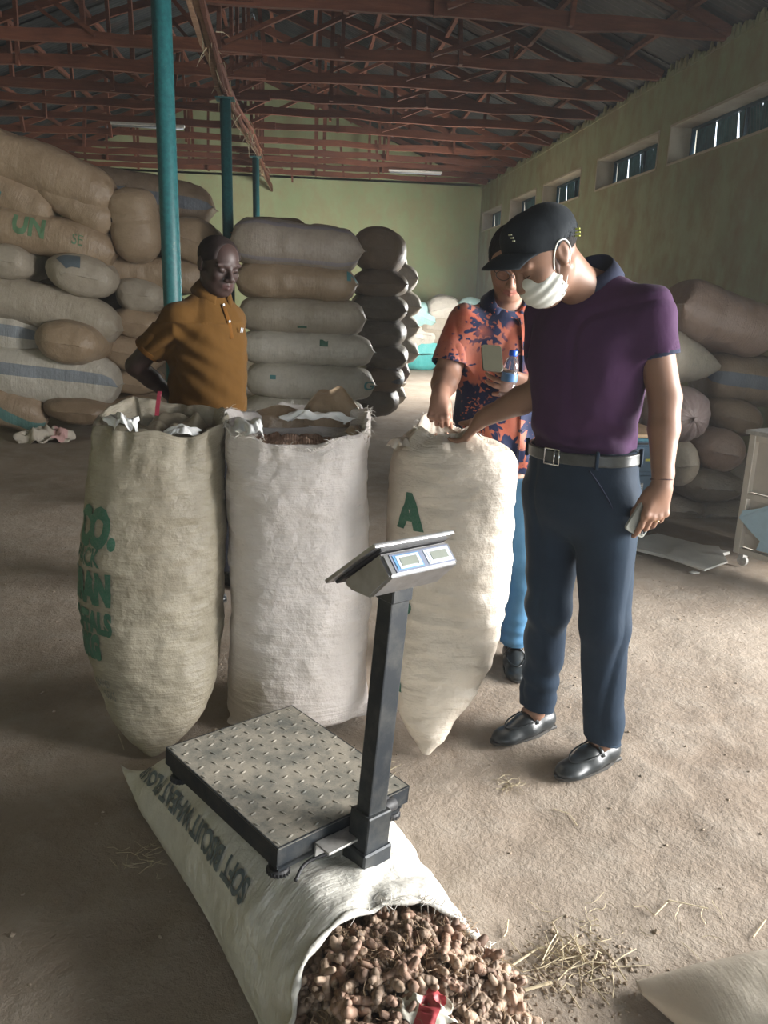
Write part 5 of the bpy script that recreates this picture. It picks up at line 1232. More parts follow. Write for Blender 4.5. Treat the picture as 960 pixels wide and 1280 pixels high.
for x, y in ((-.53, 3.98), (-.40, 4.14)): shoe(oo, (x - .06, y + .07, fz(x, y) + .001), (x + .13, y - .14, fz(x, y) + .001), bit=False, L=.285)
hair_shell(oh, OR, oo, M['hair_o'], [((.055, 0, .085), (1, 0, .25)), ((-.03, 0, -.005), (.5, 0, -1))], .0012, 1.04, 1.14, noise=.0003)
at3 = lambda x, y, z: oh + OR @ (np.array([x, y * 1.14, z]) * 1.04)
for q in (-1, 1):
    tube_obj('eyebrow', [at3(.096, .014 * q, .021), at3(.094, .030 * q, .026), at3(.080, .048 * q, .021)], [.0025, .003, .0018], M['hair'], oo, 6)
    tube_obj('eyelashes', [at3(.0925, .018 * q, -.004), at3(.0945, .031 * q, -.0075), at3(.087, .044 * q, -.003)], .0012, M['hair'], oo, 5)
adopt(oo)

# ================================================================== THE THREE OPEN SACKS
def open_sack(label, mat, rows, rim, rim_in, m=150, n=190, seed=0, corners=(), wrk=.004, group=None, extra=None, prof_p=2.3, nseed=0, crumple=.0):
    """rows: (z, cx, cy, rx, ry, ang) from the floor up to the rim; rim(th) lifts the mouth; rim_in: rows of the turned-in cloth going back down"""
    R_ = np.array(rows, float); Q = np.array(rim_in, float); nr = len(R_)
    t0 = np.linspace(0, 1, nr)
    def sec(A, tt, s):
        out = []
        for j in range(6):
            zz = np.linspace(0, 1, 400); v = np.interp(zz, tt, A[:, j]); kk = np.hanning(31); kk /= kk.sum(); v = np.convolve(np.pad(v, 15, mode='reflect', reflect_type='odd'), kk, 'valid'); out.append(np.interp(s, zz, v))
        return out
    def f(s, th):
        s = np.asarray(s, float); th = np.asarray(th, float); z, cx, cy, rx, ry, an = sec(R_, t0, np.clip(s, 0, 1))
        c, sn = np.cos(th), np.sin(th); q = 2 / prof_p; lx = np.sign(c) * np.abs(c) ** q * rx; ly = np.sign(sn) * np.abs(sn) ** q * ry
        zt = z + rim(th) * np.clip((s - .72) / .28, 0, 1) ** 1.5
        for (tc, w_, sw, ex, dz) in corners:                       # pulled-out bottom corners of the seam
            g = np.exp(-((np.angle(np.exp(1j * (th - tc))) / w_) ** 2)) * np.exp(-((s - sw) / .055) ** 2); lx = lx * (1 + ex * g); ly = ly * (1 + ex * g); zt = zt + dz * g
        x = cx + lx * np.cos(an) - ly * np.sin(an); y = cy + lx * np.sin(an) + ly * np.cos(an)
        p = np.stack([x, y, zt], -1); nn = np.stack([c * np.cos(an) - sn * np.sin(an), c * np.sin(an) + sn * np.cos(an), 0 * c], -1)
        low = np.clip(1 - s / .5, 0, 1)
        d = .012 * fbm(p, 3, nseed, 2) + .0055 * fbm(p * np.array([1, 1, 2.2]), 9, nseed + 4, 3)
        # slack rings in the lower half and gathers near the mouth
        zz = p[..., 2] + .10 * x; d = d + wrk * (.25 + low) * np.clip(z / .22, 0, 1) * (1 - 2.6 * np.abs(vnoise(np.stack([x * 3, y * 3, zz * 17], -1), 1.0, nseed + 1) + .5 * vnoise(np.stack([x * 7, y * 7, zz * 36], -1), 1.0, nseed + 2))) * np.clip(vnoise(p, 3.1, nseed + 6) * 1.5 + .7, 0, 1)
        up = np.clip((s - .80) / .2, 0, 1); d = d + (.008 + crumple) * up * vnoise(np.stack([th * 6, s * 5, 0 * s], -1), 1.0, nseed + 7) + .004 * up * vnoise(np.stack([th * 16, s * 6, 0 * s], -1), 1.0, nseed + 2)
        if extra: d = d + extra(p, s, th)
        return p + nn * (d * np.clip(s / .05, .1, 1))[..., None]
    o = link('sack', surf_mesh('sack', f, n, m), mat); tag(o, label, 'sack', group)
    # turned-in rim and the inner wall down to the filling
    tq = np.linspace(0, 1, len(Q))
    def g(s, th):
        b = f(np.ones_like(s), th); ctr = np.array([R_[-1, 1], R_[-1, 2]]); dz = np.interp(s, tq, Q[:, 0]); k = np.interp(s, tq, Q[:, 1]); rl = rim(th)
        x = ctr[0] + (b[..., 0] - ctr[0]) * k; y = ctr[1] + (b[..., 1] - ctr[1]) * k
        z = b[..., 2] + dz * (1 + np.maximum(rl, 0) * 4) ; w_ = np.sin(PI * np.clip(s, 0, 1)); p = np.stack([x, y, z], -1)
        return p + (.012 * vnoise(np.stack([th * 5, s * 3, 0 * s], -1), 1, nseed + 11) * w_)[..., None]
    inner = link('inner_lining', surf_mesh('inner_lining', g, 14, m), mat, o)
    return o, f, g
def fray(o, f, rim_s, m, a0, a1, L, mat, seed, dens=260):
    r = random.Random(seed); bm = bmesh.new()
    for k in range(dens):
        th = r.uniform(a0, a1); p = V(f(np.array([rim_s]), np.array([th]))[0]); d = V((r.uniform(-1, 1), r.uniform(-1, 1), r.uniform(-.7, 1.0))).normalized() * r.uniform(.3, 1) * L
        bm_tube(bm, [p, p + d * .5 + V((0, 0, .004)), p + d + V((0, 0, -.004))], [.0009, .0008, .0003], 3, cap=False)
    return tag(finish(bm, 'frayed_threads', mat, o), kind='stuff')
FG = 'tall open sacks being inspected'
# left: green-printed sack
rows1 = [(0.0, -0.5, 2.44, 0.0207, 0.016, 0.2), (0.03, -0.503, 2.49, 0.088, 0.06, 0.15), (0.09, -0.508, 2.57, 0.1552, 0.115, 0.1), (0.18, -0.512, 2.64, 0.2029, 0.16, 0), (0.32, -0.518, 2.69, 0.236, 0.195, 0), (0.5, -0.52, 2.71, 0.2443, 0.205, 0), (0.7, -0.51, 2.725, 0.236, 0.205, 0), (0.88, -0.494, 2.74, 0.2236, 0.2, 0), (1.0, -0.48, 2.76, 0.2132, 0.196, 0), (1.075, -0.472, 2.77, 0.207, 0.188, 0)]
rim1 = lambda th: .028 * np.maximum(0, np.sin(th)) ** 1.2 - .030 * np.maximum(0, -np.sin(th)) + .022 * np.exp(-((np.angle(np.exp(1j * (th - 2.6))) / .5) ** 2)) + .012 * np.sin(3 * th + 1) + .006 * np.sin(7 * th)
s1, f1, g1 = open_sack('tall beige translucent sack with bold green lettering, leftmost of the standing three', M['sk_f1'], rows1, rim1, [(0, 1), (.012, .985), (.010, .94), (-.03, .88), (-.07, .86), (-.10, .84)], nseed=3, wrk=.0045, crumple=.016)
# crumpled inner liner folded over the mouth
def liner(name, cx, cy, z0, rx, ry, mat, parent, seed, amp=.035, tilt=0):
    n = 70; a = np.linspace(-1, 1, n); X_, Y_ = np.meshgrid(a, a, indexing='ij'); r = np.sqrt(X_ ** 2 + Y_ ** 2); k = np.maximum(np.abs(X_), np.abs(Y_)) / np.maximum(r, 1e-6)
    x, y = X_ * k * rx, Y_ * k * ry; q = np.stack([x, y, 0 * x], -1)
    z = z0 + amp * fbm(q, 9, seed, 3) - amp * .9 * (1 - 2.5 * np.abs(vnoise(q, 16, seed + 2))) - .05 * np.maximum(np.abs(X_), np.abs(Y_)) ** 4 + tilt * y
    I = np.arange(n * n).reshape(n, n); return link(name, mesh_from(name, np.stack([cx + x, cy + y, z], -1).reshape(-1, 3), np.stack([I[:-1, :-1], I[1:, :-1], I[1:, 1:], I[:-1, 1:]], -1).reshape(-1, 4)), mat, parent)
liner('folded_liner', -.492, 2.77, 1.062, .215, .182, M['sk_f1'], s1, 5, .03, .12)
M['film'] = mat_sack('white_inner_film', (.80, .80, .78), (.86, .86, .85), .0, mottle=.05, wr=.25, gloss=.7)
def ribbon_patch(name, cx, cy, z0, rx, ry, seed, parent, rot=0, amp=.03, mat=None):
    n = 60; a = np.linspace(-1, 1, n); X_, Y_ = np.meshgrid(a, a, indexing='ij'); r = np.sqrt(X_ ** 2 + Y_ ** 2); k = np.maximum(np.abs(X_), np.abs(Y_)) / np.maximum(r, 1e-6)
    q = np.stack([X_, Y_, 0 * X_], -1); edge = 1 + .22 * vnoise(q, 3.5, seed); x, y = X_ * k * rx * edge, Y_ * k * ry * edge
    z = z0 + amp * (1 - r ** 2 * .6) * .6 + amp * .55 * vnoise(q * np.array([3, 1.0, 1]), 1.1, seed) + amp * .10 * vnoise(q * np.array([8, 2, 1]), 1, seed + 3) - amp * 1.2 * np.clip(r - .6, 0, 1)
    c, s = math.cos(rot), math.sin(rot); I = np.arange(n * n).reshape(n, n)
    return link(name, mesh_from(name, np.stack([cx + x * c - y * s, cy + x * s + y * c, z], -1).reshape(-1, 3), np.stack([I[:-1, :-1], I[1:, :-1], I[1:, 1:], I[:-1, 1:]], -1).reshape(-1, 4)), mat or M['film'], parent)
ribbon_patch('white_film', -.600, 2.70, 1.082, .055, .10, 7, s1, .3, .030); ribbon_patch('white_film', -.40, 2.66, 1.062, .06, .05, 8, s1, .0, .016)
bm = bmesh.new(); tp = [V(f1(np.array([s_]), np.array([1.52]))[0]) for s_ in (.98, 1.0)]; c0 = V((-.515, 2.955, 1.140)); bm_bar(bm, c0 + V((0, -.02, .012)), c0 + V((.005, -.10, -.030)), .014, .004); bm_bar(bm, c0 + V((.005, -.10, -.030)), c0 + V((.008, -.14, -.055)), .014, .004); finish(bm, 'red_strip', M['red_stripe'], s1)
# bold printing wrapping round the left side
def wrap(th_r, z_, rx=.26, right=True):
    zs = np.array([r[0] for r in rows1]); sz = np.interp(z_, zs, np.linspace(0, 1, len(zs)))
    return lambda a, b: (np.interp(z_ + b, zs, np.linspace(0, 1, len(zs))), th_r + a / rx)
for txt, zt, h_, endth, bold, mt in (('CO.', .700, .165, -1.90, .012, 'ink_green'), ('PACK', .628, .085, -2.13, .002, 'ink_green'), ('BRAN', .505, .135, -1.96, .011, 'ink_green'), ('OFFALS', .400, .100, -1.95, .006, 'ink_green'), ('50KG', .310, .105, -2.20, .009, 'ink_green'), ('AGAINST', .205, .042, -2.18, .0, 'ink_grey'), ('HOOKS', .165, .042, -2.15, .0, 'ink_grey')):
    bm = text_bm(txt, h_, bold, .014); wd = max(v.co.x for v in bm.verts); sx = .62
    print_on('printed_' + ('number' if txt[0] == '5' else 'word'), txt, f1, wrap(endth - wd * sx / .232, zt, .232), M[mt], s1, bm=bm, off=.0035, sx=sx)
# middle: white sack with torn mouth and dark contents
rows2 = [(0.0, -0.015, 2.74, 0.2236, 0.1615, 0), (0.025, -0.015, 2.74, 0.2644, 0.1947, 0), (0.12, -0.02, 2.75, 0.2644, 0.2137, 0), (0.3, -0.018, 2.755, 0.2547, 0.2166, 0), (0.5, -0.016, 2.75, 0.2508, 0.2147, 0), (0.7, -0.018, 2.75, 0.2488, 0.2128, 0), (0.88, -0.022, 2.75, 0.2488, 0.2109, 0), (0.98, -0.024, 2.76, 0.2479, 0.209, 0), (1.055, -0.022, 2.76, 0.243, 0.2042, 0)]
rim2 = lambda th: .040 * np.maximum(0, np.sin(th)) - .028 * np.maximum(0, -np.sin(th)) ** 3 + .035 * np.exp(-((np.angle(np.exp(1j * (th - .25))) / .5) ** 2)) + .030 * np.exp(-((np.angle(np.exp(1j * (th - 3.0))) / .45) ** 2)) + .010 * np.sin(5 * th) + .006 * np.sin(11 * th + 1)
s2, f2, g2 = open_sack('tall clean white sack with frayed open mouth, in the middle of the standing three', M['sk_f2'], rows2, rim2, [(0, 1), (.010, .985), (.006, .95), (-.03, .92), (-.09, .92), (-.16, .92)], nseed=8, wrk=.003, corners=((-.35, .17, .075, .95, .06), (-2.55, .25, .04, .22, .0)))
fray(s2, f2, 1.0, 96, -PI, PI, .035, M['frayed'], 3, 420)
# flap of cloth standing up at the back, tan tongue folded over it
def flap(name, base, wid, hgt, lean, seed, parent, mat, yaw=0):
    n = 36; a = np.linspace(-1, 1, n); b = np.linspace(0, 1, 22); A, B = np.meshgrid(a, b, indexing='ij'); q = np.stack([A, B, 0 * A], -1)
    hh = hgt * (1 - .55 * np.abs(A) ** 2.2 + .10 * vnoise(q, 3, seed)); x = A * wid * (1 - .25 * B ** 2); z = B * hh; y = lean * B ** 1.5 + .05 * (A * A) + .018 * vnoise(q * np.array([2.5, 1, 1]), 1.6, seed + 1) * (.4 + B) - .05 * B ** 4
    c, s = math.cos(yaw), math.sin(yaw); I = np.arange(n * 22).reshape(n, 22)
    me = mesh_from(name, np.stack([base[0] + x * c - y * s, base[1] + x * s + y * c, base[2] + z], -1).reshape(-1, 3), np.stack([I[:-1, :-1], I[1:, :-1], I[1:, 1:], I[:-1, 1:]], -1).reshape(-1, 4))
    o = link(name, me, mat, parent); return o
flap('tan_tongue', (.100, 2.89, 1.04), .135, .150, -.03, 3, s2, M['sk_tan'], -.15)
flap('torn_flap', (-.08, 2.92, 1.03), .15, .085, .0, 6, s2, M['sk_tan'], .1)
ribbon_patch('white_film', -.190, 2.70, 1.078, .055, .12, 12, s2, .25, .030); ribbon_patch('white_film', .05, 2.86, 1.085, .14, .026, 14, s2, -.1, .022); ribbon_patch('brown_lining', .185, 2.76, 1.050, .042, .10, 15, s2, 0, .03, M['sk_tan'])
def contents(name, cx, cy, z0, rx, ry, mat, parent, seed, dome=.03):
    n = 60; a = np.linspace(-1, 1, n); X_, Y_ = np.meshgrid(a, a, indexing='ij'); r = np.sqrt(X_ ** 2 + Y_ ** 2); k = np.maximum(np.abs(X_), np.abs(Y_)) / np.maximum(r, 1e-6)
    x, y = X_ * k * rx, Y_ * k * ry; q = np.stack([x, y, 0 * x], -1); z = z0 + dome * (1 - np.maximum(np.abs(X_), np.abs(Y_)) ** 2) + .018 * vnoise(q, 28, seed) + .012 * np.abs(vnoise(q, 60, seed))
    I = np.arange(n * n).reshape(n, n); return tag(link(name, mesh_from(name, np.stack([cx + x, cy + y, z], -1).reshape(-1, 3), np.stack([I[:-1, :-1], I[1:, :-1], I[1:, 1:], I[:-1, 1:]], -1).reshape(-1, 4)), mat, parent), kind='stuff')
contents('dried_roots', -.022, 2.76, .985, .228, .19, M['rhiz2'], s2, 4)
# right: cream sack with green letters, leaning
rows3 = [(0.0, 0.418, 2.4, 0.014, 0.0112, -0.5), (0.04, 0.425, 2.45, 0.062, 0.0446, -0.5), (0.1, 0.445, 2.534, 0.115, 0.0884, -0.4), (0.2, 0.48, 2.618, 0.165, 0.1302, -0.3), (0.34, 0.51, 2.6876, 0.205, 0.1674, -0.2), (0.5, 0.522, 2.74, 0.222, 0.186, -0.1), (0.66, 0.528, 2.75, 0.224, 0.1906, 0), (0.82, 0.533, 2.76, 0.222, 0.1906, 0), (0.94, 0.537, 2.77, 0.226, 0.186, 0), (1.0, 0.532, 2.77, 0.205, 0.1674, 0), (1.035, 0.52, 2.77, 0.16, 0.1395, 0), (1.055, 0.512, 2.77, 0.122, 0.1116, 0)]
rim3 = lambda th: .030 * np.exp(-((np.angle(np.exp(1j * (th - 1.9))) / .6) ** 2)) - .04 * np.maximum(0, np.cos(th)) ** 2 + .010 * np.sin(4 * th) + .007 * np.sin(9 * th)
s3, f3, g3 = open_sack('tall cream sack stamped with a green A, pinched to a point at its foot', M['sk_f3'], rows3, rim3, [(0, 1), (.008, .97), (.0, .92), (-.03, .88), (-.07, .86)], nseed=14, wrk=.0095, crumple=.008)
fray(s3, f3, 1.0, 96, -PI, PI, .025, M['frayed'], 5, 260)
ribbon_patch('mouth_flap', .335, 2.73, 1.02, .045, .06, 21, s3, .2, .025, M['sk_f3'])
contents('dried_roots', .515, 2.77, 1.010, .11, .100, M['rhiz2'], s3, 7, .01)
def wrap3(th_r, z_):
    zs = np.array([r[0] for r in rows3]); return lambda a, b: (np.interp(z_ + b, zs, np.linspace(0, 1, len(zs))), th_r + a / .225)
for txt, zt, h_, th0, bold in (('A', .745, .150, -2.62, .014), ('I', .545, .11, -2.30, .012), (',', .45, .12, -2.26, .010), ('I', .17, .09, -2.30, .006)):
    print_on('printed_letter', txt, f3, wrap3(th0, zt), M['ink_green'], s3, size=h_, bold=bold, off=.0035, seg=.012, sx=.95)

# ================================================================== LAID SACK, SCALE, TURMERIC
LA, LB = V((-.262, 2.36, 0)), V((.208, 1.30, 0)); LD = (LB - LA); LL = LD.length; LD.normalize(); LN = V((-LD.y, LD.x, 0))      # LN points to the right-hand side
def fl_(s, th):
    s = np.asarray(s, float); th = np.asarray(th, float); c, sn = np.cos(th), np.sin(th)
    # mouth end: the upper side is torn back in an arc
    top = np.clip(sn, 0, 1); S = s * (1 - .15 * top ** 1.3 * np.clip(1 - .0 * s, 0, 1) * (s > 0))
    w_ = (.330 - .035 * np.clip(-c, 0, 1) * np.sin(np.clip(S, 0, 1) * PI)) * (1 - .06 * np.exp(-S / .10)) * (1 - .24 * S); far = np.maximum(1 - np.exp(-S / .085), 0) ** .8
    h = .225 * far * (1 - .10 * S) ; q = 2 / 2.5
    ly = np.sign(c) * np.abs(c) ** q * w_; lz = np.where(sn > 0, np.abs(sn) ** .80 * h, -.004 * np.abs(sn))
    lz = lz * np.where(sn > 0, 1 - .12 * np.clip((S - .6) / .4, 0, 1), 1) + .012 + .05 * np.clip(np.abs(ly / .33), 0, 1) ** 4 * (1 - far)
    ear = np.exp(-S / .05) * (np.abs(c) ** 6) * .07
    x = S * LL - ear + 0 * c
    p = np.stack([LA.x + LD.x * x + LN.x * ly, LA.y + LD.y * x + LN.y * ly, lz], -1)
    up = np.clip(sn + .25, 0, 1); d = .016 * fbm(p, 3.5, 5, 3) + .006 * vnoise(p, 16, 6) + .004 * vnoise(p, 40, 2)
    d = d - .012 * np.maximum(0, 1 - np.abs(vnoise(p * np.array([1, .7, 1]), 6.0, 12)) * 5)
    # the scale's feet press the cloth down flat
    press = np.exp(-(((p[..., 0] + .045) / .20) ** 4 + ((p[..., 1] - 1.86) / .24) ** 4)); d = d * (1 - .8 * press)
    n = np.stack([LN.x * c, LN.y * c, sn], -1); return p + n * (d * up)[..., None]
ls = link('sack', surf_mesh('sack', fl_, 90, 110), M['sk_f4']); tag(ls, 'white flour sack lying flat under the weighing scale, spilling roots from its mouth', 'sack')
# rolled rim of the mouth
rp = [V(fl_(np.array([1.0]), np.array([a]))[0]) for a in np.linspace(.10, PI - .10, 40)]
rr_ = random.Random(4); bm = bmesh.new(); bm_tube(bm, [p + V((0, 0, .0)) for p in rp], [.006 + .003 * math.sin(i * 1.3) + .002 * rr_.random() for i in range(40)], 8, flat=.7); finish(bm, 'rolled_rim', M['sk_f4'], ls, True)
fray(ls, fl_, 1.0, 1, .2, 1.6, .04, M['frayed'], 6, 160)
# lettering on the left flank, read from the far side
bmt = text_bm('SOFT BISCUIT WHEAT FLOUR', .088, .003, .012); wd = max(v.co.x for v in bmt.verts); tl_ = .68
print_on('printed_word', None, fl_, lambda a, b: (.735 - (a / wd) * tl_, PI - .76 + .26 * (a / wd) + (b - .03) / .24), M['ink_blue'], ls, bm=bmt, off=.004, outward=(-.5, -.3, .8))

# weighing scale ---------------------------------------------------
SX, SY, SZ = V((.788, .613, -.055)), V((-.611, .79, .041)), V((.069, .001, .998))
sc = empty('platform_scale'); SM = Matrix(((SX.x, SY.x, SZ.x, -.045), (SX.y, SY.y, SZ.y, 1.853), (SX.z, SY.z, SZ.z, .315), (0, 0, 0, 1))); sc.matrix_world = SM
tag(sc, 'charcoal platform weighing scale with chequer-plate top and steel indicator head on a post', 'scale')
A_, B_ = .415, .50
bm = bmesh.new(); bm_box(bm, (0, 0, -.004), (A_, B_, .008), bev=.003); pf = finish(bm, 'platform_cover', M['plate'], sc)
bm = bmesh.new(); bm_box(bm, (0, -B_ / 2 + .002, -.024), (A_, .004, .048)); bm_box(bm, (0, B_ / 2 - .002, -.024), (A_, .004, .048)); bm_box(bm, (-A_ / 2 + .002, 0, -.024), (.004, B_, .048)); bm_box(bm, (A_ / 2 - .002, 0, -.024), (.004, B_, .048))
finish(bm, 'cover_skirt', M['char'], sc)
bm = bmesh.new(); k = 0   # raised lozenges of the chequer plate
nx_, ny_ = 11, 13
for i in range(nx_):
    for j in range(ny_):
        x = -A_ / 2 + .018 + (A_ - .036) * i / (nx_ - 1) + (.008 if j % 2 else -.008); y = -B_ / 2 + .018 + (B_ - .036) * j / (ny_ - 1); a = (.25 if (i + j) % 2 else PI / 2 + .25)
        lx, ly, h = .0105, .0036, .0016; vs = [bm.verts.new((x + math.cos(a + b) * 0 + (lx * math.cos(b)) * math.cos(a) - (ly * math.sin(b)) * math.sin(a), y + (lx * math.cos(b)) * math.sin(a) + (ly * math.sin(b)) * math.cos(a), .0001)) for b in [2 * PI * q / 8 for q in range(8)]]
        tp = [bm.verts.new((x + (v.co.x - x) * .55, y + (v.co.y - y) * .55, h)) for v in vs]
        for q in range(8): bm.faces.new((vs[q], vs[(q + 1) % 8], tp[(q + 1) % 8], tp[q]))
        bm.faces.new(tp)
tag(finish(bm, 'raised_lozenges', M['plate'], pf, True), kind='stuff')
bm = bmesh.new(); bm_box(bm, (0, 0, -.052), (A_ - .02, B_ - .02, .030)); bm_box(bm, (0, B_ / 2 - .03, -.060), (A_ - .03, .04, .03)); bm_box(bm, (0, -B_ / 2 + .03, -.060), (A_ - .03, .04, .03)); finish(bm, 'base_frame', M['char'], sc)
for qx in (-1, 1):
    for qy in (-1, 1):
        bm = bmesh.new(); bm_lathe(bm, [(.006, -.075), (.006, -.050)], 10, Matrix.Translation((qx * (A_ / 2 - .03), qy * (B_ / 2 - .03), 0))); r0 = [(.020, -.094), (.025, -.092), (.026, -.082), (.022, -.078), (.008, -.076)]
        bm_lathe(bm, r0, 20, Matrix.Translation((qx * (A_ / 2 - .03), qy * (B_ / 2 - .03), 0)))
        for t_ in range(20): bm_box(bm, (.026 * math.cos(t_ * PI / 10), .026 * math.sin(t_ * PI / 10), -.087), (.003, .003, .009), Matrix.Translation((qx * (A_ / 2 - .03), qy * (B_ / 2 - .03), 0)))
        finish(bm, 'levelling_foot', M['rubber'], sc, False)
px0, py0 = .022, -B_ / 2 - .052
bm = bmesh.new(); bm_box(bm, (px0, py0, -.010), (.074, .066, .10), bev=.003); bm_box(bm, (px0, py0, -.075), (.090, .078, .045), bev=.004); finish(bm, 'post_socket', M['char'], sc)
bm = bmesh.new(); bm_box(bm, (px0 - .07, py0 + .022, -.030), (.11, .05, .006), bev=.001); bm_box(bm, (px0 - .10, py0 + .045, -.045), (.05, .006, .035)); finish(bm, 'mounting_plate', M['alu'], sc)
bm = bmesh.new(); bm_tube(bm, bez([(px0 + .04, py0 + .01, .0), (px0 + .075, py0 + .03, .014), (px0 + .10, py0 + .045, -.002), (px0 + .06, py0 + .04, -.03), (px0 - .05, py0 + .03, -.06), (px0 - .14, py0 + .05, -.075), (px0 - .19, py0 + .03, -.088)], 8), .0045, 6); finish(bm, 'cable', M['rubber'], sc, True)
bm = bmesh.new(); bm_lathe(bm, [(.014, -.03), (.017, -.028), (.017, .028), (.014, .03)], 14, Matrix.Translation((px0 + .085, py0 + .035, -.012)) @ Matrix.Rotation(PI / 2, 4, 'Y')); finish(bm, 'adjusting_knob', M['rubber'], sc, True)
PH = .60
bm = bmesh.new(); bm_box(bm, (px0, py0, .02 + PH / 2), (.056, .044, PH), bev=.004, seg=2); post = finish(bm, 'post', M['char'], sc)
# indicator head: profile in (away, up), extruded along x
hd = empty('indicator_head'); hd.parent = sc; hd.location = (.0175, -.33, .645)
W2 = .1025
pts_ = [(-.023, .054), (-.063, .016), (-.005, -.049), (.065, -.051), (.082, -.039)]
bm = bmesh.new(); L1 = [bm.verts.new((-W2, y, z)) for y, z in pts_]; R1 = [bm.verts.new((W2, y, z)) for y, z in pts_]
for i in range(len(pts_)): bm.faces.new((L1[i], L1[(i + 1) % len(pts_)], R1[(i + 1) % len(pts_)], R1[i]))
bm.faces.new(L1[::-1]); bm.faces.new(R1); bmesh.ops.bevel(bm, geom=list(bm.edges), offset=.006, segments=3, affect='EDGES'); body_h = finish(bm, 'steel_housing', M['steel'], hd, True); auto(body_h, 40)
ya, za, yb, zb = -.022, .073, .118, -.049; mid = ((ya + yb) / 2, (za + zb) / 2); ln = math.hypot(yb - ya, zb - za); an_ = math.atan2(zb - za, yb - ya)
TM = Matrix.Translation((0, mid[0], mid[1])) @ Matrix.Rotation(an_, 4, 'X')
bm = bmesh.new(); bm_box(bm, (0, 0, 0), (W2 * 2 + .034, ln, .010), TM, bev=.003, seg=2); finish(bm, 'key_tray', M['steel'], hd)
bm = bmesh.new(); bm_box(bm, (0, 0, -.007), (W2 * 2 - .004, ln - .016, .010), TM, bev=.002); finish(bm, 'tray_gasket', M['rubber'], hd)
bm = bmesh.new(); bm_box(bm, (0, 0, .0058), (W2 * 2 - .02, ln - .04, .002), TM); finish(bm, 'keypad', M['panel_blue'], hd)
e0, e1_ = V((0, -.023, .054)), V((0, -.063, .016)); up_ = (e0 - e1_); pm = frame_mat((1, 0, 0), V((1, 0, 0)).cross(up_), (e0 + e1_) / 2); sgn = -1 if (pm @ V((0, 0, 1)) - pm.translation).y > 0 else 1
def pan(name, x, y, w_, h_, t_, mat, lvl): bm = bmesh.new(); bm_box(bm, (x, y, sgn * lvl), (w_, h_, t_), pm, bev=.0005); return finish(bm, name, mat, hd)
pan('display_panel', .004, 0, .176, .042, .002, M['panel_grey'], .0006)
for x in (-.040, .050):
    pan('display_frame', x, 0, .076, .034, .002, M['panel_blue2'] if x < 0 else M['panel_white'], .0018); pan('display_border', x + .002, 0, .066, .030, .002, M['panel_white'], .0024); pan('display_window', x + .002, 0, .050, .019, .002, M['lcd'], .0032)
bm = bmesh.new(); bm_lathe(bm, [(.0015, 0), (.002, .001), (.001, .0015)], 8, pm @ Matrix.Translation((-.016, -.010, sgn * .0035))); finish(bm, 'indicator_screw', M['chrome'], hd)
bm = bmesh.new(); bm_box(bm, (.004, .028, -.055), (.062, .056, .05), bev=.003); finish(bm, 'neck_bracket', M['char'], hd)

# ================================================================== TURMERIC, STRAW AND SCRAPS
def rhizome_mesh(i):
    r = random.Random(300 + i); L = r.uniform(.040, .085) if i % 3 else r.uniform(.018, .032); R0 = r.uniform(.0055, .0085) if i % 3 else r.uniform(.007, .011)
    n = 9; pts = []; a = r.uniform(-.5, .5)
    for k in range(n):
        t_ = k / (n - 1); pts.append(V((t_ * L - L / 2, math.sin(t_ * 2.2 + a) * L * .12, math.cos(t_ * 2) * L * .05)))
    rad = [R0 * (.45 + .55 * math.sin(PI * min(1, .12 + .8 * (k / (n - 1)))) ** .6) * (1 + .10 * (k % 2)) for k in range(n)]; rad[-1] *= .5; rad[0] *= .7
    bm = bmesh.new(); bm_tube(bm, pts, rad, 7)
    for q in range(r.choice((0, 1, 2, 2)) if i % 3 else r.choice((1, 2, 3))):       # side knobs
        b = pts[r.randint(2, n - 3)]; d = V((r.uniform(-.3, .5), r.uniform(-1, 1), r.uniform(-.6, 1))).normalized(); l_ = r.uniform(.010, .024)
        bm_tube(bm, [b, b + d * l_ * .6, b + d * l_, b + d * l_ * 1.08], [R0 * .75, R0 * .78, R0 * .6, R0 * .25], 6)
    me = bpy.data.meshes.new('turmeric_root'); bmesh.ops.recalc_face_normals(bm, faces=bm.faces); bm.to_mesh(me); bm.free()
    me.polygons.foreach_set('use_smooth', np.ones(len(me.polygons), bool)); me.materials.append(M['rhiz'] if i % 2 else M['rhiz2']); return me
RM = [rhizome_mesh(i) for i in range(18)]
def mound(x, y):   # height of the heap spilling out of the mouth
    u = (V((x, y, 0)) - V((.215, 1.33, 0))); a = u.dot(LD); b = u.dot(LN)
    q = (abs(b + .0) / .245) ** 2.4 + (abs(a) / (.30 if a > 0 else .27)) ** 2.6
    return .165 * max(0, 1 - q) ** .50 * (1 - .45 * max(0, a) / .3)
hb = bmesh.new(); n_ = 50; g_ = [[None] * n_ for _ in range(n_)]
for i in range(n_):
    for j in range(n_):
        x = -.10 + .64 * i / (n_ - 1); y = 1.0 + .62 * j / (n_ - 1); h = mound(x, y); g_[i][j] = hb.verts.new((x, y, h - .006 + .006 * math.sin(x * 170 + 3 * math.sin(y * 90)) * math.cos(y * 150)))
for i in range(n_ - 1):
    for j in range(n_ - 1):
        q = [g_[i][j], g_[i + 1][j], g_[i + 1][j + 1], g_[i][j + 1]]
        if max(v.co.z for v in q) > .004: hb.faces.new(q)
bmesh.ops.delete(hb, geom=[v for v in hb.verts if not v.link_faces], context='VERTS')
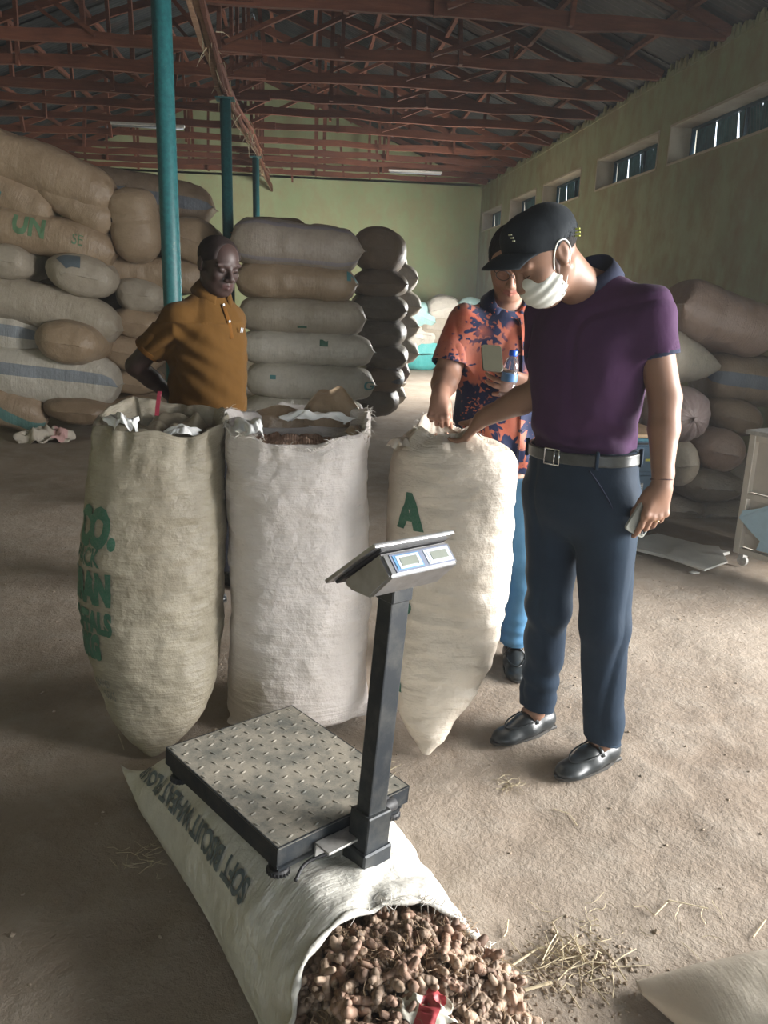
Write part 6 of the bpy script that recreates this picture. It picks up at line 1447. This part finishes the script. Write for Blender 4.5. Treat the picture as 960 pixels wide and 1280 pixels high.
for k in range(760):
    x = random.Random(k).uniform(-.07, .50); y = random.Random(k + 5000).uniform(1.10, 1.62); h = mound(x, y)
    if h < .012: continue
    r_ = random.Random(k + 9000); q_ = RM[r_.randrange(18)].copy()
    q_.transform(Matrix.Translation((x, y, h + r_.uniform(-.006, .004))) @ Euler((r_.uniform(-.6, .6), r_.uniform(-.7, .7), r_.uniform(0, 6.28))).to_matrix().to_4x4())
    hb.from_mesh(q_); bpy.data.meshes.remove(q_)
tag(finish(hb, 'turmeric_heap', M['rhiz'], None, True), 'packed lower layers of the turmeric root heap in the mouth of the laid sack', 'root heap', kind='stuff')
rt = random.Random(77); cnt = 0; tries = 0
while cnt < 300 and tries < 6000:
    tries += 1; x = rt.uniform(-.06, .50); y = rt.uniform(1.16, 1.60); h = mound(x, y)
    if h < .02 and rt.random() > .10: continue
    if h <= 0:
        if V((x - .40, y - 1.33, 0)).length > .16: continue
    me = RM[rt.randrange(18)]; o = bpy.data.objects.new('turmeric_root', me); COL.objects.link(o)
    o.location = (x, y, max(h, .004) + rt.uniform(.000, .010) + .005); o.rotation_euler = (rt.uniform(-.7, .7), rt.uniform(-.9, .9) if h > .02 else rt.uniform(-.2, .2), rt.uniform(0, 2 * PI)); s_ = rt.uniform(1.05, 1.55); o.scale = (s_, s_, s_)
    tag(o, 'small knobbly brown turmeric finger heaped in the mouth of the laid sack', 'turmeric root', 'turmeric roots spilling from the laid sack'); cnt += 1
# root hairs: wiry tangles lying over the heap
bm = bmesh.new()
for k in range(620):
    x = rt.uniform(-.05, .46); y = rt.uniform(1.16, 1.58); h = mound(x, y)
    if h < .015: continue
    p = V((x, y, h + .012)); pts = [p]; d = V((rt.uniform(-1, 1), rt.uniform(-1, 1), rt.uniform(0, .8))).normalized()
    for q in range(4): d = (d + V((rt.uniform(-.7, .7), rt.uniform(-.7, .7), rt.uniform(-.6, .35)))).normalized(); pts.append(pts[-1] + d * rt.uniform(.006, .014))
    bm_tube(bm, pts, [.0009, .0008, .0007, .0005, .0003], 3, cap=False)
for cx_, cy_ in ((.30, 1.50), (.33, 1.47), (.16, 1.36), (.24, 1.38), (.10, 1.43)):       # denser tufts
    for k in range(110):
        p = V((cx_ + rt.gauss(0, .02), cy_ + rt.gauss(0, .018), mound(cx_, cy_) + .012)); pts = [p]; d = V((rt.uniform(-1, 1), rt.uniform(-1, 1), rt.uniform(.2, 1))).normalized()
        for q in range(4): d = (d + V((rt.uniform(-.8, .8), rt.uniform(-.8, .8), rt.uniform(-.8, .2)))).normalized(); pts.append(pts[-1] + d * rt.uniform(.006, .013))
        bm_tube(bm, pts, [.0008, .0008, .0007, .0005, .0003], 3, cap=False)
tag(finish(bm, 'root_hairs', M['root'], None), 'tangle of wiry root hairs over the turmeric heap', 'root hairs', kind='stuff')
# red and white scrap of sacking on the heap
def crumple(name, c, sx, sy, sz, seed, mats, label, cat, n=34, rot=0, red=None):
    a = np.linspace(-1, 1, n); X_, Y_ = np.meshgrid(a, a, indexing='ij'); q = np.stack([X_, Y_, 0 * X_], -1)
    e = 1 + .25 * vnoise(q, 2.5, seed); ridge = 1 - 2.2 * np.abs(vnoise(q, 2.0, seed + 2)); z = sz * (.35 + .45 * ridge + .35 * vnoise(q, 4.5, seed + 4)) * np.clip(1.25 - (X_ ** 2 + Y_ ** 2) * .7, 0, 1)
    x = X_ * sx * e * (1 - .2 * Y_ ** 2); y = Y_ * sy * e * (1 - .2 * X_ ** 2); z = np.maximum(z, .002)
    cc, ss = math.cos(rot), math.sin(rot); I = np.arange(n * n).reshape(n, n)
    me = mesh_from(name, np.stack([x * cc - y * ss, x * ss + y * cc, z], -1).reshape(-1, 3), np.stack([I[:-1, :-1], I[1:, :-1], I[1:, 1:], I[:-1, 1:]], -1).reshape(-1, 4))
    o = link(name, me, list(mats)); o.location = c
    if red: i_ = (np.arange((n - 1) ** 2) // (n - 1)) / (n - 2); me.polygons.foreach_set('material_index', ((i_ > red[0]) & (i_ < red[1])).astype(np.int32))
    md = o.modifiers.new('thick', 'SOLIDIFY'); md.thickness = .0015
    return tag(o, label, cat)
M['scrap_red'] = plain('scrap_crimson', (.42, .06, .07), .5); M['scrap_white'] = plain('scrap_white', (.60, .57, .48), .5); M['rag_pink'] = plain('rag_pink', (.50, .30, .28), .7); M['rag'] = plain('rag_cream', (.46, .41, .34), .8, 0, .15, 12)
crumple('plastic_scrap', (.235, 1.245, mound(.235, 1.245) + .016), .062, .040, .026, 4, (M['scrap_white'], M['scrap_red']), 'crumpled white and crimson plastic scrap lying on the turmeric heap', 'scrap', red=(.45, .8), rot=-.5)
crumple('rag', P(60, 551, z=fz(-2.5, 8.2)), .27, .17, .16, 9, (M['rag'], M['rag_pink']), 'crumpled cream and pink rag on the floor before the left pile', 'rag', red=(.62, .9), rot=.2)
crumple('paper_scrap', P(868, 716, z=.004), .030, .018, .008, 2, (M['board_white'],), 'tiny torn white paper scrap on the floor beside the fallen boards', 'scrap', n=12)
# fallen sack corner in the lower right corner of the view
def br_f(s, th):
    s = np.asarray(s, float); th = np.asarray(th, float); c, sn = np.cos(th), np.sin(th); q = 2 / 2.6
    far = np.maximum(1 - np.exp(-s / .16), 0) ** .9; w_ = (.06 + .24 * far); far = 1 - np.exp(-s / .30); w_ = .015 + .30 * far; h = .15 * far * (1 - .15 * s)
    x = s * .9; y = np.sign(c) * np.abs(c) ** q * w_; z = np.where(sn > 0, np.abs(sn) ** .8 * h, -.003 * np.abs(sn)) + .012
    X_ = .755 + x + 0 * y; Y_ = 1.40 + y - .27 * far + .02 * s
    p = np.stack([X_, Y_, z], -1); d = .014 * fbm(p, 4, 31, 3) + .005 * vnoise(p, 9, 8); nn = np.stack([0 * c, c, sn], -1); return p + nn * (d * np.clip(sn + .2, 0, 1))[..., None]
tag(link('sack', surf_mesh('sack', br_f, 50, 70), M['sk_limp']), 'limp cream sack corner lying on bare floor in the lower right corner', 'sack')
# straws
def straw(pts, r_, label, name='straw'):
    ps = [V((p[0], p[1], fz(p[0], p[1]) + .006 + (p[2] if len(p) > 2 else 0))) for p in pts]; bm = bmesh.new(); bm_tube(bm, ps, r_, 6, flat=.6); return tag(finish(bm, name, M['straw'], None), label, 'straw')
def fp(u, v): p = P(u, v, z=0); return (p.x, p.y)
straw([fp(793, 1128), fp(806, 1127), fp(819, 1139), fp(835, 1122), (*fp(836, 1121), .004), fp(886, 1130)], .0022, 'bent zigzag straw alone on the floor at the right')
straw([fp(958, 1144), fp(942, 1167)], .0022, 'short straight straw at the right edge of the floor')
straw([fp(636, 1262), fp(635, 1216), (*fp(636, 1212), .01), fp(672, 1182), fp(690, 1178)], .0030, 'long bent straw standing out left of the debris patch')
straw([fp(656, 1236), fp(690, 1225)], .0045, 'thick pale straw stub at the front of the debris patch')
straw([fp(765, 1205), fp(812, 1203)], .0020, 'thin straight straw at the right side of the debris patch')
straw([fp(692, 1004), fp(712, 1010), fp(722, 1024)], .0018, 'thin dark twig in front of the nearer shoe')
straw([fp(148, 915), fp(155, 935)], .0014, 'short straw under the left edge of the flour sack')
bm = bmesh.new(); rs = random.Random(21); dc = fp(712, 1205)
for k in range(70):
    a = rs.uniform(0, PI); L = rs.uniform(.02, .11); x = dc[0] + rs.gauss(0, .055); y = dc[1] + rs.gauss(0, .045); z = fz(x, y) + rs.uniform(.003, .016)
    bm_tube(bm, [(x, y, z), (x + math.cos(a) * L * .5, y + math.sin(a) * L * .5 + rs.uniform(-.01, .01), z + rs.uniform(-.002, .008)), (x + math.cos(a) * L, y + math.sin(a) * L, z)], rs.choice((.0008, .0011, .0018)), 4, cap=False)
for (u, v, n, sp) in ((190, 1065, 26, .05), (636, 975, 18, .012), (480, 960, 14, .03), (735, 1150, 22, .05), (860, 1160, 6, .08)):
    c_ = fp(u, v)
    for k in range(n):
        x = c_[0] + rs.gauss(0, sp); y = c_[1] + rs.gauss(0, sp * .8); z = fz(x, y) + .003; pts = [V((x, y, z))]; a = rs.uniform(0, 2 * PI)
        for q in range(4): a += rs.uniform(-.8, .8); pts.append(pts[-1] + V((math.cos(a), math.sin(a), 0)) * rs.uniform(.006, .025) + V((0, 0, rs.uniform(-.001, .003))))
        bm_tube(bm, pts, .0008, 3, cap=False)
tag(finish(bm, 'straw_litter', M['straw'], None), 'scattered chaff and thin straws littering the earth floor', 'straw litter', kind='stuff')
bm = bmesh.new()
for k in range(1500):
    if k < 520: x = dc[0] + .03 + rs.gauss(0, .075); y = dc[1] + rs.gauss(0, .06); r_ = rs.uniform(.0015, .007)
    elif k < 700: x = .42 + rs.gauss(0, .06); y = 1.33 + rs.gauss(0, .08); r_ = rs.uniform(.002, .008)
    else: x = rs.uniform(-1.8, 2.6); y = rs.uniform(1.0, 5.0) ; r_ = rs.uniform(.0012, .0055) * (1 if rs.random() < .93 else 1.9)
    r = bmesh.ops.create_icosphere(bm, subdivisions=1, radius=r_, matrix=Matrix.Translation((x, y, fz(x, y) + r_ * .25)) @ Matrix.Rotation(rs.uniform(0, 3), 4, 'Z') @ Matrix.Diagonal((rs.uniform(.7, 1.5), rs.uniform(.6, 1.1), rs.uniform(.5, .9), 1)))
    for v in r['verts']: v.co += V((rs.uniform(-1, 1), rs.uniform(-1, 1), rs.uniform(-1, 1))) * r_ * .18
tag(finish(bm, 'earth_crumbs', M['clod'], None), 'crumbs of dry earth and husk scattered over the floor', 'earth crumbs', kind='stuff')

# ================================================================== RIGHT-HAND CLUTTER
# grey trolley cabinet
cb = empty('trolley_cabinet'); cb.location = (2.565, 4.36, 0); cb.rotation_euler = (0, 0, math.radians(-66)); tag(cb, 'beige-grey metal trolley cabinet on castors with a torn pale blue sheet, at the right edge', 'cabinet')
W_, D_, H0, H1 = 1.0, .62, .085, .80       # local x runs along the face towards the viewer, y away behind the face
for x in (.02, W_ - .02):
    for y in (.02, D_ - .02): bm = bmesh.new(); bm_box(bm, (x, y, (H0 + H1) / 2), (.042, .042, H1 - H0), bev=.003); finish(bm, 'corner_post', M['grey_frame'], cb)
for z in (H0 + .02, .44, H1 - .02):
    bm = bmesh.new(); bm_box(bm, (W_ / 2, .018, z), (W_ - .06, .034, .036), bev=.002); finish(bm, 'front_rail', M['grey_frame'], cb)
bm = bmesh.new(); bm_box(bm, (.018, D_ / 2, H0 + .02), (.034, D_ - .06, .036)); finish(bm, 'side_rail', M['grey_frame'], cb)
for z0, z1 in ((H0 + .04, .42), (.46, H1 - .04)):
    bm = bmesh.new(); bm_box(bm, (W_ / 2, .040, (z0 + z1) / 2), (W_ - .08, .006, z1 - z0)); finish(bm, 'front_panel', M['grey_panel'], cb)
bm = bmesh.new(); bm_box(bm, (.036, D_ / 2, (H0 + H1) / 2), (.006, D_ - .06, H1 - H0 - .04)); finish(bm, 'side_panel', M['grey_panel'], cb)
bm = bmesh.new(); bm_box(bm, (W_ / 2, D_ - .03, (H0 + H1) / 2), (W_ - .08, .006, H1 - H0 - .04)); finish(bm, 'back_panel', M['grey_panel'], cb)
bm = bmesh.new(); bm_box(bm, (W_ / 2, D_ / 2, H1 + .012), (W_ + .04, D_ + .04, .026), bev=.006, seg=2); finish(bm, 'top_plate', M['alu'], cb)
for x in (.04, W_ - .04):
    for y in (.05, D_ - .05):
        bm = bmesh.new(); bm_box(bm, (x, y, .075), (.03, .045, .03)); bm_lathe(bm, [(.024, -.012), (.032, -.010), (.032, .010), (.024, .012)], 18, Matrix.Translation((x, y, .036)) @ Matrix.Rotation(PI / 2, 4, 'X')); finish(bm, 'castor', M['alu'], cb)
outl = [(0.15, 0.14), (0.17, 0.2), (0.09, 0.24), (0.01, 0.3), (0.03, 0.35), (0.14, 0.39), (0.23, 0.45), (0.36, 0.47), (0.51, 0.45), (0.61, 0.4), (0.67, 0.25), (0.61, 0.14), (0.41, 0.12), (0.29, 0.15)]
bm = bmesh.new(); f_ = [bm.verts.new((x, -.003 - .004 * math.sin(i * 2.1), z)) for i, (x, z) in enumerate(outl)]; b_ = [bm.verts.new((x, .002, z)) for x, z in outl]; bm.faces.new(f_); bm.faces.new(b_[::-1])
for i in range(len(outl)): bm.faces.new((f_[i], b_[i], b_[(i + 1) % len(outl)], f_[(i + 1) % len(outl)]))
finish(bm, 'torn_sheet', M['paper_blue'], cb)
# blue enamelled machine cabinet with a board on top
mc = empty('machine_cabinet'); mc.location = (2.34, 5.0, 0); mc.rotation_euler = (0, 0, math.radians(4)); tag(mc, 'steel-blue enamelled metal cabinet with louvres and a yellow label, behind the man in purple', 'cabinet')
bm = bmesh.new(); bm_box(bm, (-.24, .25, .335), (.56, .46, .61), bev=.008, seg=2); finish(bm, 'body', M['paint_blue'], mc)
bm = bmesh.new(); bm_box(bm, (-.24, .25, .648), (.60, .50, .020), bev=.004); finish(bm, 'top_rim', M['shutter'], mc)
bm = bmesh.new(); bm_box(bm, (-.24, .012, .52), (.50, .012, .17), bev=.004); finish(bm, 'door', M['paint_blue'], mc)
bm = bmesh.new(); bm_box(bm, (-.24, .012, .23), (.50, .012, .36), bev=.004); finish(bm, 'door', M['paint_blue'], mc)
for k in range(4): bm = bmesh.new(); bm_box(bm, (-.24, .006, .085 + k * .020), (.42, .010, .008), bev=.002); finish(bm, 'louvre', M['dark'], mc)
for k in range(5): bm = bmesh.new(); bm_box(bm, (-.44 + k * .105, .012, .622), (.07, .010, .010)); finish(bm, 'vent', M['dark'], mc)
bm = bmesh.new(); bm_box(bm, (-.065, .003, .515), (.07, .006, .014)); finish(bm, 'yellow_label', M['yellow'], mc)
bm = bmesh.new(); bm_box(bm, (-.115, .004, .33), (.035, .006, .055)); finish(bm, 'plate_grille', M['board_white'], mc)
for z in (.305, .322, .338, .354): bm = bmesh.new(); bm_box(bm, (-.115, .0005, z), (.026, .003, .005)); finish(bm, 'grille_slot', M['dark'], mc)
for x in (-.48, 0): bm = bmesh.new(); bm_box(bm, (x, .25, .015), (.04, .4, .03)); finish(bm, 'foot', M['dark'], mc)
bd = empty('board'); bd.location = (2.10, 5.26, .6585); bd.rotation_euler = (0, 0, math.radians(2)); tag(bd, 'plywood board lying on top of the blue metal cabinet', 'board')
bm = bmesh.new(); bm_box(bm, (0, 0, .012), (.60, .50, .024), bev=.002); finish(bm, 'board_sheet', M['ply'], bd)
# two dusty boards dropped on the floor
def slab(name, pts, z, t_, mat, label):
    c = sum((V((p[0], p[1], 0)) for p in pts), V()) / len(pts); o = empty(name, (c.x, c.y, z)); bm = bmesh.new()
    a = [bm.verts.new((p[0] - c.x, p[1] - c.y, 0 + (p[2] if len(p) > 2 else 0))) for p in pts]; b = [bm.verts.new((p[0] - c.x, p[1] - c.y, t_ + (p[2] if len(p) > 2 else 0))) for p in pts]
    bm.faces.new(a[::-1]); bm.faces.new(b)
    for i in range(len(pts)): bm.faces.new((a[i], a[(i + 1) % len(pts)], b[(i + 1) % len(pts)], b[i]))
    bmesh.ops.bevel(bm, geom=list(bm.edges), offset=.0015, affect='EDGES'); finish(bm, 'board_sheet', mat, o); return tag(o, label, 'board')
slab('board', [(1.98, 4.74), (2.30, 4.36), (2.66, 4.55), (2.36, 4.95)], .006, .020, M['board_white'], 'dusty white board flat on the floor below the lowered phone')
slab('board', [(2.17, 4.42), (2.30, 4.17), (2.52, 4.32), (2.62, 4.62), (2.42, 4.68)], .028, .012, M['board_white'], 'smaller white board overlapping the dusty one, its corner by the castor')

# ------------------------------------------------------------------ dust hanging in the air
hz = bmesh.new(); bm_box(hz, ((WX + LX) / 2, (BY + FY) / 2, 3.1), (WX - LX - .04, BY - FY - .04, 6.6))
hm = bpy.data.materials.new('dusty_air'); hm.use_nodes = True; nt_ = hm.node_tree; nt_.nodes.remove(nt_.nodes['Principled BSDF'])
vs_ = nt_.nodes.new('ShaderNodeVolumeScatter'); vs_.inputs['Color'].default_value = (.95, .97, 1.0, 1); vs_.inputs['Density'].default_value = .0034; vs_.inputs['Anisotropy'].default_value = .35
nt_.links.new(vs_.outputs[0], nt_.nodes['Material Output'].inputs['Volume'])
ho = finish(hz, 'dust_haze', hm); tag(ho, 'thin dusty haze filling the air of the warehouse', 'haze', kind='stuff')
scene.cycles.volume_bounces = 0; scene.cycles.volume_step_rate = 4.0
